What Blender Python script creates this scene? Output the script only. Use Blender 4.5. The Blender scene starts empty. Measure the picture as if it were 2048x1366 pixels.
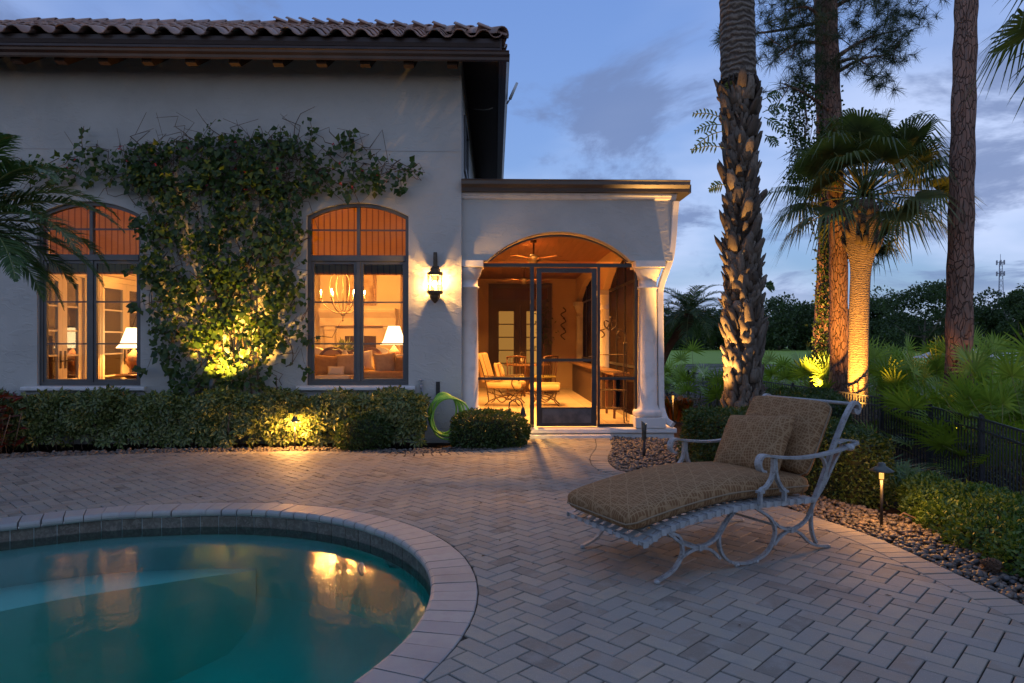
import bpy, bmesh, math, random
import numpy as np
from mathutils import Vector, Matrix
random.seed(7); RNG = np.random.default_rng(7)
R = math.radians
scene = bpy.context.scene
COL = scene.collection

# ---------------------------------------------------------------- camera
CAM_H, YAW, FPX = 1.45, R(1.43), 1365.0
cam_data = bpy.data.cameras.new('camera'); cam = bpy.data.objects.new('camera', cam_data); COL.objects.link(cam)
cam.location = (0, 0, CAM_H); cam.rotation_euler = (R(90), 0, -YAW)
cam_data.sensor_width = 36; cam_data.lens = 36 * FPX / 2048; cam_data.clip_end = 3000; cam_data.clip_start = 0.05
scene.camera = cam

# ---------------------------------------------------------------- world: dusk sky with high cloud
world = bpy.data.worlds.new('World'); scene.world = world; world.use_nodes = True
wt = world.node_tree; wt.nodes.clear()
def wn(t, **k):
    n = wt.nodes.new(t)
    for a, b in k.items(): setattr(n, a, b)
    return n
def wl(a, b): wt.links.new(a, b)
w_out = wn('ShaderNodeOutputWorld'); w_bg = wn('ShaderNodeBackground'); wl(w_bg.outputs[0], w_out.inputs[0])
w_bg.inputs[1].default_value = 0.15
sky = wn('ShaderNodeTexSky', sky_type='NISHITA', sun_disc=False)
sky.sun_elevation = R(4.0); sky.sun_rotation = R(200); sky.altitude = 0; sky.air_density = 1.2; sky.dust_density = 0.6; sky.ozone_density = 4.0
w_tc = wn('ShaderNodeTexCoord'); w_sep = wn('ShaderNodeSeparateXYZ'); wl(w_tc.outputs['Generated'], w_sep.inputs[0])
def wmath(op, a, b=None, clamp=False):
    n = wn('ShaderNodeMath', operation=op, use_clamp=clamp)
    for i, v in enumerate((a, b)):
        if v is None: continue
        if isinstance(v, (int, float)): n.inputs[i].default_value = v
        else: wl(v, n.inputs[i])
    return n.outputs[0]
def wmix(f, a, b, blend='MIX'):
    n = wn('ShaderNodeMix', data_type='RGBA', blend_type=blend)
    for i, v in ((0, f), (6, a), (7, b)):
        if isinstance(v, (int, float)): n.inputs[i].default_value = v
        elif isinstance(v, tuple): n.inputs[i].default_value = (*v, 1)
        else: wl(v, n.inputs[i])
    return n.outputs[2]
# project the view direction on a cloud deck
zc = wmath('ADD', wmath('MAXIMUM', w_sep.outputs[2], 0.0), 0.16)
cx = wmath('DIVIDE', w_sep.outputs[0], zc); cy = wmath('DIVIDE', w_sep.outputs[1], zc)
w_cmb = wn('ShaderNodeCombineXYZ'); wl(cx, w_cmb.inputs[0]); wl(cy, w_cmb.inputs[1])
def wnoise(scale, detail, off, rough=0.55, dist=0.0):
    m = wn('ShaderNodeMapping'); m.inputs[1].default_value = off; wl(w_cmb.outputs[0], m.inputs[0])
    n = wn('ShaderNodeTexNoise'); n.inputs['Scale'].default_value = scale; n.inputs['Detail'].default_value = detail
    n.inputs['Roughness'].default_value = rough; n.inputs['Distortion'].default_value = dist; wl(m.outputs[0], n.inputs['Vector'])
    return n.outputs[0]
def wramp(v, lo, hi):
    n = wn('ShaderNodeMapRange', interpolation_type='SMOOTHSTEP'); n.inputs[1].default_value = lo; n.inputs[2].default_value = hi
    wl(v, n.inputs[0]); return n.outputs[0]
SKYMUL = 1.0
# the clear blue dusk dome: Sky Texture, tinted by the twilight arch
sky_t = wmix(1.0, sky.outputs[0], (0.64, 0.94, 1.12), 'MULTIPLY')
blue = wmix(wramp(w_sep.outputs[2], 0.0, 0.75), (1.75, 2.2, 3.85), (0.85, 1.48, 3.6))
clear = wmix(0.55, sky_t, blue)
thin = wramp(wnoise(0.55, 5, (2.12, 0.93, 0), 0.5, 0.3), 0.38, 0.70)
c1 = wmix(thin, clear, (2.7, 3.15, 4.4))
dark = wramp(wnoise(0.95, 7, (3.42, 1.52, 0), 0.62, 0.45), 0.475, 0.58)
low_fade = wramp(w_sep.outputs[2], 0.015, 0.10)
c2 = wmix(wmath('MULTIPLY', wmath('MULTIPLY', dark, 0.8), low_fade), c1, (0.70, 1.0, 1.9))
wl(c2, w_bg.inputs[0])

# ---------------------------------------------------------------- exposure and render settings
vs = scene.view_settings; vs.view_transform = 'Standard'; vs.look = 'None'; vs.exposure = 0.72; vs.gamma = 1.0; vs.use_curve_mapping = False
cy_ = scene.cycles; cy_.use_denoising = True; cy_.max_bounces = 7; cy_.diffuse_bounces = 3; cy_.glossy_bounces = 3
cy_.transmission_bounces = 4; cy_.transparent_max_bounces = 24; cy_.volume_bounces = 0; cy_.sample_clamp_indirect = 4.0; cy_.caustics_reflective = False; cy_.caustics_refractive = False

# ---------------------------------------------------------------- pixel to world (photograph 2048 x 1366)
def ray(x, y):
    u = (x - 1024) / FPX; v = (683 - y) / FPX
    return Vector((math.sin(YAW) + u * math.cos(YAW), math.cos(YAW) - u * math.sin(YAW), v))
def G(x, y, z=0.0):
    d = ray(x, y); t = (z - CAM_H) / d.z; return Vector((0, 0, CAM_H)) + d * t
def P(x, y, Y):
    d = ray(x, y); return Vector((0, 0, CAM_H)) + d * (Y / d.y)

# ---------------------------------------------------------------- mesh helpers
class MB:
    def __init__(s): s.v = []; s.f = []; s.sm = []
    def add(s, vs, fs, smooth=False):
        o = len(s.v); s.v += [tuple(p) for p in vs]; s.f += [tuple(i + o for i in f) for f in fs]; s.sm += [smooth] * len(fs); return s
    def box(s, x0, x1, y0, y1, z0, z1, ch=0.0):
        if ch <= 0:
            v = [(x, y, z) for z in (z0, z1) for y in (y0, y1) for x in (x0, x1)]
            return s.add(v, [(0, 2, 3, 1), (4, 5, 7, 6), (0, 1, 5, 4), (2, 6, 7, 3), (0, 4, 6, 2), (1, 3, 7, 5)])
        b = bmesh.new(); bmesh.ops.create_cube(b, size=1)
        for q in b.verts: q.co = Vector(((x0 + x1) / 2 + q.co.x * (x1 - x0), (y0 + y1) / 2 + q.co.y * (y1 - y0), (z0 + z1) / 2 + q.co.z * (z1 - z0)))
        bmesh.ops.bevel(b, geom=b.edges[:], offset=min(ch, 0.45 * min(x1 - x0, y1 - y0, z1 - z0)), segments=2, affect='EDGES', profile=0.5)
        s.bm(b); return s
    def bm(s, b, smooth=False):
        b.verts.index_update(); s.add([q.co[:] for q in b.verts], [[q.index for q in f.verts] for f in b.faces], smooth); b.free(); return s
    def prism(s, poly, axis, a, b, ch=0.0):
        n = len(poly)
        def pt(p, t): return {'x': (t, p[0], p[1]), 'y': (p[0], t, p[1]), 'z': (p[0], p[1], t)}[axis]
        v = [pt(p, a) for p in poly] + [pt(p, b) for p in poly]
        return s.add(v, [tuple(range(n))[::-1], tuple(range(n, 2 * n))] + [(i, (i + 1) % n, n + (i + 1) % n, n + i) for i in range(n)])
    def strip_prism(s, outer, inner, axis, a, b, closed=False):
        """band between two polylines (same count), extruded along axis"""
        n = len(outer)
        def pt(p, t): return {'x': (t, p[0], p[1]), 'y': (p[0], t, p[1]), 'z': (p[0], p[1], t)}[axis]
        v = [pt(p, a) for p in outer] + [pt(p, a) for p in inner] + [pt(p, b) for p in outer] + [pt(p, b) for p in inner]
        f = []; m = n if closed else n - 1
        for i in range(m):
            j = (i + 1) % n
            f += [(i, j, n + j, n + i), (2 * n + i, 3 * n + i, 3 * n + j, 2 * n + j), (i, 2 * n + i, 2 * n + j, j), (n + i, n + j, 3 * n + j, 3 * n + i)]
        if not closed: f += [(0, n, 3 * n, 2 * n), (n - 1, 3 * n - 1, 4 * n - 1, 2 * n - 1)]
        return s.add(v, f)
    def sweep(s, pts, sect, up=None, closed=False, scale=None, smooth=True, caps=True):
        pts = [Vector(p) for p in pts]; n = len(pts); k = len(sect); fr = None; v = []
        for i, p in enumerate(pts):
            a = pts[i - 1] if (i > 0 or closed) else p; b = pts[(i + 1) % n] if (i < n - 1 or closed) else p
            t = (b - a).normalized() if (b - a).length > 1e-9 else Vector((0, 0, 1))
            if up is not None: x = Vector(up) - t * t.dot(Vector(up))
            elif fr is None: q = Vector((0, 0, 1)) if abs(t.z) < 0.9 else Vector((1, 0, 0)); x = q - t * t.dot(q)
            else: x = fr - t * t.dot(fr)
            if x.length < 1e-6: x = t.orthogonal()
            x.normalize(); fr = x; y = t.cross(x); r = scale[i] if scale is not None else 1.0
            v += [p + x * (c[0] * r) + y * (c[1] * r) for c in sect]
        f = []
        for i in range(n if closed else n - 1):
            j = (i + 1) % n
            f += [(i * k + a, i * k + (a + 1) % k, j * k + (a + 1) % k, j * k + a) for a in range(k)]
        if caps and not closed: f += [tuple(range(k))[::-1], tuple(range((n - 1) * k, n * k))]
        return s.add(v, f, smooth)
    def tube(s, pts, r, n=8, closed=False, smooth=True):
        sc = list(r) if hasattr(r, '__len__') else [r] * len(pts)
        return s.sweep(pts, [(math.cos(2 * math.pi * i / n), math.sin(2 * math.pi * i / n)) for i in range(n)], closed=closed, scale=sc, smooth=smooth)
    def bar(s, pts, w, t, up, closed=False):
        """flat bar: t across `up`, w across the other side"""
        return s.sweep(pts, [(-t / 2, -w / 2), (t / 2, -w / 2), (t / 2, w / 2), (-t / 2, w / 2)], up=up, closed=closed, smooth=False)
    def lathe(s, prof, n=16, c=(0, 0, 0), smooth=True, axis='z'):
        v = []; m = len(prof)
        for r, z in prof:
            for i in range(n):
                a = 2 * math.pi * i / n; q = (r * math.cos(a), r * math.sin(a), z)
                if axis == 'y': q = (q[0], q[2], q[1])
                v.append((c[0] + q[0], c[1] + q[1], c[2] + q[2]))
        f = [(j * n + i, j * n + (i + 1) % n, (j + 1) * n + (i + 1) % n, (j + 1) * n + i) for j in range(m - 1) for i in range(n)]
        f += [tuple(range(n))[::-1], tuple(range((m - 1) * n, m * n))]
        return s.add(v, f, smooth)
    def ball(s, c, r, seg=10, sc=(1, 1, 1)):
        b = bmesh.new(); bmesh.ops.create_uvsphere(b, u_segments=seg, v_segments=max(5, seg // 2 + 1), radius=r)
        for q in b.verts: q.co = Vector((c[0] + q.co.x * sc[0], c[1] + q.co.y * sc[1], c[2] + q.co.z * sc[2]))
        return s.bm(b, True)
    def xf(s, m, start=0):
        for i in range(start, len(s.v)): s.v[i] = tuple(m @ Vector(s.v[i]))
        return s
def mesh_of(name, mb, m=None):
    me = bpy.data.meshes.new(name); me.from_pydata(mb.v, [], mb.f)
    me.polygons.foreach_set('use_smooth', mb.sm)
    me.validate(); me.update()
    if m: me.materials.append(m)
    b = bmesh.new(); b.from_mesh(me); bmesh.ops.recalc_face_normals(b, faces=b.faces[:]); b.to_mesh(me); b.free()
    return me
def fast_mesh(name, verts, faces, m=None, smooth=False):
    """verts (N,3) array, faces (M,k) array, all faces with k corners"""
    verts = np.ascontiguousarray(verts, dtype=np.float32); faces = np.ascontiguousarray(faces, dtype=np.int32)
    me = bpy.data.meshes.new(name); k = faces.shape[1]; M_ = faces.shape[0]
    me.vertices.add(len(verts)); me.vertices.foreach_set('co', verts.ravel())
    me.loops.add(M_ * k); me.loops.foreach_set('vertex_index', faces.ravel())
    me.polygons.add(M_); me.polygons.foreach_set('loop_start', np.arange(M_, dtype=np.int32) * k)
    if smooth: me.polygons.foreach_set('use_smooth', np.ones(M_, dtype=bool))
    me.update(calc_edges=True)
    if m: me.materials.append(m)
    return me
BASE = {}
def link(o, parent=None):
    COL.objects.link(o)
    if parent is not None:
        o.parent = parent
        if parent.name in BASE: o.matrix_parent_inverse = Matrix.Translation(-BASE[parent.name])
    return o
def tag(o, label=None, cat=None, group=None, kind=None):
    if label: o['label'] = label
    if cat: o['category'] = cat
    if group: o['group'] = group
    if kind: o['kind'] = kind
    return o
def thing(name, label, cat, base=(0, 0, 0), group=None, local=False, rotz=0.0):
    """Empty at the thing's base. local=False: parts are built in world coordinates."""
    o = bpy.data.objects.new(name, None); COL.objects.link(o); o.location = base; o.empty_display_size = 0.1
    if local: o.rotation_euler = (0, 0, rotz)
    else: BASE[o.name] = Vector(base)
    return tag(o, label, cat, group)
def obj(name, mb, m, parent=None, **k):
    me = mb if isinstance(mb, bpy.types.Mesh) else mesh_of(name, mb, m)
    o = bpy.data.objects.new(name, me); link(o, parent)
    return tag(o, **k) if k else o
def piece(name, me, parent, loc=(0, 0, 0), rot=(0, 0, 0), scale=(1, 1, 1)):
    o = bpy.data.objects.new(name, me); link(o, parent); o.location = loc; o.rotation_euler = rot; o.scale = scale
    return o
def copy_tree(o, parent=None):
    c = o.copy(); COL.objects.link(c); c.parent = parent
    for ch in list(o.children): copy_tree(ch, c)
    return c
def subdiv(o, lv=1, smooth=True):
    m = o.modifiers.new('subdivision', 'SUBSURF'); m.levels = lv; m.render_levels = lv
    if smooth:
        for p in o.data.polygons: p.use_smooth = True
    return o
def bevel(o, w=0.005, seg=2):
    m = o.modifiers.new('edge', 'BEVEL'); m.width = w; m.segments = seg; m.limit_method = 'ANGLE'; return o
def catmull(pts, n=8, closed=False):
    pts = [Vector(p) for p in pts]; N = len(pts); out = []
    for i in range(N if closed else N - 1):
        p0 = pts[(i - 1) % N] if (closed or i > 0) else pts[0]; p1 = pts[i]; p2 = pts[(i + 1) % N]
        p3 = pts[(i + 2) % N] if (closed or i + 2 < N) else pts[-1]
        for k in range(n):
            t = k / n
            out.append(0.5 * ((2 * p1) + (p2 - p0) * t + (2 * p0 - 5 * p1 + 4 * p2 - p3) * t * t + (3 * p1 - p0 - 3 * p2 + p3) * t ** 3))
    if not closed: out.append(pts[-1])
    return out
def arc(c, r, a0, a1, n=12, rz=None):
    rz = rz or r
    return [(c[0] + r * math.cos(R(a0 + (a1 - a0) * i / n)), c[1] + rz * math.sin(R(a0 + (a1 - a0) * i / n))) for i in range(n + 1)]
def resample(pts, step):
    pts = [Vector(p) for p in pts]; out = [pts[0].copy()]; need = step
    for a, b in zip(pts, pts[1:]):
        L = (b - a).length; pos = 0.0
        while L - pos >= need:
            pos += need; out.append(a.lerp(b, pos / L)); need = step
        need -= (L - pos)
    return out

# ---------------------------------------------------------------- material helpers
class NT:
    def __init__(s, name):
        s.m = bpy.data.materials.new(name); s.m.use_nodes = True; s.t = s.m.node_tree; s.t.nodes.clear()
        s.out = s.t.nodes.new('ShaderNodeOutputMaterial')
    def n(s, t, props=None, **inp):
        n = s.t.nodes.new('ShaderNode' + t)
        for a, b in (props or {}).items(): setattr(n, a, b)
        for k, v in inp.items():
            k = k.replace('_', ' ') if not k.startswith('i') or not k[1:].isdigit() else int(k[1:])
            s.set(n.inputs[k], v)
        return n
    def set(s, sock, v):
        if isinstance(v, bpy.types.NodeSocket): s.t.links.new(v, sock)
        elif isinstance(v, tuple) and sock.type == 'RGBA' and len(v) == 3: sock.default_value = (*v, 1)
        else: sock.default_value = v
    def mix(s, f, a, b, blend='MIX'):
        n = s.n('Mix', dict(data_type='RGBA', blend_type=blend)); s.set(n.inputs[0], f); s.set(n.inputs[6], a); s.set(n.inputs[7], b); return n.outputs[2]
    def math(s, op, a, b=0.0, clamp=False):
        n = s.n('Math', dict(operation=op, use_clamp=clamp)); s.set(n.inputs[0], a); s.set(n.inputs[1], b); return n.outputs[0]
    def ramp(s, v, lo, hi):
        n = s.n('MapRange', dict(interpolation_type='SMOOTHSTEP')); s.set(n.inputs[0], v); n.inputs[1].default_value = lo; n.inputs[2].default_value = hi; return n.outputs[0]
    def coord(s, which='Object', scale=(1, 1, 1), rot=(0, 0, 0)):
        c = s.n('TexCoord').outputs[which]
        if which == 'Position': pass
        m = s.n('Mapping'); s.set(m.inputs[0], c); m.inputs[3].default_value = scale; m.inputs[2].default_value = rot; return m.outputs[0]
    def pos(s, scale=(1, 1, 1)):
        m = s.n('Mapping'); s.set(m.inputs[0], s.n('NewGeometry').outputs['Position']); m.inputs[3].default_value = scale; return m.outputs[0]
    def noise(s, vec, scale, detail=4, rough=0.55, dist=0.0):
        n = s.n('TexNoise', None, Vector=vec, Scale=float(scale), Detail=float(detail), Roughness=rough, Distortion=dist); return n.outputs[0]
    def rnd(s):
        a = s.n('NewGeometry').outputs['Random Per Island']; b = s.n('ObjectInfo').outputs['Random']
        return s.math('FRACT', s.math('ADD', a, b))
    def cramp(s, v, stops):
        n = s.n('ValToRGB'); s.set(n.inputs[0], v); e = n.color_ramp.elements
        while len(e) < len(stops): e.new(0.5)
        for i, (p, c) in enumerate(stops): e[i].position = p; e[i].color = (*c, 1)
        return n.outputs[0]
    def bump(s, h, strength=0.3, dist=0.01, normal=None):
        n = s.n('Bump'); s.set(n.inputs['Height'], h); n.inputs['Strength'].default_value = strength; n.inputs['Distance'].default_value = dist
        if normal is not None: s.set(n.inputs['Normal'], normal)
        return n.outputs[0]
    def pbr(s, col, rough=0.6, metal=0.0, spec=0.5, normal=None, **k):
        n = s.n('BsdfPrincipled'); s.set(n.inputs['Base Color'], col); s.set(n.inputs['Roughness'], rough); s.set(n.inputs['Metallic'], metal)
        s.set(n.inputs['Specular IOR Level'], spec)
        if normal is not None: s.set(n.inputs['Normal'], normal)
        for a, b in k.items(): s.set(n.inputs[a.replace('_', ' ')], b)
        return n.outputs[0]
    def done(s, sh, vol=None):
        s.t.links.new(sh, s.out.inputs[0])
        if vol is not None: s.t.links.new(vol, s.out.inputs[1])
        return s.m
def simple(name, col, rough=0.6, metal=0.0, col2=None, nscale=8.0, bump=0.0, bscale=60.0, spec=0.5, bdist=0.004):
    t = NT(name); v = t.coord('Object'); c = col
    if col2: c = t.mix(t.ramp(t.noise(v, nscale, 5), 0.35, 0.68), col, col2)
    nm = t.bump(t.noise(v, bscale, 4), bump, bdist) if bump else None
    return t.done(t.pbr(c, rough, metal, spec, nm))
def leafmat(name, stops, rough=0.5, trans=0.35, tcol=(1.25, 1.35, 0.5), patch=None):
    t = NT(name); c = t.cramp(t.rnd(), stops)
    if patch: # cream variegation inside the leaf
        c = t.mix(t.math('MULTIPLY', t.ramp(t.noise(t.pos(), 42, 2), 0.44, 0.56), patch[1]), c, patch[0])
    a = t.pbr(c, rough, 0, 0.35)
    tr = t.n('BsdfTranslucent'); t.set(tr.inputs[0], t.mix(1.0, c, tcol, 'MULTIPLY'))
    mx = t.n('MixShader'); mx.inputs[0].default_value = trans; t.t.links.new(a, mx.inputs[1]); t.t.links.new(tr.outputs[0], mx.inputs[2])
    return t.done(mx.outputs[0])
def emit(name, col, s):
    t = NT(name); e = t.n('Emission'); t.set(e.inputs[0], col); e.inputs[1].default_value = s; return t.done(e.outputs[0])

# foliage helpers ------------------------------------------------
def norm(a): return a / np.maximum(np.linalg.norm(a, axis=-1, keepdims=True), 1e-9)
def leaf_mesh(name, pos, d, nrm, L, W, m, fold=0.25, wide=0.42):
    """N small folded leaves, two faces each"""
    d = norm(d); side = norm(np.cross(d, nrm)); up = norm(np.cross(side, d)); L = np.asarray(L)[:, None]; W = np.asarray(W)[:, None]
    mid = pos + d * L * wide
    v = np.stack([pos, mid + side * W * 0.5 + up * W * fold, pos + d * L - up * L * 0.12, mid - side * W * 0.5 + up * W * fold], 1).reshape(-1, 3)
    i = np.arange(len(pos))[:, None] * 4
    f = np.concatenate([i + np.array([[0, 1, 2]]), i + np.array([[0, 2, 3]])], 1).reshape(-1, 3)
    return fast_mesh(name, v, f, m)
def strip_mesh(name, Pts, side, W, m, smooth=False):
    """N ribbons: Pts (N,K,3), side (N,3) or (N,K,3), W (N,K) half widths"""
    N, K, _ = Pts.shape
    if side.ndim == 2: side = np.repeat(side[:, None, :], K, 1)
    v = np.stack([Pts - side * W[..., None], Pts + side * W[..., None]], 2).reshape(-1, 3)
    b = (np.arange(N)[:, None] * K + np.arange(K - 1)[None, :]).reshape(-1, 1) * 2
    f = b + np.array([[0, 1, 3, 2]])
    return fast_mesh(name, v, f, m, smooth)
def rand_dir(n): return norm(RNG.normal(size=(n, 3)))
ICO = None
def stones_mesh(name, pos, size, m, flat=0.55):
    """pebbles: a squashed icosphere for each position"""
    global ICO
    if ICO is None:
        b = bmesh.new(); bmesh.ops.create_icosphere(b, subdivisions=1, radius=1); b.verts.index_update()
        ICO = (np.array([q.co[:] for q in b.verts]), np.array([[q.index for q in f.verts] for f in b.faces])); b.free()
    V, Fc = ICO; n = len(pos); a = RNG.uniform(0, 2 * np.pi, n); ti = RNG.normal(0, 0.25, n)
    sc = np.stack([size * RNG.uniform(0.8, 1.3, n), size * RNG.uniform(0.55, 0.95, n), size * flat * RNG.uniform(0.7, 1.2, n)], 1)
    v = V[None] * sc[:, None, :] * RNG.uniform(0.88, 1.12, (n, len(V), 1))
    x, y, z = v[..., 0], v[..., 1], v[..., 2]
    c, s_ = np.cos(ti)[:, None], np.sin(ti)[:, None]; x, z = x * c - z * s_, x * s_ + z * c
    c, s_ = np.cos(a)[:, None], np.sin(a)[:, None]; x, y = x * c - y * s_, x * s_ + y * c
    v = np.stack([x, y, z], -1) + pos[:, None, :]
    f = Fc[None] + (np.arange(n) * len(V))[:, None, None]
    return fast_mesh(name, v.reshape(-1, 3), f.reshape(-1, 3), m, True)
def in_poly(x, y, poly):
    x = np.asarray(x); y = np.asarray(y); c = np.zeros(x.shape, bool); n = len(poly)
    for i in range(n):
        x1, y1 = poly[i][0], poly[i][1]; x2, y2 = poly[(i + 1) % n][0], poly[(i + 1) % n][1]
        if y1 == y2: continue
        c ^= ((y1 > y) != (y2 > y)) & (x < (x2 - x1) * (y - y1) / (y2 - y1) + x1)
    return c
def point_light(name, loc, col, watts, parent, size=0.03):
    l = bpy.data.lights.new(name, 'POINT'); l.energy = watts; l.color = col; l.shadow_soft_size = size
    o = bpy.data.objects.new(name, l); link(o, parent); o.location = loc; return o
def spot_light(name, loc, target, col, watts, parent, angle=70, blend=0.6, size=0.03):
    l = bpy.data.lights.new(name, 'SPOT'); l.energy = watts; l.color = col; l.shadow_soft_size = size; l.spot_size = R(angle); l.spot_blend = blend
    o = bpy.data.objects.new(name, l); link(o, parent); o.location = loc
    o.rotation_euler = (Vector(target) - Vector(loc)).to_track_quat('-Z', 'Y').to_euler(); return o
WARM = (1.0, 0.43, 0.09); GOLD = (1.0, 0.62, 0.17)
# ================================================================ materials of the ground
t = NT('paver_concrete'); r = t.rnd(); v = t.pos()
c = t.cramp(r, [(0.0, (0.155, 0.140, 0.116)), (0.2, (0.255, 0.218, 0.170)), (0.4, (0.29, 0.262, 0.21)), (0.6, (0.22, 0.215, 0.195)), (0.8, (0.31, 0.276, 0.216)), (1.0, (0.225, 0.187, 0.148))])
c = t.mix(t.ramp(t.noise(v, 9, 4), 0.4, 0.72), c, (0.25, 0.238, 0.208))
c = t.mix(t.math('MULTIPLY', t.ramp(t.noise(v, 0.8, 4), 0.45, 0.75), 0.35), c, (0.15, 0.125, 0.11))
vo = t.n('TexVoronoi', None, Vector=v, Scale=110.0); c = t.mix(t.math('MULTIPLY', t.math('LESS_THAN', vo.outputs['Distance'], 0.13), 0.55), c, (0.62, 0.57, 0.5))
vd = t.n('TexVoronoi', None, Vector=v, Scale=170.0); c = t.mix(t.math('MULTIPLY', t.math('LESS_THAN', vd.outputs['Distance'], 0.16), 0.4), c, (0.05, 0.045, 0.04))
h = t.math('ADD', t.noise(v, 220, 3), t.math('MULTIPLY', t.noise(v, 28, 3), 1.5))
m_paver = t.done(t.pbr(c, t.math('ADD', 0.58, t.math('MULTIPLY', t.noise(v, 5, 3), 0.25)), 0, 0.4, t.bump(h, 0.45, 0.004)))
t = NT('joint_sand'); v = t.pos(); m_joint = t.done(t.pbr(t.mix(t.noise(v, 12, 4), (0.022, 0.019, 0.016), (0.06, 0.05, 0.038)), 0.95, 0, 0.1, t.bump(t.noise(v, 300, 2), 0.6, 0.004)))
t = NT('mulch'); v = t.pos(); c = t.mix(t.ramp(t.noise(v, 26, 6, 0.7), 0.4, 0.62), (0.018, 0.013, 0.010), (0.075, 0.045, 0.028))
far = t.n('SeparateXYZ', None, Vector=v).outputs[1]
c = t.mix(t.ramp(far, 26, 34), c, t.mix(t.ramp(t.noise(v, 0.5, 6, 0.7), 0.4, 0.62), (0.05, 0.062, 0.03), (0.30, 0.27, 0.22)))
m_soil = t.done(t.pbr(c, 0.95, 0, 0.1, t.bump(t.noise(v, 45, 6, 0.75), 1.0, 0.03)))
t = NT('mown_grass'); v = t.pos(); c = t.mix(t.noise(v, 0.12, 4), (0.19, 0.29, 0.035), (0.26, 0.38, 0.05)); c = t.mix(t.ramp(t.noise(v, 2.5, 5), 0.4, 0.7), c, (0.20, 0.29, 0.045))
m_green = t.done(t.pbr(c, 0.8, 0, 0.2, t.bump(t.noise(v, 30, 3), 0.5, 0.02)))
m_sand = simple('bunker_sand', (0.52, 0.48, 0.42), 0.95, col2=(0.42, 0.38, 0.33), nscale=0.4)
t = NT('river_pebble'); c = t.cramp(t.rnd(), [(0, (0.06, 0.055, 0.05)), (0.3, (0.145, 0.12, 0.095)), (0.55, (0.09, 0.088, 0.088)), (0.8, (0.21, 0.165, 0.12)), (1, (0.12, 0.085, 0.06))])
v = t.pos(); c = t.mix(t.math('MULTIPLY', t.ramp(t.noise(v, 60, 4), 0.45, 0.7), 0.5), c, (0.10, 0.085, 0.07))
m_pebble = t.done(t.pbr(c, 0.55, 0, 0.45, t.bump(t.noise(v, 150, 3), 0.3, 0.003)))
t = NT('coping_stone'); r = t.rnd(); v = t.pos()
c = t.cramp(r, [(0, (0.285, 0.278, 0.252)), (0.25, (0.33, 0.325, 0.298)), (0.5, (0.275, 0.277, 0.266)), (0.75, (0.345, 0.328, 0.29)), (1, (0.30, 0.29, 0.27))])
c = t.mix(t.math('MULTIPLY', t.ramp(t.noise(v, 14, 5), 0.4, 0.7), 0.5), c, (0.26, 0.245, 0.25)); c = t.mix(t.math('MULTIPLY', t.ramp(t.noise(v, 2.2, 5), 0.5, 0.75), 0.4), c, (0.18, 0.16, 0.155))
m_coping = t.done(t.pbr(c, 0.55, 0, 0.4, t.bump(t.math('ADD', t.noise(v, 160, 3), t.noise(v, 30, 3)), 0.3, 0.003)))
t = NT('pool_tile'); r = t.rnd(); v = t.pos()
c = t.cramp(r, [(0, (0.07, 0.055, 0.045)), (0.5, (0.12, 0.095, 0.075)), (1, (0.09, 0.082, 0.072))]); c = t.mix(t.ramp(t.noise(v, 22, 6, 0.7, 1.5), 0.42, 0.66), c, (0.21, 0.175, 0.145))
m_tile = t.done(t.pbr(c, 0.3, 0, 0.5, t.bump(t.noise(v, 40, 4), 0.3, 0.004)))
m_plaster = simple('pool_plaster', (0.74, 0.80, 0.80), 0.8, col2=(0.64, 0.72, 0.72), nscale=1.5)
# water: fresnel mirror over clear water that absorbs red
t = NT('pool_water'); v = t.pos((1, 0.55, 1))
h = t.math('ADD', t.noise(v, 5.5, 2, 0.5, 0.6), t.math('MULTIPLY', t.noise(v, 34, 3), 0.22)); nm = t.bump(h, 0.16, 0.02)
gl = t.n('BsdfGlossy', None, Roughness=0.09); t.set(gl.inputs['Normal'], nm); tr = t.n('BsdfTransparent')
fr = t.n('Fresnel', None, IOR=1.33); t.set(fr.inputs['Normal'], nm); mx = t.n('MixShader'); t.set(mx.inputs[0], fr.outputs[0])
t.t.links.new(tr.outputs[0], mx.inputs[1]); t.t.links.new(gl.outputs[0], mx.inputs[2])
ab = t.n('VolumeAbsorption'); t.set(ab.inputs[0], (0.04, 0.90, 0.805)); ab.inputs[1].default_value = 0.98
m_water = t.done(mx.outputs[0], ab.outputs[0])

# ================================================================ pool outline (world x, y), counter-clockwise
PC, PR = Vector((-2.42, 3.9)), 2.32
def pool_outline(off=0.0):
    """outer coping edge moved inward by off"""
    pts = [(PC.x + (PR - off) * math.cos(R(a)), PC.y + (PR - off) * math.sin(R(a))) for a in range(-62, 100, 4)]
    o = off
    tail = [(-3.35, 6.09 - o), (-4.08, 5.72 - o), (-5.0, 5.25 - o), (-6.0, 4.9 - o), (-7.2 + o * .6, 4.3 - o * .8), (-7.9 + o, 2.9), (-7.4 + o * .8, 1.3 + o * .6), (-5.8, 0.6 + o), (-4.0, 0.75 + o), (-2.6, 1.2 + o * .95)]
    return [Vector((p.x, p.y)) for p in catmull([Vector((*p, 0)) for p in pts[::2] + tail], 4, True)]
OUT = pool_outline(0); INN = pool_outline(0.275)

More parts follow.
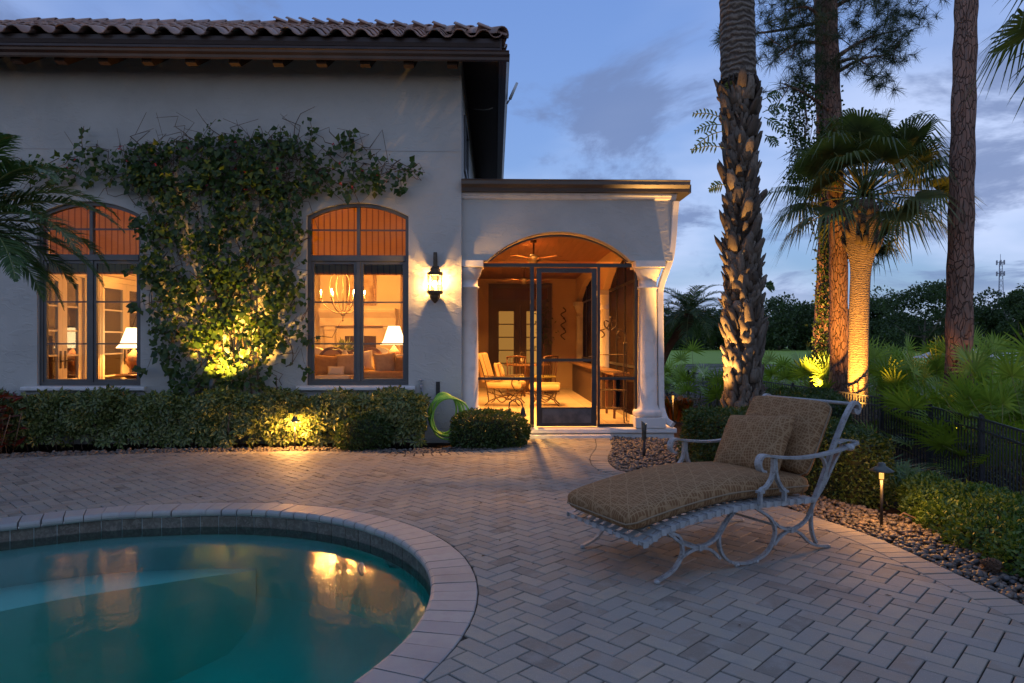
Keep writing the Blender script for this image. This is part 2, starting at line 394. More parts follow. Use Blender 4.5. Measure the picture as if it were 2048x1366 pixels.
# ================================================================ terrain
FALL0, FALL1, LOW = 3.5, 6.6, -0.85
def gz(x, y):
    s = min(1, max(0, (x - FALL0) / (FALL1 - FALL0))); s = s * s * (3 - 2 * s)
    return -0.07 + LOW * s
def sheet_with_hole(outer, hole, z):
    b = bmesh.new()
    for loop in (outer, hole):
        vs_ = [b.verts.new((p[0], p[1], z)) for p in loop]
        for i in range(len(vs_)): b.edges.new((vs_[i], vs_[(i + 1) % len(vs_)]))
    bmesh.ops.triangle_fill(b, use_beauty=True, edges=b.edges[:]); return b
mb = MB(); mb.bm(sheet_with_hole([(-400, -60), (FALL0, -60), (FALL0, 900), (-400, 900)], pool_outline(0.12), -0.07))
xs = [FALL0 + (FALL1 - FALL0) * i / 10 for i in range(11)] + [9, 14, 30, 80, 250, 900]; ys = [-60, 0, 4, 8, 12, 16, 20, 25, 30, 40, 60, 100, 200, 900]
o0 = [(x, y, gz(x, y)) for y in ys for x in xs]; nx = len(xs)
mb.add(o0, [(j * nx + i, j * nx + i + 1, (j + 1) * nx + i + 1, (j + 1) * nx + i) for j in range(len(ys) - 1) for i in range(nx - 1)], True)
obj('ground', mb, m_soil, kind='structure')
# golf course beyond the fence
lawn = [(-40, 67), (10, 63), (22, 72), (34, 66), (48, 60), (70, 58), (110, 62), (260, 100), (300, 260), (-80, 260)]
lz = LOW - 0.045
b = bmesh.new(); vs_ = [b.verts.new((p.x, p.y, lz)) for p in catmull([(*p, 0) for p in lawn], 4, True)]; b.faces.new(vs_)
obj('lawn', MB().bm(b), m_green, kind='structure')
bk = catmull([(62, 92, 0), (70, 90, 0), (80, 93, 0), (84, 98, 0), (76, 104, 0), (66, 102, 0), (60, 97, 0)], 5, True)
mb = MB(); n = len(bk); cB = Vector((72, 97, 0))
mb.add([(p.x, p.y, lz + 0.02) for p in bk] + [(cB.x + (p.x - cB.x) * .8, cB.y + (p.y - cB.y) * .8, lz + 0.35 + 0.9 * max(0, (p.y - 95) / 9)) for p in bk] + [(cB.x, cB.y, lz + 0.5)],
       [(i, (i + 1) % n, n + (i + 1) % n, n + i) for i in range(n)] + [(n + i, n + (i + 1) % n, 2 * n) for i in range(n)], True)
obj('sand_bunker', mb, m_sand, kind='structure')

# ================================================================ pool
pool = thing('swimming_pool', 'freeform swimming pool with pale rounded coping set in the paver patio', 'pool', (PC.x, PC.y, -0.15))
WATER_Z = -0.155; wall_line = pool_outline(0.235); N = len(wall_line)
mb = MB(); rings = [(-0.062, 1.0), (-0.75, 1.0), (-1.0, 0.985), (-1.2, 0.95), (-1.33, 0.88), (-1.39, 0.76), (-1.42, 0.5)]; cc = Vector((-3.6, 3.4))
vsn = []
for z, k in rings: vsn += [(cc.x + (p.x - cc.x) * k, cc.y + (p.y - cc.y) * k, z) for p in wall_line]
fs = [(j * N + i, j * N + (i + 1) % N, (j + 1) * N + (i + 1) % N, (j + 1) * N + i) for j in range(6) for i in range(N)] + [tuple(range(6 * N, 7 * N))]
mb.add(vsn, fs, True); obj('basin', mb, m_plaster, pool)
# shallow bench along the far-left wall
edge = [p for p in wall_line if p.y > 4.3 and p.x < -2.0]; edge.sort(key=lambda p: -p.x)
kk = len(edge); inn = []
for i, p in enumerate(edge):
    s = min(1.0, max(0, (-2.0 - p.x) / 2.4)); w = -0.03 + 1.0 * s ** 0.8; inn.append((p.x - 0.05 * s, p.y - w))
mb = MB(); zt, zb = -0.52, -1.45
mb.add([(p.x, p.y, zt) for p in edge] + [(q[0], q[1], zt) for q in inn] + [(q[0], q[1], zb) for q in inn],
       [(i, i + 1, kk + i + 1, kk + i) for i in range(kk - 1)] + [(kk + i, kk + i + 1, 2 * kk + i + 1, 2 * kk + i) for i in range(kk - 1)], False)
obj('bench', mb, m_plaster, pool)
# coping stones with bullnose, one by one
def loop_stations(line, step):
    L = sum((line[(i + 1) % len(line)] - line[i]).length for i in range(len(line))); n = round(L / step); st = L / n
    cl = [Vector((p.x, p.y, 0)) for p in line] + [Vector((line[0].x, line[0].y, 0))]; pts = resample(cl, st)[:n]; out = []
    for i in range(n):
        a, b_ = pts[i], pts[(i + 1) % n]; mid = (a + b_) / 2; tg = (b_ - a).normalized(); out.append((mid, tg, (b_ - a).length))
    return out
def coping_mesh(w_out, w_in, ln=0.275):
    prof = [(0, -0.055), (0, -0.004), (0.006, 0.0), (ln - 0.03, 0.0)] + [(ln - 0.03 + 0.03 * math.sin(R(a)), -0.03 + 0.03 * math.cos(R(a))) for a in (25, 50, 75, 105, 130, 155)] + [(ln - 0.03, -0.0595)]
    m_ = MB(); n = len(prof); vs_ = []
    for sgn in (-1, 1):
        for k_, (q, z) in enumerate(prof):
            w = (w_out + (w_in - w_out) * q / ln) / 2 - 0.0028
            vs_.append((sgn * w, q, z))
    m_.add(vs_, [tuple(range(n)), tuple(range(n, 2 * n))[::-1]] + [(i, (i + 1) % n, n + (i + 1) % n, n + i) for i in range(n)])
    return mesh_of('coping_stone', m_, m_coping)
st = loop_stations(OUT, 0.152); cache = {}
for i, (mid, tg, L) in enumerate(st):
    a, nb = st[i - 1][1], st[(i + 1) % len(st)][1]; turn = a.angle(nb) * (1 if a.cross(nb).z > 0 else -1) / 2
    w_in = round(max(0.09, L - 0.275 * turn), 2); key = (round(L, 3), w_in)
    if key not in cache: cache[key] = coping_mesh(L, L - 0.275 * turn)
    o = piece('coping_stone', cache[key], pool, (mid.x, mid.y, random.uniform(-0.0015, 0.002)), (random.uniform(-.004, .004), 0, math.atan2(tg.y, tg.x)))
mt = mesh_of('waterline_tile', MB().box(-0.0765, 0.0765, -0.006, 0.014, -0.098, 0.06, 0.004), m_tile)
for mid, tg, L in loop_stations(pool_outline(0.228), 0.158):
    piece('waterline_tile', mt, pool, (mid.x, mid.y, -0.125), (0, 0, math.atan2(tg.y, tg.x)))
gr = MB(); wl_ = pool_outline(0.2285)
gr.add([(p.x, p.y, -0.058) for p in wl_] + [(p.x, p.y, -0.235) for p in wl_], [(i, (i + 1) % len(wl_), len(wl_) + (i + 1) % len(wl_), len(wl_) + i) for i in range(len(wl_))])
obj('grout_band', gr, simple('pool_grout', (0.20, 0.205, 0.205), 0.8), pool)
# return fitting below the waterline at the far right wall
q = P(736, 1107, 4.95); fx = MB().lathe([(0.0, 0.0), (0.052, 0.0), (0.05, 0.012), (0.03, 0.02), (0.0, 0.022)], 16)
fx.xf(Matrix.Translation((-1.02, 5.28, -0.30)) @ Matrix.Rotation(R(215 - 90), 4, 'Z') @ Matrix.Rotation(R(-90), 4, 'X') @ Matrix.Scale(1, 4)); obj('return_fitting', fx, simple('white_plastic', (0.75, 0.75, 0.72), 0.4), pool)
wb = MB(); ln = pool_outline(0.236); n = len(ln)
wb.add([(p.x, p.y, WATER_Z) for p in ln] + [(p.x, p.y, -1.62) for p in ln], [tuple(range(n)), tuple(range(n, 2 * n))[::-1]] + [(i, (i + 1) % n, n + (i + 1) % n, n + i) for i in range(n)])
obj('pool_water', wb, m_water, kind='structure')

# ================================================================ patio of clay-coloured pavers
edge_px_left = [(0, 917), (150, 911), (350, 905), (600, 902), (700, 904), (817, 907), (934, 902), (1000, 897), (1046, 886), (1060, 876)]
LE = [Vector((-9.0, 7.6, 0)), Vector((-7.4, 8.15, 0))] + [G(*p) for p in edge_px_left]
RE = [G(1219, 875), G(1225, 894), G(1216, 916), G(1227, 934), G(1258, 945), Vector((2.05, 6.85, 0)), Vector((2.42, 6.2, 0)), G(1561, 1012), G(1628, 1032), G(1754, 1075), G(1886, 1134), G(2030, 1200), Vector((2.93, 3.0, 0)), Vector((2.85, 1.5, 0)), Vector((2.6, -0.6, 0))]
LE = catmull(LE, 6); RE = catmull(RE, 6)
PATIO = [Vector((p.x, p.y)) for p in LE + RE] + [Vector((-9.0, -0.6))]
def seg_dist(p, line, closed=True):
    best = (1e9, None, None); n = len(line)
    for i in range(n if closed else n - 1):
        a = line[i]; b_ = line[(i + 1) % n]; d = b_ - a; l2 = d.length_squared
        if l2 < 1e-12: continue
        tt = max(0, min(1, (p - a).dot(d) / l2)); q = a + d * tt; ds = (p - q).length
        if ds < best[0]: best = (ds, q, d.normalized())
    return best
def inside(p, poly): return bool(in_poly(np.array([p.x]), np.array([p.y]), poly)[0])
patio = thing('patio', None, None, (0, 5, 0)); tag(patio, kind='structure')
bs = MB(); bs.bm(sheet_with_hole(PATIO, pool_outline(0.02), -0.011)); obj('sand_bed', bs, m_joint, patio)
BORD = 0.222; PW = 0.1055; GAP = 0.007
bord_lines = [[Vector((p.x, p.y)) for p in LE], [Vector((p.x, p.y)) for p in RE]]
def edge_dist(p): 
    a = seg_dist(p, bord_lines[0], False); b_ = seg_dist(p, bord_lines[1], False); return a if a[0] < b_[0] else b_
def paver_mb(poly):
    """chamfered slab from a convex polygon (ccw, list of Vector2)"""
    n = len(poly); c = sum(poly, Vector((0, 0))) / n; CH = 0.004
    def inset(d):
        out = []
        for p in poly:
            v_ = p - c; l = v_.length; out.append(c + v_ * max(0.2, (l - d * 1.35) / l) if l > 1e-6 else p)
        return out
    i1 = inset(CH); z0, z1, z2 = -0.045, -0.004, 0.0; m_ = MB()
    m_.add([(p.x, p.y, z0) for p in poly] + [(p.x, p.y, z1) for p in poly] + [(p.x, p.y, z2) for p in i1],
           [tuple(range(2 * n, 3 * n))] + [(k * n + i, k * n + (i + 1) % n, (k + 1) * n + (i + 1) % n, (k + 1) * n + i) for k in (0, 1) for i in range(n)])
    return m_
def clip(poly, q, nrm):
    out = []; n = len(poly)
    for i in range(n):
        a, b_ = poly[i], poly[(i + 1) % n]; da, db = (a - q).dot(nrm), (b_ - q).dot(nrm)
        if da >= 0: out.append(a)
        if (da >= 0) != (db >= 0): out.append(a + (b_ - a) * (da / (da - db)))
    return out
rot = Matrix.Rotation(R(45), 2); cands = []
hw, hl = PW / 2 - GAP / 2, PW - GAP / 2
OUTv = OUT
for i in range(-90, 110):
    for j in range(-90, 130):
        k = (i - j) % 4
        if k == 0: c = Vector((i + 1, j + .5)) * PW; hx, hy = hl, hw
        elif k == 3: c = Vector((i + .5, j + 1)) * PW; hx, hy = hw, hl
        else: continue
        wc = rot @ c + Vector((0.02, 5.0))
        if not (-8.2 < wc.x < 3.2 and 1.9 < wc.y < 10.6): continue
        if wc.x < -0.95 * wc.y - 0.4: continue
        cands.append((wc, hx, hy, k))
cx_ = np.array([c[0].x for c in cands]); cy2 = np.array([c[0].y for c in cands])
okc = in_poly(cx_, cy2, [(p.x, p.y) for p in PATIO])
kept = []
for ok, (wc, hx, hy, k) in zip(okc, cands):
    pr = (wc - PC).length if wc.x > -3.2 else None
    ed = edge_dist(wc); sd = ed[0] * (1 if ok else -1) - BORD
    if sd < -0.11: continue
    pd = seg_dist(wc, OUTv); pin = inside(wc, OUTv); ps = pd[0] * (-1 if pin else 1) - 0.006
    if ps < -0.11: continue
    poly = [wc + rot @ Vector(p) for p in ((-hx, -hy), (hx, -hy), (hx, hy), (-hx, hy))]; whole = True
    if sd < 0.125:
        nr = (wc - ed[1]); nr = nr.normalized() * (1 if ok else -1); q = ed[1] + nr * (BORD + GAP / 2)
        p2 = clip(poly, q, nr); whole = whole and len(p2) == 4 and all((a - b_).length < 1e-6 for a, b_ in zip(p2, poly)); poly = p2
    if len(poly) >= 3 and ps < 0.125:
        nr = (wc - pd[1]).normalized() * (-1 if pin else 1); q = pd[1] + nr * 0.006
        p2 = clip(poly, q, nr); whole = whole and len(p2) == 4 and all((a - b_).length < 1e-6 for a, b_ in zip(p2, poly)); poly = p2
    if len(poly) < 3: continue
    ar = abs(sum(poly[a].x * poly[(a + 1) % len(poly)].y - poly[(a + 1) % len(poly)].x * poly[a].y for a in range(len(poly)))) / 2
    if ar < 0.0008: continue
    kept.append((wc, poly, whole, k))
# border course: pavers on end along the two planted edges
for line, sgn in ((bord_lines[0], -1), (bord_lines[1], -1)):
    s3 = resample([Vector((p.x, p.y, 0)) for p in line], PW + 0.001)
    for a, b_ in zip(s3, s3[1:]):
        tg = (b_ - a).normalized(); nn = Vector((tg.y, -tg.x)) ; mid = Vector(((a.x + b_.x) / 2, (a.y + b_.y) / 2))
        if not inside(mid + nn * 0.1, PATIO): nn = -nn
        if mid.y < 1.9 or mid.x < -0.95 * mid.y - 0.4: continue
        t2 = Vector((tg.x, tg.y)); w = (PW - GAP) / 2; i0, i1 = 0.004, BORD - GAP / 2
        q0 = [mid + nn * i0 - t2 * w, mid + nn * i0 + t2 * w, mid + nn * i1 + t2 * w * 0.97, mid + nn * i1 - t2 * w * 0.97]
        if (q0[1] - q0[0]).cross(q0[2] - q0[1]) < 0: q0 = q0[::-1]
        kept.append((mid + nn * 0.11, q0, False, 9))
def seen(c):
    d = Matrix.Rotation(YAW, 2) @ c; 
    return abs(d.x) < 0.78 * d.y + 0.15 and d.y > 2.75
kept.sort(key=lambda e: (0 if seen(e[0]) else 1, e[0].length))
shared = {k: mesh_of('paver', paver_mb([Vector((-x, -y)), Vector((x, -y)), Vector((x, y)), Vector((-x, y))]), m_paver) for k, (x, y) in {0: (hl, hw), 3: (hw, hl)}.items()}
rest = MB()
for idx, (wc, poly, whole, k) in enumerate(kept):
    dz = random.uniform(-0.0022, 0.0012); tilt = (random.gauss(0, 0.004), random.gauss(0, 0.004))
    if idx < 290:
        if whole: piece('paver', shared[k], patio, (wc.x, wc.y, dz), (tilt[0], tilt[1], R(45)))
        else:
            me = mesh_of('paver', paver_mb([p - wc for p in poly]), m_paver); piece('paver', me, patio, (wc.x, wc.y, dz), (tilt[0], tilt[1], 0))
    else:
        s0 = len(rest.v); rest.add(*(lambda m_: (m_.v, m_.f))(paver_mb(poly)))
        for a in range(s0, len(rest.v)):
            x, y, z = rest.v[a]; rest.v[a] = (x, y, z + dz + (x - wc.x) * tilt[0] + (y - wc.y) * tilt[1])
obj('paver_field', rest, m_paver, patio, kind='stuff')

# ================================================================ pebble beds
def scatter(poly, n): 
    xs_ = [p[0] for p in poly]; ys_ = [p[1] for p in poly]; out = np.zeros((0, 2))
    while len(out) < n:
        q = np.stack([RNG.uniform(min(xs_), max(xs_), n * 2), RNG.uniform(min(ys_), max(ys_), n * 2)], 1)
        out = np.concatenate([out, q[in_poly(q[:, 0], q[:, 1], poly)]])
    return out[:n]
stripL = [(p.x, p.y) for p in LE if p.x > -8] + [(p.x - 0.12, p.y + (0.42 if p.x < 0.15 else 0.2)) for p in reversed(LE) if p.x > -8]
q = scatter(stripL, 5200); ps = np.column_stack([q, RNG.uniform(-0.045, 0.0, len(q))])
obj('gravel', stones_mesh('gravel', ps, RNG.uniform(0.014, 0.034, len(q)), m_pebble), None, label='narrow strip of grey pebbles between the patio edge and the window hedge', cat='gravel', kind='stuff')
RV = [p for p in RE]
bedA = [(p.x, p.y) for p in RV if p.y > 6.9 ] + [(2.25, 6.9), (2.4, 7.8), (2.45, 8.6), (2.85, 10.1), (2.0, 10.45)]
q = scatter(bedA, 3000); ps = np.column_stack([q, RNG.uniform(-0.05, 0.004, len(q))])
obj('gravel', stones_mesh('gravel', ps, RNG.uniform(0.016, 0.038, len(q)), m_pebble), None, label='bed of brown and grey pebbles in front of the porch column', cat='gravel', kind='stuff')
near = [p for p in RV if 2.2 < p.y <= 6.9]
bedB = [(p.x, p.y) for p in near] + [(p.x + 0.42 + 0.25 * max(0, min(1, (p.y - 4.2))), p.y + 0.12) for p in reversed(near)]
q = scatter(bedB, 4300); ps = np.column_stack([q, RNG.uniform(-0.05, 0.006, len(q))])
obj('gravel', stones_mesh('gravel', ps, RNG.uniform(0.013, 0.034, len(q)), m_pebble), None, label='curving bed of rounded river pebbles along the patio edge behind the chaise', cat='gravel', kind='stuff')
# ================================================================ house
t = NT('stucco'); v = t.pos()
c = t.mix(t.ramp(t.noise(v, 1.3, 5), 0.35, 0.7), (0.47, 0.455, 0.415), (0.405, 0.39, 0.355)); c = t.mix(t.math('MULTIPLY', t.ramp(t.noise(t.pos((1, 1, 0.35)), 3.5, 6, 0.7), 0.55, 0.8), 0.35), c, (0.40, 0.375, 0.35))
tr_ = t.ramp(t.noise(t.pos((1, 1, 1.9)), 4.2, 3, 0.5, 1.2), 0.52, 0.60)   # trowel marks
h = t.math('ADD', t.math('MULTIPLY', tr_, 1.2), t.math('ADD', t.math('MULTIPLY', t.noise(v, 22, 4), 0.8), t.math('MULTIPLY', t.noise(v, 160, 3), 0.25)))
m_stucco = t.done(t.pbr(c, 0.85, 0, 0.25, t.bump(h, 0.30, 0.010)))
t = NT('painted_trim'); v = t.pos(); c = t.mix(t.ramp(t.noise(v, 6, 5), 0.45, 0.75), (0.66, 0.63, 0.59), (0.55, 0.52, 0.48)); m_trim = t.done(t.pbr(c, 0.6, 0, 0.35, t.bump(t.noise(v, 60, 4), 0.12, 0.004)))
t = NT('clay_tile'); r = t.rnd(); v = t.pos()
c = t.cramp(r, [(0, (0.22, 0.12, 0.085)), (0.25, (0.36, 0.19, 0.125)), (0.5, (0.42, 0.26, 0.19)), (0.75, (0.28, 0.18, 0.145)), (1, (0.40, 0.215, 0.14))])
c = t.mix(t.ramp(t.noise(v, 7, 6, 0.65), 0.42, 0.68), c, (0.22, 0.17, 0.15)); m_rtile = t.done(t.pbr(c, 0.42, 0, 0.5, t.bump(t.noise(v, 55, 4), 0.35, 0.006)))
m_brown = simple('dark_brown_metal', (0.035, 0.022, 0.018), 0.35, 0.3, col2=(0.05, 0.03, 0.024), nscale=3)
t = NT('stained_wood'); v = t.pos((1, 1, 1)); m_dwood = t.done(t.pbr(t.mix(t.noise(t.pos((12, 1.2, 12)), 2.5, 5), (0.022, 0.012, 0.008), (0.05, 0.027, 0.016)), 0.6, 0, 0.3, t.bump(t.noise(t.pos((40, 2, 40)), 3, 4), 0.3, 0.004)))
m_frame = simple('slate_window_frame', (0.085, 0.085, 0.085), 0.4, 0.0, col2=(0.065, 0.066, 0.07), nscale=4)
t = NT('window_glass'); fr = t.n('Fresnel', None, IOR=1.45); gl = t.n('BsdfGlossy', None, Roughness=0.01); tp = t.n('BsdfTransparent'); mx = t.n('MixShader'); t.set(mx.inputs[0], t.math('MULTIPLY', fr.outputs[0], 0.4))
t.t.links.new(tp.outputs[0], mx.inputs[1]); t.t.links.new(gl.outputs[0], mx.inputs[2]); m_glass = t.done(mx.outputs[0])
t = NT('woven_shade'); v = t.pos(); wv = t.n('TexWave', dict(wave_type='BANDS', bands_direction='X'), Vector=v, Scale=3.4, Distortion=0.6, Detail=1.0)
stp = t.ramp(wv.outputs['Fac'], 0.80, 0.98); wh = t.noise(t.pos((3, 3, 70)), 3, 3)
c = t.mix(wh, (0.42, 0.29, 0.06), (0.56, 0.41, 0.10)); c = t.mix(t.math('MULTIPLY', stp, 0.75), c, (0.20, 0.12, 0.03))
df = t.n('BsdfDiffuse'); t.set(df.inputs[0], c); tl = t.n('BsdfTranslucent'); t.set(tl.inputs[0], c); mx = t.n('MixShader'); mx.inputs[0].default_value = 0.94
t.t.links.new(df.outputs[0], mx.inputs[1]); t.t.links.new(tl.outputs[0], mx.inputs[2]); m_shade = t.done(mx.outputs[0])
m_iwall = simple('cream_interior_wall', (0.70, 0.58, 0.40), 0.8, col2=(0.66, 0.54, 0.37), nscale=1.5)
m_ifloor = simple('interior_floor', (0.34, 0.22, 0.12), 0.35, col2=(0.26, 0.16, 0.09), nscale=2)
m_white = simple('cream_paint', (0.72, 0.62, 0.46), 0.5)

YW = 10.25; XC = -0.502
house = thing('house', 'pale stucco house with clay tile roof and two arched lit windows', 'house', (-4, YW, 0))
def wz(y, Y=YW): return CAM_H + (683 - y) / FPX * Y
WB, WT0, WT1, WS, WTOP = 0.795, 2.665, 2.745, 3.325, 3.525
def win_x(a, b_): return P(a, 600, YW).x, P(b_, 600, YW).x
WINS = [win_x(74, 281), win_x(613, 817)]
def arch_loop(x0, x1, zb, zs, zt, n=16, inset=0.0):
    """closed loop of a segmental-arched opening, counter-clockwise from bottom left"""
    x0 += inset; x1 -= inset; zb += inset; zt -= inset; zs -= inset * 0.6
    w = (x1 - x0) / 2; rise = zt - zs; rad = (w * w + rise * rise) / (2 * rise); cx_, cz_ = (x0 + x1) / 2, zt - rad; a = math.asin(min(1, w / rad))
    return [(x0, zb), (x1, zb)] + [(cx_ + rad * math.sin(a * (1 - 2 * i / n)), cz_ + rad * math.cos(a * (1 - 2 * i / n))) for i in range(n + 1)]
def wall_with_holes(outer, holes, y0, y1):
    mb = MB()
    for Y in (y0, y1):
        b = bmesh.new()
        for loop in [outer] + holes:
            vs_ = [b.verts.new((p[0], Y, p[1])) for p in loop]
            for i in range(len(vs_)): b.edges.new((vs_[i], vs_[(i + 1) % len(vs_)]))
        bmesh.ops.triangle_fill(b, use_beauty=True, edges=b.edges[:]); mb.bm(b)
    for loop in [outer] + holes:
        n = len(loop); mb.add([(p[0], y0, p[1]) for p in loop] + [(p[0], y1, p[1]) for p in loop], [(i, (i + 1) % n, n + (i + 1) % n, n + i) for i in range(n)])
    return mb
wall = wall_with_holes([(-11.5, -0.3), (XC, -0.3), (XC, 5.95), (-11.5, 5.95)], [arch_loop(a, b_, WB, WS, WTOP) for a, b_ in WINS], YW, YW + 0.26)
wall_o = obj('wall', wall, m_stucco, house)
obj('wall', MB().box(XC - 0.25, XC, YW + 0.262, 19.6, -0.3, 5.95), m_stucco, house)
zl = wz(303.5)
obj('score_line', MB().box(-11.4, XC - 0.002, YW - 0.005, YW - 0.001, zl - 0.006, zl + 0.006), simple('score_shadow', (0.40, 0.375, 0.345), 0.9), house)
# clerestory frame high on the side wall, above the porch roof
fr_ = MB()
for y0, y1, z0, z1 in ((11.0, 11.06, 4.2, 5.1), (12.2, 12.26, 4.2, 5.1), (11.06, 12.2, 5.04, 5.1), (11.06, 12.2, 4.2, 4.26)): fr_.box(XC + 0.002, XC + 0.035, y0, y1, z0, z1)
wn_ = obj('window', fr_, m_frame, house); obj('pane', MB().box(XC + 0.003, XC + 0.012, 11.06, 12.2, 4.26, 5.04), simple('dark_glass', (0.02, 0.022, 0.03), 0.08), wn_)
# ---- arched windows
for k, (x0, x1) in enumerate(WINS):
    yf0, yf1 = YW + 0.055, YW + 0.135; fw = 0.052; mid = (x0 + x1) / 2
    lo = arch_loop(x0 + .002, x1 - .002, WB + .002, WS, WTOP - .002); li = arch_loop(x0, x1, WB, WS, WTOP, inset=fw)
    f = MB().strip_prism(lo, li, 'y', yf0, yf1, closed=True)
    w = obj('window', f, m_frame, house)
    xi0, xi1 = x0 + fw + .001, x1 - fw - .001
    tb = obj('transom_bar', MB().box(xi0, xi1, yf0 - 0.012, yf1 - .004, WT0 - 0.01, WT1, 0.006), m_frame, w)
    obj('mullion', MB().box(mid - 0.030, mid + 0.030, yf0 - 0.004, yf1 - .002, WB + fw + .001, WT0 - 0.012, 0.004), m_frame, w)
    obj('mullion', MB().box(mid - 0.024, mid + 0.024, yf0 - 0.002, yf1 - .002, WT1 + .002, WTOP - fw - 0.003, 0.004), m_frame, w)
    for a, b_ in ((xi0, mid - 0.031), (mid + 0.031, xi1)):      # casement sashes
        zz0, zz1 = WB + fw + .001, WT0 - 0.013; s = 0.040
        sash = MB(); y0_, y1_ = yf0 + 0.016, yf1 - 0.016
        sash.strip_prism([(a, zz0), (b_, zz0), (b_, zz1), (a, zz1)], [(a + s, zz0 + s), (b_ - s, zz0 + s), (b_ - s, zz1 - s), (a + s, zz1 - s)], 'y', y0_, y1_, closed=True)
        obj('sash', sash, m_frame, w)
        ms = MB()
        for yy in (605, 687.5): zc_ = wz(yy, YW + .1); ms.box(a + s + .001, b_ - s - .001, y0_ + 0.008, y1_ - 0.008, zc_ - 0.011, zc_ + 0.011)
        obj('muntin', ms, m_frame, w)
        obj('pane', MB().box(a + s, b_ - s, yf1 - 0.044, yf1 - 0.040, zz0 + s, zz1 - s), m_glass, w)
    ms = MB(); zc_ = wz(462, YW + .1); ms.box(xi0, mid - 0.025, yf0 + 0.02, yf1 - 0.02, zc_ - 0.011, zc_ + 0.011).box(mid + 0.025, xi1, yf0 + 0.02, yf1 - 0.02, zc_ - 0.011, zc_ + 0.011)
    obj('muntin', ms, m_frame, w)
    hl_ = arch_loop(x0 + fw, x1 - fw, WT1 + 0.001, WS - .02, WTOP - fw); obj('pane', MB().prism(hl_, 'y', yf1 - 0.044, yf1 - 0.040), m_glass, w)
    sx0, sx1 = (P(48, 600, YW).x, P(294, 600, YW).x) if k == 0 else (P(595, 600, YW).x, P(831, 600, YW).x)
    prof = [(YW + 0.05, 0.722), (YW - 0.07, 0.722), (YW - 0.085, 0.735), (YW - 0.085, 0.768), (YW - 0.072, 0.782), (YW + 0.05, 0.793)]
    obj('sill', MB().prism(prof, 'x', sx0, sx1), m_trim, w)
    # woven roman shade hanging inside
    sh = thing('roman_shade', 'woven orange roman shade behind the %s arched window' % ('frond-covered left' if k == 0 else 'right-hand'), 'window shade', (mid, 10.6, 2.5), group='roman shades')
    obj('panel', MB().box(x0 - 0.04, x1 + 0.04, 10.60, 10.606, 2.63, 3.75), m_shade, sh)
    st_ = MB()
    for q in range(4): st_.box(x0 - 0.038, x1 + 0.038, 10.575 - 0.016 * q, 10.581 - 0.016 * q, 2.475 + 0.012 * q, 2.70 + 0.004 * q)
    obj('folds', st_, m_shade, sh)

# ---- roof: deck, tiles one by one, hip and ridge, gutter, rafter tails
SL = 0.478; EX, EY, EZ = 0.10, 9.62, 5.70; T = 4.25; RX, RY, RZ = EX - T, EY + T, EZ + SL * T
roof = obj('roof', MB().add([(-12, EY + .03, EZ - .03), (EX - .03, EY + .03, EZ - .03), (RX, RY, RZ - .03), (-12, RY, RZ - .03), (EX - .03, EY + 2 * T, EZ - .03), (-12, EY + 2 * T, EZ - .03),
      (-12, EY + .03, EZ - .09), (EX - .03, EY + .03, EZ - .09), (RX, RY, RZ - .09), (-12, RY, RZ - .09), (EX - .03, EY + 2 * T, EZ - .09), (-12, EY + 2 * T, EZ - .09)],
      [(0, 1, 2, 3), (1, 4, 2), (4, 5, 3, 2), (6, 9, 8, 7), (7, 8, 10), (10, 8, 9, 11), (0, 6, 7, 1), (1, 7, 10, 4), (4, 10, 11, 5)]), m_dwood, house)
TWD, TEX, TLN = 0.342, 0.385, 0.445
ca, sa = 1 / math.sqrt(1 + SL * SL), SL / math.sqrt(1 + SL * SL)
def tile_wave(x): 
    u = x / TWD; return 0.058 * (math.sin(2 * math.pi * u) * 0.92 + 0.10 * math.sin(6 * math.pi * u)) + 0.05
def tile_mesh():
    n = 9; m_ = MB(); vs_ = []
    for y in (0, TLN):
        for i in range(n + 1):
            x = TWD * i / n; z = tile_wave(x) * (1 - 0.04 * (y > 0)) + (0.028 if y == 0 else 0.0)
            vs_ += [(x - TWD / 2, y, z), (x - TWD / 2, y, z - 0.02)]
    k = 2 * (n + 1); f = []
    for i in range(n): f += [(2 * i, 2 * i + 2, k + 2 * i + 2, k + 2 * i), (2 * i + 1, k + 2 * i + 1, k + 2 * i + 3, 2 * i + 3), (2 * i, 2 * i + 1, 2 * i + 3, 2 * i + 2)]
    f += [(0, k, k + 1, 1), (2 * n, 2 * n + 1, k + 2 * n + 1, k + 2 * n)]
    m_.add(vs_, f, True); me = mesh_of('roof_tile', m_, m_rtile); return me
tm = tile_mesh()
def joined(me, mats, name, parent, m):
    v0 = np.array([q.co[:] for q in me.vertices]); f0 = [list(p.vertices) for p in me.polygons]; mb = MB()
    for M_ in mats: mb.add([(M_ @ Vector(p))[:] for p in v0], f0, True)
    return obj(name, mb, m, parent, kind='stuff')
rows = int(T / ca / TEX) + 1; front = []; side = []
for rI in range(rows):
    s = rI * TEX; y = EY - 0.03 + s * ca; z = EZ + s * sa; lim = EX - (y - EY)
    i = 0
    x = EX - TWD / 2
    while x > -9.4:
        if x - TWD * 0.05 < lim + 0.02 and y < RY - 0.1: front.append((x, y, z, rI))
        x -= TWD
    yy = EY + TWD / 2
    while yy < EY + 2 * T:
        if abs(yy - RY) < T - (s * ca) + 0.05: side.append((EX + 0.03 - s * ca, yy, z, rI))
        yy += TWD
rotF = Matrix.Rotation(math.atan(SL), 4, 'X'); rotS = Matrix.Rotation(R(90), 4, 'Z') @ rotF
front.sort(key=lambda e: (max(0, -7.6 - e[0]) * 10 + e[3])); extra = []
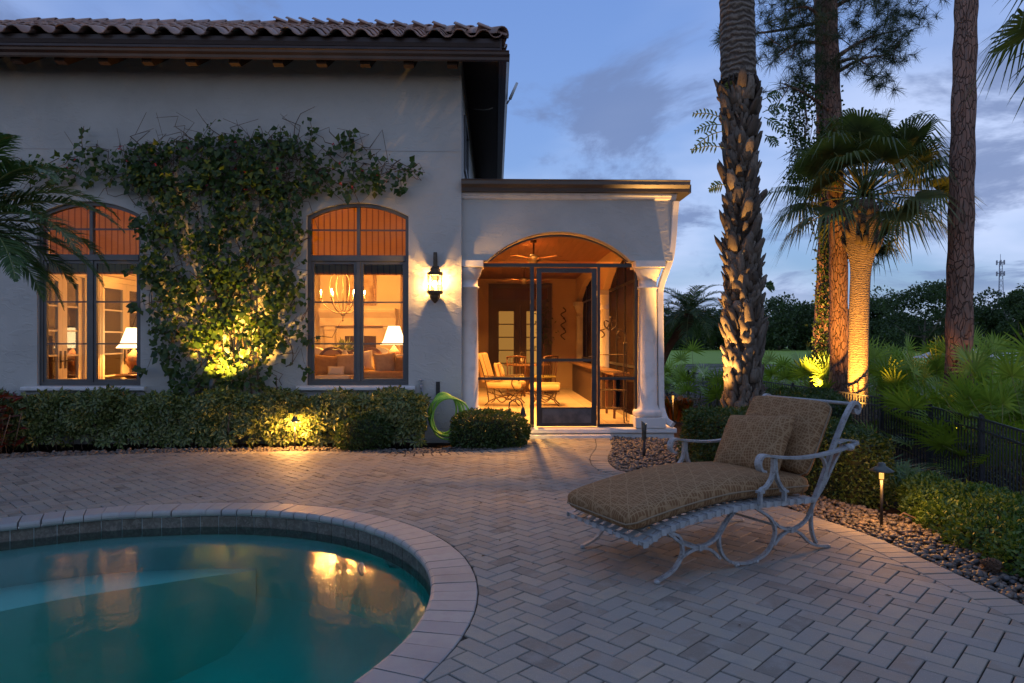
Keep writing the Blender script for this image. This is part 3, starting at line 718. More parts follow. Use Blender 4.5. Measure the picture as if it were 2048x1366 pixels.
for i, (x, y, z, rI) in enumerate(front):
    jit = Matrix.Rotation(random.gauss(0, 0.012), 4, 'Z'); M_ = Matrix.Translation((x + random.gauss(0, .004), y + random.gauss(0, .006), z + random.gauss(0, .003))) @ rotF @ jit
    if i < 230: o = piece('roof_tile', tm, roof); o.matrix_basis = M_
    else: extra.append(M_)
for i, (x, y, z, rI) in enumerate(side):
    M_ = Matrix.Translation((x, y, z)) @ rotS
    if rI == 0: o = piece('roof_tile', tm, roof); o.matrix_basis = M_
    else: extra.append(M_)
joined(tm, extra, 'roof_tile_field', roof, m_rtile)
def ridge_mesh():
    m_ = MB(); vs_ = []; n = 8
    for y, r_, dz in ((0, 0.125, 0.02), (0.40, 0.105, 0.0)):
        for i in range(n + 1): a = R(-8 + 196 * i / n); vs_ += [(r_ * math.cos(a), y, r_ * 0.9 * math.sin(a) + dz), ((r_ - .018) * math.cos(a), y, (r_ - .018) * 0.9 * math.sin(a) + dz)]
    k = 2 * (n + 1); f = []
    for i in range(n): f += [(2 * i, 2 * i + 2, k + 2 * i + 2, k + 2 * i), (2 * i + 1, k + 2 * i + 1, k + 2 * i + 3, 2 * i + 3), (2 * i, 2 * i + 1, 2 * i + 3, 2 * i + 2), (k + 2 * i, k + 2 * i + 2, k + 2 * i + 3, k + 2 * i + 1)]
    m_.add(vs_, f, True); return mesh_of('hip_tile', m_, m_rtile)
rm = ridge_mesh(); hipv = Vector((RX - EX, RY - EY, RZ - EZ)); hl2 = hipv.length; hd = hipv.normalized()
nh = int(hl2 / 0.335)
for i in range(nh):
    p = Vector((EX - 0.03, EY + 0.03, EZ + 0.07)) + hd * (i * 0.335 - 0.05)
    o = piece('hip_tile', rm, roof); o.matrix_basis = Matrix.Translation(p) @ Matrix.Rotation(math.atan2(hd.y, hd.x) - R(90), 4, 'Z') @ Matrix.Rotation(math.asin(hd.z), 4, 'X')
i = 0; x = RX + 0.1
while x > -9.3:
    o = piece('ridge_tile', rm, roof); o.matrix_basis = Matrix.Translation((x, RY, RZ + 0.055)) @ Matrix.Rotation(R(90), 4, 'Z'); x -= 0.335
# fascia, gutter and rafter tails
gp = [(0, 0), (0, 0.125), (0.02, 0.125), (0.03, 0.112), (0.035, 0.065), (0.06, 0.035), (0.075, 0.0)]   # (out, up) seen from the wall
GZ = 5.405
def gutter_front(x0, x1, y, z, s=1.0, h=0.125, out=0.1):
    pr = [(y, z + h), (y - out, z + h), (y - out - 0.012, z + h - 0.012), (y - out, z + h - 0.024), (y - out + 0.006, z + h * 0.55), (y - out * 0.72, z + h * 0.28), (y - out * 0.66, z), (y, z)]
    return MB().prism(pr, 'x', x0, x1)
obj('gutter', gutter_front(-11.8, EX + 0.10, 9.655, GZ), m_brown, house)
pr = [(EX - 0.002, GZ + .125), (EX + 0.1, GZ + .125), (EX + .112, GZ + .113), (EX + .1, GZ + .1), (EX + .094, GZ + .07), (EX + .072, GZ + .035), (EX + .066, GZ), (EX - 0.002, GZ)]
obj('gutter', MB().prism(pr, 'y', 9.66, EY + 2 * T), m_brown, house)
obj('fascia_board', MB().box(-11.8, EX - 0.004, 9.66, 9.70, GZ + 0.02, EZ + 0.035), m_brown, house)
obj('fascia_board', MB().box(EX - 0.045, EX - 0.004, 9.705, EY + 2 * T, GZ + 0.02, EZ + 0.035), m_brown, house)
for q in range(13):
    xx = P(905 - 86.5 * q, 120, 9.8).x
    if xx < -9: break
    pr = [(9.71, 5.375), (9.71, 5.56), (YW + .1, 5.56 + SL * (YW + .1 - 9.71)), (YW + .1, 5.40 + SL * (YW + .1 - 9.71)), (9.80, 5.36)]
    obj('rafter_tail', MB().prism(pr, 'x', xx - 0.07, xx + 0.07), m_dwood, house)
# boards closing the side eave
b = MB().add([(XC - .1, YW - .5, EZ + SL * .55 - .14), (EX - .05, YW - .5, EZ - .1), (EX - .05, EY + 2 * T, EZ - .1), (XC - .1, EY + 2 * T, EZ + SL * .55 - .14)], [(0, 1, 2, 3)])
obj('soffit', b, m_dwood, house)
# interior shell of the living room
IX0, IX1, IY0, IY1, IZ0, IZ1 = -6.9, -0.80, YW + 0.262, 16.6, 0.14, 4.15
obj('interior_floor', MB().box(IX0, IX1, IY0, IY1, 0.02, IZ0), m_ifloor, house)
obj('interior_ceiling', MB().box(IX0 - .1, IX1 + .1, IY0, IY1 + .1, IZ1, IZ1 + 0.1), m_iwall, house)
obj('interior_wall', MB().box(IX0 - .1, IX1 + .1, IY1, IY1 + 0.1, IZ0, IZ1), m_iwall, house)
obj('interior_wall', MB().box(IX1, IX1 + 0.045, IY0, IY1, IZ0, IZ1), m_iwall, house)
wl2 = MB().box(IX0 - 0.12, IX0, IY0, IY1, 2.62, IZ1)
for a, b_ in ((IY0, 10.53), (11.72, 12.12), (13.9, IY1)): wl2.box(IX0 - 0.12, IX0 - .001, a, b_, IZ0, 2.619)
obj('interior_wall', wl2, m_iwall, house)
obj('hall_wall', MB().box(IX0 - 3.0, IX0 - 2.9, IY0, IY1, -.1, 4.2).box(IX0 - 2.89, IX0 - .13, IY1 - 1.5, IY1 - 1.4, -.1, 4.2).box(IX0 - 2.89, IX0 - .13, IY0, IY1 - 1.51, 0, .13).box(IX0 - 2.89, IX0 - .13, IY0, IY1 - 1.51, 4.15, 4.2), simple('hall_wall_paint', (0.28, 0.16, 0.08), 0.7), house)

# ---- antenna and loose cable on the side eave
an = thing('roof_antenna', 'small whitish antenna stub clamped to the side gutter of the tile roof', 'antenna', (EX + 0.12, 11.9, 5.5))
obj('mast', MB().tube([(EX + 0.10, 11.4, 5.42), (EX + 0.16, 11.4, 5.52)], 0.014, 8), simple('antenna_bracket', (0.3, 0.3, 0.3), 0.5), an)
obj('stub', MB().tube([(EX + 0.15, 11.4, 5.50), (EX + 0.27, 11.42, 5.78)], [0.026, 0.022], 10), simple('antenna_plastic', (0.55, 0.57, 0.55), 0.5), an)
# ================================================================ screened porch beside the house
PY = 10.35; PX1 = P(1345, 450, PY).x; FZ = 0.134; PB = 19.4; CZ = 3.23
porch = thing('screened_porch', 'screened porch with arched opening, white columns and a step', 'porch', (1.1, PY, 0))
t = NT('ceiling_board'); v = t.pos((8, 0.8, 8)); rr = t.rnd(); c = t.mix(t.noise(v, 2.0, 5), (0.17, 0.075, 0.030), (0.30, 0.14, 0.06)); c = t.mix(t.math('MULTIPLY', rr, 0.4), c, (0.13, 0.055, 0.022))
m_board = t.done(t.pbr(c, 0.45, 0, 0.4))
t = NT('porch_tile'); v = t.pos(); c = t.mix(t.ramp(t.noise(v, 1.8, 5), 0.35, 0.7), (0.50, 0.40, 0.28), (0.62, 0.50, 0.36)); m_pfloor = t.done(t.pbr(c, 0.4, 0, 0.4, t.bump(t.noise(v, 14, 4), 0.1, 0.006)))
m_alu = simple('black_aluminium', (0.022, 0.023, 0.026), 0.38, 0.2, col2=(0.032, 0.033, 0.036), nscale=7)
t = NT('insect_screen'); d = t.n('BsdfDiffuse'); t.set(d.inputs[0], (0.015, 0.014, 0.014)); tp = t.n('BsdfTransparent'); mx = t.n('MixShader'); mx.inputs[0].default_value = 0.24
t.t.links.new(tp.outputs[0], mx.inputs[1]); t.t.links.new(d.outputs[0], mx.inputs[2]); m_screen = t.done(mx.outputs[0])
t = NT('storm_screen'); d = t.n('BsdfDiffuse'); t.set(d.inputs[0], (0.035, 0.022, 0.014)); tp = t.n('BsdfTransparent'); mx = t.n('MixShader'); mx.inputs[0].default_value = 0.93
t.t.links.new(tp.outputs[0], mx.inputs[1]); t.t.links.new(d.outputs[0], mx.inputs[2]); m_storm = t.done(mx.outputs[0])
m_pwall = simple('porch_wall_paint', (0.58, 0.42, 0.25), 0.8, col2=(0.52, 0.37, 0.22), nscale=1.2)
m_soft = simple('gutter_bronze', (0.085, 0.070, 0.060), 0.35, 0.3, col2=(0.07, 0.057, 0.05), nscale=3)
# arched front beam
AX0, AX1 = P(974, 520, PY).x, P(1262, 520, PY).x; ZF = wz(521, PY); ZA = wz(463, PY)
def arch_beam(a0, a1, b0, b1, zf, za, ztop, n=28):
    w = (b1 - b0) / 2; rise = za - zf; rad = (w * w + rise * rise) / (2 * rise); cx_ = (b0 + b1) / 2; cz_ = za - rad; al = math.asin(w / rad)
    pts = [(cx_ + rad * math.sin(-al + 2 * al * i / n), cz_ + rad * math.cos(-al + 2 * al * i / n)) for i in range(n + 1)]
    return pts
pts = arch_beam(XC, PX1, AX0, AX1, ZF, ZA, 3.7)
up = [(p[0], 3.70) for p in pts]
fas = MB().strip_prism(up, pts, 'y', PY, PY + 0.32).box(XC + .001, AX0, PY, PY + 0.32, ZF, 3.70).box(AX1, PX1, PY, PY + 0.32, ZF, 3.70)
fo = obj('arched_beam', fas, m_stucco, porch); 
obj('cornice', MB().prism([(PY - .002, 3.60), (PY - .03, 3.615), (PY - .045, 3.65), (PY - .06, 3.66), (PY - .06, 3.695), (PY - .002, 3.695)], 'x', XC + .002, PX1 + 0.05), m_trim, porch)
zr = -0.006
gsec = gutter_front(XC + .002, P(1384, 360, 10.05).x, PY - 0.03, 3.70, h=0.165, out=0.19)
obj('gutter', gsec, m_soft, porch)
obj('roof_slab', MB().box(XC + .002, PX1 + 0.28, PY - 0.028, PB + 0.3, 3.715, 3.84), m_soft, porch)
# columns
def column(cx_, cy_, z0, ztop, r=0.142):
    H_ = ztop - z0
    pr = [(r * 1.50, 0.16), (r * 1.60, 0.19), (r * 1.62, 0.23), (r * 1.5, 0.265), (r * 1.22, 0.28), (r * 1.18, 0.31), (r * 1.06, 0.34), (r * 1.04, H_ * .45), (r * 0.95, H_ - 0.42),
          (r * 1.10, H_ - 0.415), (r * 1.13, H_ - 0.40), (r * 1.10, H_ - 0.385), (r * 0.97, H_ - 0.38), (r * 0.97, H_ - 0.27), (r * 1.06, H_ - 0.265), (r * 1.06, H_ - 0.245), (r * 1.22, H_ - 0.225), (r * 1.45, H_ - 0.13), (r * 1.5, H_ - 0.10)]
    m_ = MB().lathe(pr, 28, (cx_, cy_, z0))
    q = r * 1.62; m_.box(cx_ - q, cx_ + q, cy_ - q, cy_ + q, z0, z0 + 0.159, 0.008); q = r * 1.6; m_.box(cx_ - q, cx_ + q, cy_ - q, cy_ + q, ztop - 0.10, ztop - 0.001, 0.006); return m_
cR = P(1295, 700, PY + 0.16).x; cL = P(940, 700, PY + 0.16).x
obj('column', column(cR, PY + 0.16, FZ, ZF), m_trim, porch); obj('column', column(cL - 0.02, PY + 0.16, FZ, ZF), m_trim, porch)
# step and floor
obj('step', MB().box(XC + 0.02, PX1 + 0.02, PY - 0.02, PY + 0.5, -0.1, 0.055).prism([(PY + .5, 0.056), (PY - 0.045, 0.056), (PY - 0.06, 0.07), (PY - 0.06, 0.118), (PY - 0.045, FZ - .004), (PY + .5, FZ - .004)], 'x', XC + 0.02, PX1 + 0.05), m_trim, porch)
obj('step', MB().box(G(1052, 875).x, G(1222, 875).x, PY - 0.14, PY - 0.062, -0.1, 0.045, 0.01), m_trim, porch)
tw = 0.46
flo = obj('floor', MB().box(XC, PX1, PY + 0.501, PB, -0.05, FZ - 0.012), simple('floor_grout', (0.28, 0.21, 0.14), 0.9), porch)
ft = mesh_of('floor_tile', MB().box(-tw / 2 + .004, tw / 2 - .004, -tw / 2 + .004, tw / 2 - .004, -0.02, 0.0, 0.002), m_pfloor)
for i in range(6):
    for j in range(19): piece('floor_tile', ft, flo, (XC + tw * (i + .5) + .02, PY + 0.51 + tw * (j + .5), FZ))
# walls, side arcade, ceiling
obj('wall', MB().box(XC + .001, XC + 0.02, PY + 0.321, PB, FZ, CZ), m_pwall, porch)
SX = 2.30; bays = [(PY + 0.52, 14.55), (14.85, 19.2)]
mbs = MB(); scr = MB()
for a, b_ in bays:
    pts = arch_beam(0, 0, a + .1, b_ - .1, 2.55, 3.02, 3.3); mbs.strip_prism([(p[0], CZ + .3) for p in pts], pts, 'x', SX, SX + 0.26)
mbs.box(SX, SX + 0.26, PY + 0.321, bays[0][0] + .1, 2.55, CZ + .3).box(SX, SX + .26, bays[0][1] - .1, bays[1][0] + .1, 2.55, CZ + .3).box(SX, SX + .26, bays[1][1] - .1, PB, FZ, CZ + .3)
obj('side_arcade', mbs, m_pwall, porch)
for yy in (14.70, 19.0): obj('column', column(SX + 0.10, yy, FZ, 2.549, 0.125), m_trim, porch)
for a, b_ in bays:
    pts = arch_beam(0, 0, a + .1, b_ - .1, 2.55, 3.02, 3.3)
    s = obj('side_screen', MB().prism([(a + .1, FZ), (b_ - .1, FZ)] + [(p[0], p[1]) for p in reversed(pts)], 'x', SX + 0.14, SX + 0.143), m_storm, porch)
    fr_ = MB(); nb = 4
    for q in range(nb + 1): y = a + .12 + (b_ - a - .24) * q / nb; fr_.box(SX + 0.12, SX + 0.16, y - .02, y + .02, FZ, 2.6 if q in (0, nb) else 2.95)
    fr_.box(SX + .121, SX + .159, a + .12, b_ - .12, 0.98, 1.03).box(SX + .121, SX + .159, a + .12, b_ - .12, 2.5, 2.54)
    obj('screen_frame', fr_, m_alu, s)
obj('wall', MB().box(XC + .021, SX + .26, PB, PB + 0.12, FZ, CZ + .3), m_pwall, porch)
obj('ceiling_deck', MB().box(XC + .003, PX1 - .01, PY + 0.322, PB - .001, CZ + 0.05, CZ + 0.09), m_dwood, porch)
nb = 21; bw = (SX - XC - 0.03) / nb; bm_ = mesh_of('ceiling_board', MB().box(-bw / 2 + .002, bw / 2 - .002, PY + 0.325, PB - .005, 0, 0.03, 0.004), m_board)
for i in range(nb): piece('ceiling_board', bm_, porch, (XC + .025 + bw * (i + .5), 0, CZ))
# french doors at the far end
fd = MB(); DY = PB - 0.06; bx0, bx1 = P(977, 650, PB).x, P(1103, 650, PB).x; dz1 = wz(568, PB); dzt = wz(650, PB) 
dxm = (bx0 + bx1) / 2; fr_m = simple('dark_door_paint', (0.10, 0.065, 0.04), 0.5)
fd.strip_prism([(bx0, FZ), (bx1, FZ), (bx1, dz1), (bx0, dz1)], [(bx0 + .12, FZ + .02), (bx1 - .12, FZ + .02), (bx1 - .12, dz1 - .12), (bx0 + .12, dz1 - .12)], 'y', DY, DY + .058, closed=True)
tz = wz(605, PB); fd.box(bx0 + .121, bx1 - .121, DY + .002, DY + .056, tz - .08, tz + .08)
dr = obj('back_door', fd, fr_m, porch)
for a, b_ in ((bx0 + .121, dxm - .01), (dxm + .01, bx1 - .121)):
    lf = MB(); s = 0.17; z0, z1 = FZ + .03, tz - .081
    lf.strip_prism([(a, z0), (b_, z0), (b_, z1), (a, z1)], [(a + s, z0 + .3), (b_ - s, z0 + .3), (b_ - s, z1 - s), (a + s, z1 - s)], 'y', DY + .006, DY + .05, closed=True)
    for q in range(1, 5): zz = z0 + .3 + (z1 - s - z0 - .3) * q / 5; lf.box(a + s, b_ - s, DY + .012, DY + .044, zz - .015, zz + .015)
    obj('door_leaf', lf, fr_m, dr)
    obj('pane', MB().box(a + s, b_ - s, DY + .045, DY + .048, z0 + .3, z1 - s), emit('lit_room_pane', (1.0, 0.46, 0.09), 0.36), dr)
obj('pane', MB().box(bx0 + .121, bx1 - .121, DY + .045, DY + .048, tz + .081, dz1 - .12), simple('transom_glass', (0.12, 0.06, 0.03), 0.15), dr)

# ---- front screen wall between the columns
SY = PY + 0.15
def sx(px): return P(px, 650, SY).x
def sz(py): return wz(py, SY)
scrn = MB(); pts = arch_beam(0, 0, AX0 + 0.015, AX1 - 0.015, ZF, ZA - 0.02, 3); pin = arch_beam(0, 0, AX0 + 0.05, AX1 - 0.05, ZF + .004, ZA - 0.05, 3)
hb = sz(527); hb0 = sz(534)
sf = MB().strip_prism(pts, pin, 'y', SY - .02, SY + .02).box(sx(957), sx(1263), SY - .028, SY + .028, hb0, hb)
for a, b_ in ((947, 951.5), (1060, 1068), (1194.5, 1199.5), (1269.5, 1274)): sf.box(sx(a), sx(b_), SY - .024, SY + .024, FZ + .001, hb0 - .001)
for a, b_ in ((951.5, 1060), (1199.5, 1269.5)):
    sf.box(sx(a) + .001, sx(b_) - .001, SY - .022, SY + .022, sz(759.5), sz(754.5)).box(sx(a) + .001, sx(b_) - .001, SY - .022, SY + .022, FZ + .001, sz(848.5))
sfo = obj('screen_wall', sf, m_alu, porch)
for a, b_ in ((951.5, 1060), (1199.5, 1269.5)):
    obj('screen_panel', MB().box(sx(a), sx(b_), SY + .004, SY + .006, sz(754.5), hb0), m_screen, sfo); obj('screen_panel', MB().box(sx(a), sx(b_), SY + .004, SY + .006, sz(848.5), sz(759.5)), m_screen, sfo)
obj('screen_panel', MB().prism([p for p in pin], 'y', SY + .004, SY + .006), m_screen, sfo)
d0, d1 = sx(1073), sx(1193); dz0, dzT = FZ + 0.012, sz(536.5); st_w = 0.075; 
df_ = MB().strip_prism([(d0, dz0), (d1, dz0), (d1, dzT), (d0, dzT)], [(d0 + st_w, sz(815)), (d1 - st_w, sz(815)), (d1 - st_w, dzT - st_w * .9), (d0 + st_w, dzT - st_w * .9)], 'y', SY - .026, SY + .010, closed=True)
df_.box(d0 + st_w + .001, d1 - st_w - .001, SY - .022, SY + .006, sz(723), sz(717.5))
door = obj('screen_door', df_, m_alu, porch)
obj('kick_plate', MB().box(d0 + st_w + .012, d1 - st_w - .012, SY - .031, SY - .0265, dz0 + .05, sz(818), 0.002), simple('worn_aluminium', (0.05, 0.052, 0.06), 0.45, 0.4, col2=(0.11, 0.11, 0.12), nscale=5), door)
obj('screen_panel', MB().box(d0 + st_w, d1 - st_w, SY - .002, SY, sz(815), dzT - st_w * .9), m_screen, door)
hd_ = MB().box(sx(1184.5), sx(1189), SY - .034, SY - .0262, sz(726), sz(704), 0.003).tube([(sx(1187), SY - .03, sz(713)), (sx(1187), SY - .07, sz(713)), (sx(1175), SY - .072, sz(713.5))], 0.008, 8)
obj('door_handle', hd_, m_alu, door)
obj('door_closer', MB().box(sx(1127), sx(1137), SY - .04, SY - .027, dzT - .045, dzT - .03, .003), m_alu, door)
# ---- downspout at the outer corner
dsp = [P(1352, 402, PY - .05), P(1349, 430, PY + .0), P(1346.5, 470, PY + .02), P(1341, 515, PY + .05), P(1331, 545, PY + .08), P(1322, 572, PY + .12), P(1320, 600, PY + .14), P(1321, 700, PY + .14), P(1322, 800, PY + .14), P(1324.5, 822, PY + .12), P(1332, 840, PY + .05), P(1346, 850, PY - .05)]
obj('downspout', MB().sweep(catmull(dsp, 5), [(-.035, -.045), (.035, -.045), (.042, -.035), (.042, .035), (.035, .045), (-.035, .045), (-.042, .035), (-.042, -.035)], up=(0, 1, 0), smooth=False), m_trim, porch)
# ---- recessed downlights in the porch ceiling
m_bulb = emit('downlight_lens', (1.0, 0.62, 0.25), 14)
for px_, Y in ((1059, 11.3), (1053, 12.55), (1045, 15.5)):
    p = P(px_, 500, Y); l = thing('recessed_light', 'round lit downlight in the porch ceiling, %s' % {11.3: 'nearest the arch', 12.55: 'second from the arch', 15.5: 'deepest one in the porch'}[Y], 'ceiling light', (p.x, Y, CZ), group='porch ceiling downlights')
    obj('trim_ring', MB().lathe([(0.05, CZ - .004), (0.075, CZ - .006), (0.078, CZ - .001), (0.05, CZ - .001)], 20, (p.x, Y, 0)), simple('light_trim', (0.5, 0.4, 0.3), 0.5), l)
    obj('lens', MB().lathe([(0.0, CZ - .003), (0.05, CZ - .003), (0.05, CZ - .001)], 20, (p.x, Y, 0)), m_bulb, l)
    spot_light('downlight', (p.x, Y, CZ - 0.02), (p.x, Y, 0), WARM, 950, l, 150, 0.8, 0.05)
# ================================================================ things inside the living room
def pillow_mb(w, h, th, n=10, pinch=0.07):
    m_ = MB(); vs_ = []; idx = {}
    for s in (1, -1):
        for i in range(n + 1):
            for j in range(n + 1):
                u, v_ = -1 + 2 * i / n, -1 + 2 * j / n; e = max(0, (1 - abs(u) ** 3.2) * (1 - abs(v_) ** 3.2)) ** 0.55
                if e < 1e-6 and s == -1: idx[s, i, j] = idx[1, i, j]; continue
                idx[s, i, j] = len(vs_); vs_.append((u * w / 2 * (1 - pinch * (1 - v_ * v_)), s * th / 2 * e, v_ * h / 2 * (1 - pinch * (1 - u * u))))
    f = []
    for s in (1, -1):
        for i in range(n):
            for j in range(n):
                q = [idx[s, i, j], idx[s, i + 1, j], idx[s, i + 1, j + 1], idx[s, i, j + 1]]; f.append(tuple(q if s < 0 else q[::-1]))
    return m_.add(vs_, f, True)
def fabric(name, col, col2=None): return simple(name, col, 0.9, col2=col2, nscale=14, bump=0.25, bscale=260, spec=0.2, bdist=0.002)
m_cush = fabric('tan_upholstery', (0.55, 0.38, 0.22), (0.48, 0.32, 0.18)); m_cush2 = fabric('gold_velvet', (0.45, 0.26, 0.11), (0.38, 0.21, 0.09)); m_cream = fabric('cream_fabric', (0.70, 0.60, 0.45))
m_mahog = simple('mahogany', (0.10, 0.035, 0.015), 0.35, col2=(0.15, 0.06, 0.025), nscale=5); m_stone = simple('cast_stone', (0.66, 0.54, 0.38), 0.75, col2=(0.58, 0.47, 0.33), nscale=4)
m_iron = simple('aged_iron', (0.075, 0.05, 0.03), 0.5, 0.5, col2=(0.12, 0.08, 0.045), nscale=9); m_gilt = simple('antique_cream_metal', (0.24, 0.17, 0.09), 0.45, 0.3)
m_flame = emit('candle_bulb', (1.0, 0.70, 0.32), 60)
t = NT('lamp_shade_lit'); e = t.n('Emission'); t.set(e.inputs[0], (1.0, 0.66, 0.30)); e.inputs[1].default_value = 3.2; m_lit = t.done(e.outputs[0])
# mantelpiece on the chimney breast
fp = thing('fireplace', 'carved cream stone fireplace mantel seen through the right arched window', 'fireplace', (-3.3, 16.3, IZ0))
MY = 16.25; mx0, mx1 = P(650, 640, MY).x, P(788, 640, MY).x
obj('chimney_breast', MB().box(P(640, 600, MY).x, P(801, 600, MY).x, MY, IY1 - .002, IZ0, IZ1 - .002), m_iwall, fp)
zs_ = lambda y, Y=MY: wz(y, Y)
pr = [(MY - .002, zs_(652)), (MY - .22, zs_(652)), (MY - .22, zs_(637)), (MY - .25, zs_(634)), (MY - .34, zs_(626)), (MY - .36, zs_(622)), (MY - .36, zs_(618)), (MY - .002, zs_(618))]
obj('mantel_shelf', MB().prism(pr, 'x', mx0 - .07, mx1 + .07), m_stone, fp)
for a, b_ in ((650, 669), (769, 788)):
    m_ = MB().box(P(a, 700, MY - .2).x, P(b_, 700, MY - .2).x, MY - .2, MY - .002, IZ0, zs_(653)); q0, q1 = P(a - 2, 700, MY - .2).x, P(b_ + 2, 700, MY - .2).x; m_.box(q0, q1, MY - .24, MY - .201, zs_(660), zs_(653.5)); m_.box(P(a + 4, 700, MY - .2).x, P(b_ - 4, 700, MY - .2).x, MY - .22, MY - .201, IZ0 + .3, zs_(666)); obj('mantel_leg', m_, m_stone, fp)
obj('firebox', MB().box(P(690, 700, MY).x, P(752, 700, MY).x, MY - .02, MY - .003, IZ0, zs_(672)), simple('firebox_dark', (0.06, 0.025, 0.012), 0.9), fp)  # flat dark brown panel in the mantel opening
# framed picture over the mantel
pc = thing('framed_picture', 'tall ornate framed picture hanging above the stone mantel', 'picture', P(722, 600, MY - .05))
a0, a1, b0, b1 = P(693, 600, MY - .03).x, P(752, 600, MY - .03).x, zs_(611), zs_(520)
obj('frame', MB().strip_prism([(a0, b0), (a1, b0), (a1, b1), (a0, b1)], [(a0 + .07, b0 + .07), (a1 - .07, b0 + .07), (a1 - .07, b1 - .07), (a0 + .07, b1 - .07)], 'y', MY - .06, MY - .002, closed=True), simple('gilt_frame', (0.30, 0.17, 0.07), 0.5, 0.3, col2=(0.16, 0.08, 0.03), nscale=30), pc)
obj('canvas', MB().box(a0 + .07, a1 - .07, MY - .03, MY - .003, b0 + .07, b1 - .07), simple('faded_print', (0.62, 0.46, 0.26), 0.8, col2=(0.36, 0.22, 0.11), nscale=3.2), pc)
# chandelier
ch = thing('chandelier', 'cream iron chandelier with candle bulbs seen through the right arched window', 'chandelier', P(686, 600, 13.6)); c0 = P(686, 600, 13.6)
zc1, zc0 = wz(560, 13.6), wz(628, 13.6)
obj('stem', MB().tube([(c0.x, c0.y, zc0 - .12), (c0.x, c0.y, IZ1)], 0.012, 6).ball((c0.x, c0.y, zc0), .05, 8).ball((c0.x, c0.y, zc0 - .13), .022, 8).ball((c0.x, c0.y, wz(545, 13.6)), .07, 8, (1, 1, .8)), m_gilt, ch)
for i in range(6):
    a = R(60 * i + 12); dx, dy = math.cos(a), math.sin(a)
    pts = catmull([(c0.x, c0.y, zc0 + .02), (c0.x + .16 * dx, c0.y + .16 * dy, zc0 + .03), (c0.x + .34 * dx, c0.y + .34 * dy, zc0 + .15), (c0.x + .42 * dx, c0.y + .42 * dy, zc0 + .30)], 5)
    arm_ = obj('arm', MB().tube(pts, 0.011, 6).lathe([(0.0, 0), (.035, .01), (.04, .02), (0.0, .02)], 8, (c0.x + .42 * dx, c0.y + .42 * dy, zc0 + .29)), m_gilt, ch)
    pts = catmull([(c0.x + .05 * dx, c0.y + .05 * dy, wz(548, 13.6)), (c0.x + .22 * dx, c0.y + .22 * dy, wz(556, 13.6)), (c0.x + .24 * dx, c0.y + .24 * dy, wz(585, 13.6)), (c0.x + .10 * dx, c0.y + .1 * dy, zc0 + .1), (c0.x, c0.y, zc0 + .02)], 5)
    obj('scroll', MB().tube(pts, 0.008, 5), m_gilt, ch)
    cp = (c0.x + .42 * dx, c0.y + .42 * dy, zc0 + .31)
    obj('candle', MB().lathe([(.013, 0), (.013, .09)], 8, cp), m_cream, arm_)
    obj('bulb', MB().lathe([(.004, .09), (.013, .115), (.010, .14), (.0, .165)], 8, cp), m_flame, arm_)
    point_light('bulb_light', (cp[0], cp[1], cp[2] + .14), WARM, 44, ch, 0.03)
# table lamps
def table_lamp(name, label, p, s=1.0, w=70, shade_r=.25):
    l = thing(name, label, 'lamp', p, group='table lamps')
    obj('base', MB().lathe([(.0, 0), (.09 * s, 0), (.09 * s, .02), (.05 * s, .04), (.05 * s, .07), (.11 * s, .15 * s), (.135 * s, .24 * s), (.11 * s, .32 * s), (.05 * s, .37 * s), (.035 * s, .40 * s), (.012, .42 * s), (.012, .56 * s), (.0, .56 * s)], 18, p), simple('copper_glaze', (0.34, 0.13, 0.05), 0.25, 0.2, col2=(0.5, 0.24, 0.1), nscale=6), l)
    z0, z1 = p[2] + .44 * s, p[2] + .78 * s
    v_ = [(p[0] + r_ * math.cos(R(15 * i)), p[1] + r_ * math.sin(R(15 * i)), z) for r_, z in ((shade_r * s, z0), (shade_r * .78 * s, z0 + .07 * s), (shade_r * .42 * s, z1)) for i in range(24)]
    obj('shade', MB().add(v_, [(k * 24 + i, k * 24 + (i + 1) % 24, (k + 1) * 24 + (i + 1) % 24, (k + 1) * 24 + i) for k in (0, 1) for i in range(24)], True), m_lit, l)
    point_light('lamp_light', (p[0], p[1], p[2] + .6 * s), WARM, w, l, 0.05); return l
lp = P(788, 729, 12.6); table_lamp('table_lamp', 'copper table lamp with lit white shade behind the right window sofa', (lp.x, lp.y, wz(737, 12.6)), 1.0, 70)
tb_ = thing('side_table', 'small round side table carrying the lamp by the right window', 'table', (lp.x, lp.y, IZ0)); zt_ = wz(737, 12.6)
obj('top', MB().lathe([(.0, zt_ - .03), (.26, zt_ - .03), (.27, zt_ - .015), (.26, zt_ - .001), (0, zt_ - .001)], 20, (lp.x, lp.y, 0)), m_mahog, tb_); obj('pedestal', MB().lathe([(.2, IZ0), (.18, IZ0 + .04), (.04, IZ0 + .1), (.035, zt_ - .1), (.1, zt_ - .03)], 14, (lp.x, lp.y, 0)), m_mahog, tb_)
lp2 = P(268, 742, 12.3); z2 = wz(747, 12.3)
table_lamp('table_lamp', 'copper urn lamp with lit white shade at the edge of the left window', (lp2.x, lp2.y, z2), 1.05, 80, .27)
tb_ = thing('side_table', 'carved side table carrying the lamp by the left window', 'table', (lp2.x, lp2.y, IZ0))
obj('top', MB().lathe([(.0, z2 - .04), (.28, z2 - .04), (.30, z2 - .02), (.28, z2 - .001), (0, z2 - .001)], 20, (lp2.x, lp2.y, 0)), m_mahog, tb_); obj('pedestal', MB().lathe([(.2, IZ0), (.18, IZ0 + .04), (.05, IZ0 + .1), (.05, z2 - .15), (.16, z2 - .04)], 14, (lp2.x, lp2.y, 0)), m_mahog, tb_)
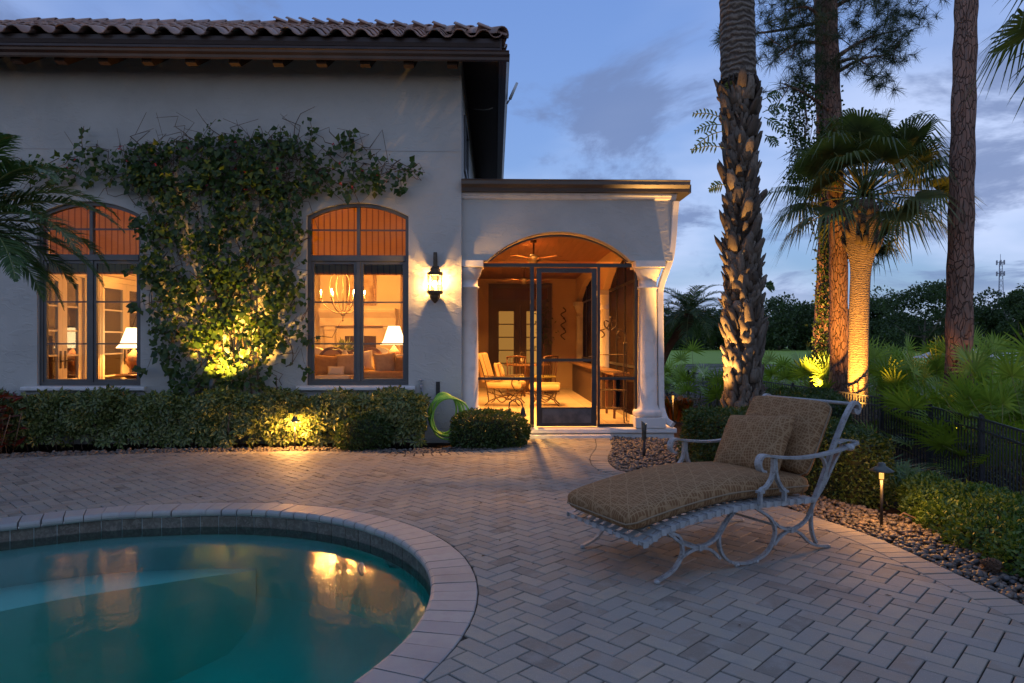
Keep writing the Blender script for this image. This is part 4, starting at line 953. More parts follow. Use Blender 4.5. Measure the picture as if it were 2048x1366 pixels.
# sofas, pillows, cane chairs
def soft_box(x0, x1, y0, y1, z0, z1, r_=.06): return MB().box(x0, x1, y0, y1, z0, z1, r_)
sf_ = thing('sofa', 'gold upholstered sofa with rolled back right below the lit table lamp', 'sofa', P(790, 760, 11.4))
a, b_ = P(707, 760, 11.2).x, P(850, 760, 11.2).x; zt_ = wz(743, 11.2)
obj('back', soft_box(a, b_, 11.1, 11.35, IZ0 + .1, zt_ - .06, .03).tube([(a + .02, 11.22, zt_ - .09), (b_, 11.22, zt_ - .09)], .10, 14), m_cush2, sf_); obj('seat', soft_box(a + .1, b_ - .1, 11.36, 12.0, IZ0 + .1, IZ0 + .45), m_cush2, sf_)
sf2 = thing('sofa', 'tan sofa with loose pillows in the left half of the right window', 'sofa', P(665, 760, 11.6))
a, b_ = P(612, 760, 11.4).x, P(700, 760, 11.4).x
obj('seat', soft_box(a, b_, 11.15, 11.9, IZ0 + .08, wz(757, 11.3)), m_cush, sf2); obj('back', soft_box(a, b_, 11.92, 12.12, IZ0 + .08, wz(712, 12)), m_cush, sf2); obj('arm', soft_box(a - .16, a - .002, 11.15, 12.1, IZ0 + .08, wz(727, 11.4)), m_cush, sf2)
obj('seat_cushion', soft_box(P(633, 760, 11.3).x, P(704, 760, 11.3).x, 11.12, 11.85, wz(757, 11.3) + .001, wz(750, 11.3)), m_cream, sf2)
def pillow(label, px, py, Y, w, h, th, ang, tilt, m_, grp='pillows on the sofas'):
    c_ = P(px, py, Y); o = obj('pillow', pillow_mb(w, h, th), m_, label=label, cat='pillow', group=grp); o.matrix_basis = Matrix.Translation(c_) @ Matrix.Rotation(R(ang), 4, 'Z') @ Matrix.Rotation(R(tilt), 4, 'X') @ Matrix.Rotation(R(random.uniform(-8, 8)), 4, 'Y'); return o
pillow('large tan pillow at the left end of the sofa in the right window', 654, 733, 11.55, .48, .40, .2, 25, -15, m_cush2)
pillow('tan pillow leaning at the middle bar of the right window', 694, 730, 11.6, .44, .40, .2, -12, -15, m_cush)
pillow('small striped lumbar pillow in front of the tan pillows', 672, 742, 11.35, .28, .17, .1, 8, -25, m_cream)
pillow('pointed tan pillow standing behind the rolled sofa back', 770, 728, 11.5, .38, .38, .18, 10, -10, m_cush)
pillow('patterned cream pillow below the table lamp shade', 792, 727, 11.75, .36, .34, .16, -20, -10, m_cream)
pillow('gold pillow at the right edge of the right window', 806, 731, 11.45, .32, .34, .16, -30, -10, m_cush2)
pillow('white round-topped cushion beside the window mullion', 727, 722, 12.0, .34, .36, .2, 0, -10, m_cream)
def cane_chair(px, label):
    Y = 13.0; c_ = P(px, 705, Y); ob = thing('cane_chair', label, 'chair', (c_.x, Y, IZ0), group='cane-backed chairs'); w = .24; zt_ = wz(694, Y); zb_ = IZ0 + .45
    lp_ = arch_loop(c_.x - w, c_.x + w, zb_, zt_ - .16, zt_); li_ = arch_loop(c_.x - w, c_.x + w, zb_, zt_ - .16, zt_, inset=.05)
    obj('back_frame', MB().strip_prism(lp_, li_, 'y', Y - .03, Y + .02, closed=True), m_mahog, ob); obj('cane_panel', MB().prism(li_, 'y', Y - .01, Y), simple('cane', (0.42, 0.24, 0.1), 0.8), ob); obj('seat', soft_box(c_.x - w, c_.x + w, Y + .021, Y + .5, zb_ - .08, zb_ + .03, .03), m_cream, ob)
    for sx_ in (-1, 1):
        for y_ in (Y + .0, Y + .46): obj('leg', MB().tube([(c_.x + sx_ * (w - .03), y_, IZ0), (c_.x + sx_ * (w - .03), y_, zb_ - .08)], [.015, .022], 6), m_mahog, ob)
cane_chair(664, 'arched mahogany cane chair in the left half of the right window'); cane_chair(741, 'arched mahogany cane chair behind the right casement of the window')
def armchair(px, label):
    Y = 13.2; c_ = P(px, 715, Y); ob = thing('armchair', label, 'chair', (c_.x, Y, IZ0), group='cream armchairs'); z_ = wz(695, Y)
    obj('back', MB().prism(arch_loop(c_.x - .24, c_.x + .24, IZ0 + .3, z_ - .2, z_, 10), 'y', Y - .1, Y + .08), m_cream, ob); obj('seat', soft_box(c_.x - .3, c_.x + .3, Y - .7, Y - .102, IZ0 + .1, IZ0 + .42), m_cream, ob)
armchair(632, 'cream armchair back at the left edge of the right window'); armchair(762, 'cream armchair back partly hidden by the table lamp')
vs2 = thing('flower_vase', 'vase of green and white flowers in front of the fireplace', 'vase', P(690, 690, 12.8)); vc = P(690, 722, 12.8)
obj('vase', MB().lathe([(.04, 0), (.07, .06), (.06, .14), (.035, .18), (.045, .2)], 12, vc), m_cream, vs2)
n = 90; d = rand_dir(n); d[:, 2] = np.abs(d[:, 2]) + .3; d = norm(d); obj('leaves', leaf_mesh('leaves', np.array([[vc.x, vc.y, vc.z + .18]]) + d * RNG.uniform(.02, .14, (n, 1)), d + rand_dir(n) * .4, rand_dir(n), RNG.uniform(.08, .2, n), RNG.uniform(.02, .05, n), leafmat('bouquet_leaf', [(0, (.10, .14, .04)), (.6, (.2, .22, .06)), (1, (.7, .62, .42))])), None, vs2)
# french doors on the left wall of the room
def french_pair(y0, y1, label):
    fd = thing('french_doors', label, 'door', (IX0, (y0 + y1) / 2, IZ0), group='interior french doors'); X0, X1 = IX0 - .075, IX0 - .03; z1 = 2.52
    obj('door_frame', MB().strip_prism([(y0, IZ0), (y1, IZ0), (y1, z1 + .09), (y0, z1 + .09)], [(y0 + .05, IZ0 + .01), (y1 - .05, IZ0 + .01), (y1 - .05, z1), (y0 + .05, z1)], 'x', IX0 - .1, IX0 + .012, closed=True), m_white, fd)
    ym = (y0 + y1) / 2
    for a, b_, hy in ((y0 + .052, ym - .003, ym - .06), (ym + .003, y1 - .052, ym + .06)):
        s = .11; lf = MB().strip_prism([(a, IZ0 + .012), (b_, IZ0 + .012), (b_, z1 - .002), (a, z1 - .002)], [(a + s, IZ0 + .3), (b_ - s, IZ0 + .3), (b_ - s, z1 - s), (a + s, z1 - s)], 'x', X0, X1, closed=True)
        for q in range(1, 5): zz = IZ0 + .3 + (z1 - s - IZ0 - .3) * q / 5; lf.box(X0 + .01, X1 - .01, a + s, b_ - s, zz - .013, zz + .013)
        lo_ = obj('door_leaf', lf, m_white, fd); obj('pane', MB().box(X0 + .02, X0 + .024, a + s, b_ - s, IZ0 + .3, z1 - s), m_glass, lo_)
        obj('handle', MB().box(X1, X1 + .012, hy - .022, hy + .022, 1.02, 1.30, .004).tube([(X1 + .012, hy, 1.14), (X1 + .06, hy, 1.14), (X1 + .062, hy + (.1 if hy > ym else -.1), 1.135)], .01, 6), m_iron, lo_)
french_pair(10.55, 11.70, 'white glazed french doors left of the curtain in the left window'); french_pair(12.14, 13.88, 'white glazed french doors right of the curtain in the left window')
cu = MB(); pts = [(IX0 + .06 + .03 * math.sin(i * 1.3), 11.74 + .36 * i / 24) for i in range(25)]
cu.add([(p[0], p[1], IZ0 + .01) for p in pts] + [(p[0], p[1], 3.0) for p in pts], [(i, i + 1, 25 + i + 1, 25 + i) for i in range(24)], True)
obj('curtain', cu, m_cream, label='pale pleated curtain hanging between the glazed doors in the left window', cat='curtain')

# ================================================================ things on the porch
m_wood2 = simple('table_wood', (0.24, 0.13, 0.06), 0.35, col2=(0.17, 0.085, 0.04), nscale=6)
t = NT('striped_cushion'); v = t.coord('Object'); wv = t.n('TexWave', dict(wave_type='BANDS', bands_direction='Y'), Vector=v, Scale=3.2, Distortion=0.0)
m_stripe = t.done(t.pbr(t.cramp(wv.outputs['Fac'], [(0, (0.62, 0.46, 0.25)), (0.45, (0.60, 0.44, 0.24)), (0.55, (0.25, 0.13, 0.05)), (0.7, (0.55, 0.38, 0.18)), (1, (0.16, 0.08, 0.035))]), 0.85, 0, 0.2))
def iron_curve(mb, pts, r_=.012): mb.tube(catmull(pts, 5), r_, 6); return mb
c_ = P(1010, 700, 14.1); pcx = c_.x
pch = thing('patio_armchair', 'wrought iron armchair with striped cushions behind the left porch screen', 'chair', (pcx, 14.1, FZ), local=True, rotz=R(-12))
for y_ in (-.32, .32):
    m_ = MB(); iron_curve(m_, [(-.36, y_, .02), (-.28, y_, .1), (-.3, y_, .3), (-.34, y_, .5), (-.46, y_, .92), (-.52, y_, .95), (-.5, y_, .88)]); iron_curve(m_, [(.36, y_, .02), (.28, y_, .12), (.32, y_, .26), (.38, y_, .34)]); iron_curve(m_, [(-.3, y_, .3), (0, y_, .22), (.3, y_, .3)]); iron_curve(m_, [(-.2, y_, .3), (0, y_, .08), (.2, y_, .3)]); iron_curve(m_, [(-.28, y_, .1), (0, y_, .2), (.28, y_, .1)]); iron_curve(m_, [(-.38, y_, .62), (0, y_, .6), (.3, y_, .62), (.38, y_, .56), (.33, y_, .52)]); iron_curve(m_, [(.26, y_, .34), (.2, y_, .48), (.25, y_, .61)])
    obj('side_frame', m_, m_iron, pch)
m_ = MB().box(-.36, .40, -.3, .3, .36, .50, .05); obj('seat_cushion', m_, m_stripe, pch)
m_ = MB().box(-.09, .08, -.29, .29, 0, .62, .05); m_.xf(Matrix.Translation((-.34, 0, .48)) @ Matrix.Rotation(R(-16), 4, 'Y')); obj('back_cushion', m_, m_stripe, pch)
o = obj('pillow', pillow_mb(.4, .38, .16), m_stripe, label='striped throw pillow on the porch armchair', cat='pillow'); o.matrix_basis = Matrix.Translation((pcx - .12, 14.05, FZ + .70)) @ Matrix.Rotation(R(75), 4, 'Z') @ Matrix.Rotation(R(-16), 4, 'X')
c2 = P(1090, 700, 14.1)
ot = thing('ottoman', 'wrought iron ottoman with striped cushion seen through the screen door', 'ottoman', (c2.x, 14.1, FZ), local=True, rotz=R(-6))
for y_ in (-.25, .25):
    m_ = MB(); iron_curve(m_, [(-.3, y_, .0), (-.2, y_, .12), (-.26, y_, .3)]); iron_curve(m_, [(.3, y_, .0), (.2, y_, .12), (.26, y_, .3)]); iron_curve(m_, [(-.22, y_, .28), (0, y_, .08), (.22, y_, .28)]); iron_curve(m_, [(-.2, y_, .12), (0, y_, .2), (.2, y_, .12)]); m_.tube([(-.3, y_, .3), (.3, y_, .3)], .012, 6); obj('side_frame', m_, m_iron, ot)
obj('cushion', MB().box(-.33, .33, -.29, .29, .312, .46, .055), m_stripe, ot)
dt = thing('dining_table', 'round dining table at the far end of the porch', 'table', (P(1055, 700, 17.3).x, 17.3, FZ), local=True)
obj('top', MB().lathe([(0, .71), (.58, .71), (.6, .725), (.58, .75), (0, .75)], 28), m_wood2, dt); obj('pedestal', MB().lathe([(.3, 0), (.26, .05), (.06, .12), (.07, .6), (.2, .709)], 14), m_wood2, dt)
def dchair(px, Y, rz, label):
    p = P(px, 700, Y); ob = thing('dining_chair', label, 'chair', (p.x, Y, FZ), local=True, rotz=R(rz), group='porch dining chairs')
    obj('seat', MB().box(-.22, .22, -.22, .22, .42, .48, .02), simple('olive_cushion', (0.42, 0.36, 0.12), 0.8), ob)
    for x_ in (-.2, .2):
        obj('leg', MB().tube([(x_, -.2, 0), (x_, -.2, .42)], .016, 6), m_mahog, ob); obj('leg', MB().tube([(x_, .2, 0), (x_, .2, .42), (x_ * 1.1, .27, .95)], .016, 6), m_mahog, ob)
    for q in range(5): obj('back_slat', MB().tube([(-.14 + .07 * q, .21, .46), (-.15 + .075 * q, .27, .92)], .009, 5), m_mahog, ob)
    obj('top_rail', MB().tube([(-.23, .27, .94), (0, .29, .97), (.23, .27, .94)], .02, 6), m_mahog, ob)
dchair(1032, 16.45, 180, 'slatted wooden dining chair nearest on the porch, left of the screen door'); dchair(1088, 16.9, 215, 'slatted dining chair with olive seat seen through the screen door')
ld = thing('candle_lantern', 'small domed candle lantern standing on the porch dining table', 'lantern', (P(1044, 700, 17.2).x, 17.2, FZ + .75), local=True)
m_ = MB().lathe([(.1, 0), (.1, .02), (.0, .02)], 12)
for q in range(6): a = R(60 * q); m_.tube(catmull([(.09 * math.cos(a), .09 * math.sin(a), .02), (.1 * math.cos(a), .1 * math.sin(a), .15), (.05 * math.cos(a), .05 * math.sin(a), .27), (0, 0, .32)], 4), .006, 5)
obj('cage', m_, m_iron, ld); obj('candle', MB().lathe([(.04, .021), (.04, .14)], 10), m_cream, ld)
def fan(px, Y, label):
    p = P(px, 520, Y); ob = thing('ceiling_fan', label, 'fan', (p.x, Y, CZ), local=True, group='porch ceiling fans')
    obj('rod', MB().tube([(0, 0, 0), (0, 0, -.26)], .014, 8).lathe([(.06, -.04), (.05, 0), (.0, 0)], 12), m_iron, ob); obj('motor', MB().lathe([(.0, -.42), (.06, -.41), (.09, -.37), (.12, -.33), (.11, -.28), (.03, -.25)], 16), m_iron, ob)
    for q in range(5):
        m_ = MB().box(.16, .66, -.065, .065, -.345, -.335, .004).box(.08, .18, -.02, .02, -.349, -.341); m_.xf(Matrix.Rotation(R(72 * q + 20), 4, 'Z')); obj('blade', m_, m_mahog, ob)
fan(1067, 12.0, 'dark ceiling fan under the arch of the porch'); fan(1048, 16.3, 'dark ceiling fan deeper in the porch')
ct = thing('bar_counter', 'long dark counter with wooden top along the right porch screens', 'counter', (2.1, 15, FZ))
obj('top', MB().box(2.0, 2.29, 11.5, 18.4, .87, .92, .008), m_wood2, ct); obj('body', MB().box(2.08, 2.28, 13.2, 18.3, FZ + .001, .869), simple('counter_body', (0.06, 0.032, 0.018), 0.6), ct)
for y_ in (11.6, 12.4): obj('leg', MB().box(2.02, 2.06, y_, y_ + .04, FZ + .001, .869), m_mahog, ct)
et = thing('plant_stand', 'tall scrolled wrought iron plant stand behind the right porch screen', 'stand', (P(1221, 700, 11.15).x, 11.15, FZ), local=True, rotz=R(-20))
for x_ in (-.24, .24):
    for y_ in (-.12, .12): obj('post', MB().tube(catmull([(x_ * 1.15, y_ * 1.2, 0), (x_, y_, .1), (x_, y_, 1.0), (x_, y_, 1.3)], 4), .011, 6), m_iron, et)
for z_ in (.22, .52, .82, 1.1):
    m_ = MB().tube([(-.24, -.12, z_), (.24, -.12, z_), (.24, .12, z_), (-.24, .12, z_)], .008, 5, closed=True)
    for q in range(5): m_.tube([(-.16 + .08 * q, -.12, z_), (-.16 + .08 * q, .12, z_)], .004, 4)
    obj('shelf', m_, m_iron, et)
m_ = MB()
for s in (-1, 1):
    iron_curve(m_, [(s * .24, 0, 1.3), (s * .25, 0, 1.42), (s * .17, 0, 1.5), (s * .1, 0, 1.43), (s * .15, 0, 1.38)]); iron_curve(m_, [(s * .17, 0, 1.5), (s * .05, 0, 1.55), (0, 0, 1.68)]); iron_curve(m_, [(s * .02, 0, 1.5), (s * .1, 0, 1.58), (s * .09, 0, 1.66), (s * .03, 0, 1.64)])
obj('crest', m_.ball((0, 0, 1.70), .03, 8), m_iron, et)
pf = P(1172, 700, 17.6)
wp = thing('wall_scroll', 'dark iron scroll ornament on the wall at the end of the porch', 'ornament', P(1126, 620, PB - .02)); w0 = P(1126, 650, PB - .03)
m_ = MB()
for k_ in range(3): zz = w0.z + .3 - .3 * k_; iron_curve(m_, [(w0.x, w0.y, zz + .2), (w0.x + .08, w0.y, zz + .1), (w0.x - .06, w0.y, zz), (w0.x + .06, w0.y, zz - .12)], .016)
obj('scrollwork', m_, m_iron, wp)
pp = thing('potted_tree', 'slender potted ficus beside the far porch doors', 'plant', (P(1086, 700, 18.6).x, 18.6, FZ)); q = P(1086, 700, 18.6)
obj('pot', MB().lathe([(.14, FZ), (.19, FZ + .28), (.2, FZ + .3), (.0, FZ + .28)], 14, (q.x, q.y, 0)), m_wood2, pp); obj('trunk', MB().tube([(q.x, q.y, FZ + .28), (q.x + .03, q.y, 1.2), (q.x, q.y, 2.0)], .014, 6), m_mahog, pp)
n = 260; ps = np.array([[q.x, q.y, 1.75]]) + RNG.normal(0, 1, (n, 3)) * np.array([[.12, .12, .38]]); d = rand_dir(n); d[:, 2] -= .6
obj('leaves', leaf_mesh('leaves', ps, d, rand_dir(n), RNG.uniform(.07, .12, n), RNG.uniform(.025, .04, n), leafmat('ficus_leaf', [(0, (.03, .05, .015)), (1, (.06, .09, .03))])), None, pp)
# ================================================================ chaise longue in the foreground
t = NT('painted_cast_aluminium'); v = t.pos(); c = t.mix(t.ramp(t.noise(v, 18, 6, 0.65), 0.42, 0.66), (0.33, 0.345, 0.345), (0.23, 0.24, 0.24)); c = t.mix(t.math('MULTIPLY', t.ramp(t.noise(v, 70, 5, 0.7), 0.52, 0.68), 0.85), c, (0.13, 0.10, 0.08))
m_alum = t.done(t.pbr(c, 0.45, 0.15, 0.5, t.bump(t.noise(v, 90, 3), 0.15, 0.003)))
def crackle(name, base, line, rot=(0, 0, 0)):
    t = NT(name); uv = t.coord('Object', (1, 1, 1), rot); nz = t.n('TexNoise', None, Vector=uv, Scale=7.0, Detail=2.0)
    wob = t.n('VectorMath', dict(operation='MULTIPLY_ADD')); t.set(wob.inputs[0], nz.outputs[1]); wob.inputs[1].default_value = (.018, .018, .018); t.set(wob.inputs[2], uv)
    lines = None
    for rot_, sc_, lo_, hi_ in (((0, 0, .10), 17.0, .86, .95), ((0, 0, 1.66), 19.0, .86, .95), ((0, 0, .62), 3.6, .985, .996), ((0, 0, 2.35), 3.2, .985, .996), ((0, 0, 1.25), 5.0, .98, .993), ((0, 0, -.30), 4.4, .98, .993)):
        mp = t.n('Mapping'); t.set(mp.inputs[0], wob.outputs[0]); mp.inputs[2].default_value = rot_
        w_ = t.n('TexWave', dict(wave_type='BANDS', bands_direction='X', wave_profile='SIN'), Vector=mp.outputs[0], Scale=sc_ / 1.25, Distortion=1.3, Detail=1.0)
        w_.inputs['Detail Scale'].default_value = 1.2
        l_ = t.ramp(w_.outputs['Fac'], lo_, hi_); lines = l_ if lines is None else t.math('MAXIMUM', lines, l_)
    mott = t.noise(uv, 26, 4); b2 = t.mix(mott, base, tuple(q * .72 for q in base))
    c = t.mix(t.math('MULTIPLY', lines, .66), b2, t.mix(mott, line, tuple(q * .8 for q in line)))
    wvn = t.math('ADD', t.noise(uv, 420, 2), t.math('MULTIPLY', t.noise(uv, 12, 3), 1.4)); return t.done(t.pbr(c, 0.9, 0, 0.2, t.bump(wvn, 0.5, 0.008)))
m_crk = crackle('crackle_fabric', (0.215, 0.112, 0.05), (0.42, 0.275, 0.142)); m_crk_b = crackle('crackle_fabric_back', (0.215, 0.112, 0.05), (0.42, 0.275, 0.142), (0, R(60), 0)); m_crk_p = crackle('crackle_fabric_pillow', (0.215, 0.112, 0.05), (0.42, 0.275, 0.142), (R(-90), 0, 0)); m_pip = fabric('piping_fabric', (0.24, 0.18, 0.115))
CA = Vector((0.9706, 4.0664, 0)); CANG = R(26.5); WID = 0.795
chz = thing('chaise_longue', 'weathered white cast metal chaise longue with brown patterned cushions on the patio', 'chaise longue', CA, local=True, rotz=CANG)
UPY = (0, 1, 0); BT, BW = 0.026, 0.017
def crv(pts, n=6): return catmull([(p[0], 0, p[1]) for p in pts], n)
def side(y0, outward):
    def put(name, curves, parent=chz, w=BW, th=BT):
        m_ = MB()
        for pts in curves: m_.bar([(p[0], y0, p[2]) for p in crv(pts)], w, th, UPY)
        return obj(name, m_, m_alum, parent)
    put('seat_rail', [[(-.10, .245), (-.0, .288), (.10, .318), (.336, .352), (.65, .376), (.98, .369), (1.39, .352)]], th=.034, w=.03)
    put('front_leg', [[(.075, .30), (.165, .262), (.197, .19), (.185, .13), (.12, .058), (0, .014)]])
    put('front_scroll', [[(.075, .298), (.20, .212), (.336, .172), (.475, .21), (.575, .315), (.635, .362)], [(.175, .125), (.25, .155), (.336, .166), (.43, .14), (.505, .075)]])
    ring = [(.635, .362), (.56, .30), (.50, .22), (.515, .12), (.58, .05), (.68, .018), (.79, .014), (.90, .04), (.975, .10), (1.005, .19), (.965, .27), (.90, .315), (.815, .362)]
    put('hoop', [ring])
    put('rear_scroll', [[(.985, .25), (1.06, .20), (1.157, .176), (1.26, .195), (1.34, .25), (1.39, .345)], [(.99, .095), (1.06, .145), (1.157, .170), (1.25, .135), (1.33, .07), (1.42, .03), (1.535, .012)]])
    put('rear_leg', [[(1.362, .29), (1.358, .20), (1.372, .12), (1.41, .05)]])
    put('joint_boss', [[(.322, .168), (.35, .168)], [(1.143, .173), (1.171, .173)]], w=.036, th=.036)
    for x_ in (0.0, .655, .83, 1.535): obj('foot_pad', MB().lathe([(.0, 0), (.018, 0), (.02, .012), (.016, .022), (0, .022)], 10, (x_, y0, 0)), m_alum, chz)
    put('back_upright', [[(1.385, .345), (1.46, .46), (1.60, .72), (1.70, .88), (1.765, .965), (1.81, 1.005), (1.85, 1.0), (1.87, .965), (1.852, .935), (1.822, .94), (1.818, .965)]], w=.026, th=.032)
    put('back_brace', [[(1.405, .36), (1.49, .45), (1.60, .60), (1.69, .71)]], w=.02)
    yo = y0 + outward * .03
    m_ = MB(); pts = catmull([(.868, yo, .60), (.832, yo, .612), (.816, yo, .655), (.838, yo, .697), (.885, yo, .703), (.98, yo, .685), (1.22, yo, .662), (1.45, yo, .668), (1.66, yo, .693), (1.80, yo, .722)], 6)
    m_.bar(pts, .016, .052, UPY); ar = obj('arm', m_, m_alum, chz)
    m_ = MB()
    for pts in ([(.956, .676), (.952, .60), (.935, .545), (.885, .495), (.838, .475), (.834, .385)], [(.970, .676), (.974, .60), (.995, .53), (1.035, .475), (1.058, .455), (1.060, .385)]): m_.bar([(p[0], yo, p[2]) for p in crv(pts)], .02, .028, UPY)
    m_.bar([(.834, yo, .46), (.834, yo, .476)], .04, .045, UPY).bar([(1.06, yo, .445), (1.06, yo, .458)], .04, .045, UPY); obj('arm_support', m_, m_alum, ar)
    put('arm_brace', [[(1.41, .66), (1.48, .63), (1.512, .56), (1.495, .47), (1.42, .37)]], ar)
    kn = MB().lathe([(.0, -.03), (.022, -.03), (.026, -.01), (.026, .012), (.016, .03), (0, .032)], 10, axis='y'); kn.xf(Matrix.Translation((1.70, y0 + outward * .05, .70)) @ Matrix.Rotation(R(90), 4, 'X') @ Matrix.Rotation(R(90), 4, 'X')); obj('adjuster_knob', kn, m_alum, ar)
    st_ = MB().bar([(1.62, y0, .73), (1.72, y0, .745), (1.84, y0, .728)], .012, .05, UPY); obj('adjuster_plate', st_, m_alum, ar)
side(0.0, -1); side(WID, 1)
for x_, z_, r_ in ((-.10, .248, .015), (.336, .17, .009), (1.157, .172, .009), (1.385, .348, .013), (1.80, 1.0, .012), (.30, .34, .010), (.9, .36, .010)): obj('cross_bar', MB().tube([(x_, .0, z_), (x_, WID, z_)], r_, 8), m_alum, chz)
# webbing: lengthwise and crosswise straps over the seat frame
m_strap = simple('vinyl_strap', (0.34, 0.36, 0.36), 0.5, col2=(0.26, 0.28, 0.28), nscale=12)
seatc = [Vector((p[0], 0, p[2])) for p in catmull([(-.10, 0, .248), (-.0, 0, .288), (.10, 0, .318), (.336, 0, .352), (.65, 0, .376), (.98, 0, .369), (1.39, 0, .352)], 10)]
sr = resample(seatc, .074)
for i, p in enumerate(sr[:-1]):
    q = (sr[i + 1] - p).normalized(); m_ = MB(); e = .021; z_ = .017 + p.z; 
    path = [(p.x, -.019, p.z - .017), (p.x, -.020, z_), (p.x, WID / 2, z_ - .012), (p.x, WID + .020, z_), (p.x, WID + .019, p.z - .017)]
    m_.sweep(path, [(-.019, -.0025), (.019, -.0025), (.019, .0025), (-.019, .0025)], up=(1, 0, 0), smooth=False)
    obj('strap', m_, m_strap, chz)
for k_ in range(9):
    y_ = .055 + (WID - .11) * k_ / 8; m_ = MB(); path = [(-.118, y_, .236)] + [(p.x, y_, p.z + .012) for p in seatc[::3]]; path[1] = (-.114, y_, .262)
    m_.bar(path, .006, .046, UPY); obj('strap', m_, m_strap, chz)
# cushions: quilted slabs that follow the frame
def slab_cushion(path, thick, y0, y1, nx=26, ny=12, crown=.02, edge=.5):
    """path: list of (x, z) of the underside; returns closed rounded slab"""
    P_ = catmull([(p[0], 0, p[1]) for p in path], 12); L = sum((b_ - a).length for a, b_ in zip(P_, P_[1:])); P_ = resample(P_, L / nx * .9999)[:nx + 1]; nx = len(P_) - 1
    m_ = MB(); vs_ = []; id_ = {}
    for s in (1, -1):
        for i in range(nx + 1):
            tg = (P_[min(nx, i + 1)] - P_[max(0, i - 1)]).normalized(); nr = Vector((-tg.z, 0, tg.x))
            for j in range(ny + 1):
                u, w_ = -1 + 2 * i / nx, -1 + 2 * j / ny
                e = (max(0.0, 1 - abs(u) ** 14) * max(0.0, 1 - abs(w_) ** 9)) ** .5; h_ = thick / 2 * (.62 + .38 * e) if e > 0 else thick * .62 / 2
                cr = crown * (1 - u * u) * (1 - w_ * w_) if s > 0 else 0
                rim = i in (0, nx) or j in (0, ny)
                ins = 0.012 if rim else 0
                p = P_[i] + nr * (thick / 2 + s * h_ + cr) + tg * (-ins * np.sign(u) if i in (0, nx) else 0)
                r_c = .085; hs_, hy_ = L / 2, (y1 - y0) / 2; dx_ = abs(u) * hs_ - (hs_ - r_c); dy_ = abs(w_) * hy_ - (hy_ - r_c); yy_ = w_ * hy_
                if dx_ > 0 and dy_ > 0:
                    k2 = max(dx_, dy_) / math.hypot(dx_, dy_); p = p - tg * (np.sign(u) * dx_ * (1 - k2)); yy_ = np.sign(w_) * (hy_ - r_c + dy_ * k2)
                id_[s, i, j] = len(vs_); vs_.append((p.x, (y0 + y1) / 2 + yy_ + (-ins * np.sign(w_) if j in (0, ny) else 0), p.z))
    f = []
    for i in range(nx):
        for j in range(ny):
            for s in (1, -1):
                q = (id_[s, i, j], id_[s, i + 1, j], id_[s, i + 1, j + 1], id_[s, i, j + 1]); f.append(q if s < 0 else q[::-1])
    for i in range(nx):
        for j in (0, ny): f.append((id_[1, i, j], id_[1, i + 1, j], id_[-1, i + 1, j], id_[-1, i, j]))
    for j in range(ny):
        for i in (0, nx): f.append((id_[1, i, j], id_[1, i, j + 1], id_[-1, i, j + 1], id_[-1, i, j]))
    m_.add(vs_, f, True)
    pip = [vs_[id_[1, i, 0]] for i in range(nx + 1)] + [vs_[id_[1, nx, j]] for j in range(1, ny + 1)] + [vs_[id_[1, i, ny]] for i in range(nx - 1, -1, -1)] + [vs_[id_[1, 0, j]] for j in range(ny - 1, 0, -1)]
    pip2 = [tuple(.5 * a + .5 * b_ for a, b_ in zip(vs_[id_[1, *k_]], vs_[id_[-1, *k_]])) for k_ in ([(i, 0) for i in range(nx + 1)] + [(nx, j) for j in range(1, ny + 1)] + [(i, ny) for i in range(nx - 1, -1, -1)] + [(0, j) for j in range(ny - 1, 0, -1)])]
    return m_, pip2
m_, pip = slab_cushion([(-.165, .285), (-.08, .312), (.10, .342), (.336, .374), (.65, .398), (.98, .391), (1.43, .372)], .14, .012, WID - .012, crown=.035)
sc_o = subdiv(obj('seat_cushion', m_, m_crk, chz), 1); obj('piping', MB().tube(pip, .0055, 6, closed=True), m_pip, sc_o)
m_, pip = slab_cushion([(1.415, .46), (1.50, .60), (1.60, .78), (1.715, .985)], .135, .03, WID - .03, nx=16, crown=.035)
bk_o = subdiv(obj('back_cushion', m_, m_crk_b, chz), 1); obj('piping', MB().tube(pip, .0055, 6, closed=True), m_pip, bk_o)
cp_ = MB().add(*(lambda q: (q.v, q.f, True))(pillow_mb(.63, .49, .19, 14, .05)))
tp_ = obj('throw_pillow', cp_, m_crk_p, label='square brown patterned throw pillow leaning on the chaise back cushion', cat='pillow')
RC = Matrix.Translation(CA) @ Matrix.Rotation(CANG, 4, 'Z')
tp_.matrix_basis = RC @ Matrix.Translation((1.235, WID * .51, .70)) @ Matrix.Rotation(R(90), 4, 'Z') @ Matrix.Rotation(R(31), 4, 'X') @ Matrix.Rotation(R(5), 4, 'Y'); subdiv(tp_, 1)
# ================================================================ planting at the house
LFS = lambda *c: [(i / (len(c) - 1), q) for i, q in enumerate(c)]
m_vine = leafmat('vine_leaf', LFS((.024, .052, .016), (.05, .095, .02), (.032, .066, .02), (.09, .13, .026), (.042, .08, .018)), .42, .35)
m_scheff = leafmat('schefflera_leaf', LFS((.022, .046, .013), (.036, .075, .018), (.065, .105, .024), (.03, .058, .014)), .28, .2, patch=((.30, .32, .11), .55))
m_box = leafmat('boxwood_leaf', LFS((.028, .055, .016), (.045, .082, .02), (.065, .105, .026), (.035, .066, .018)), .4, .25)
m_twig = simple('woody_stem', (0.10, 0.066, 0.042), 0.85, col2=(0.17, 0.12, 0.085), nscale=20)
m_core = simple('shrub_shade_core', (0.018, 0.026, 0.010), 1.0)  # solid fill behind the leaves; inner shade put in as dark colour
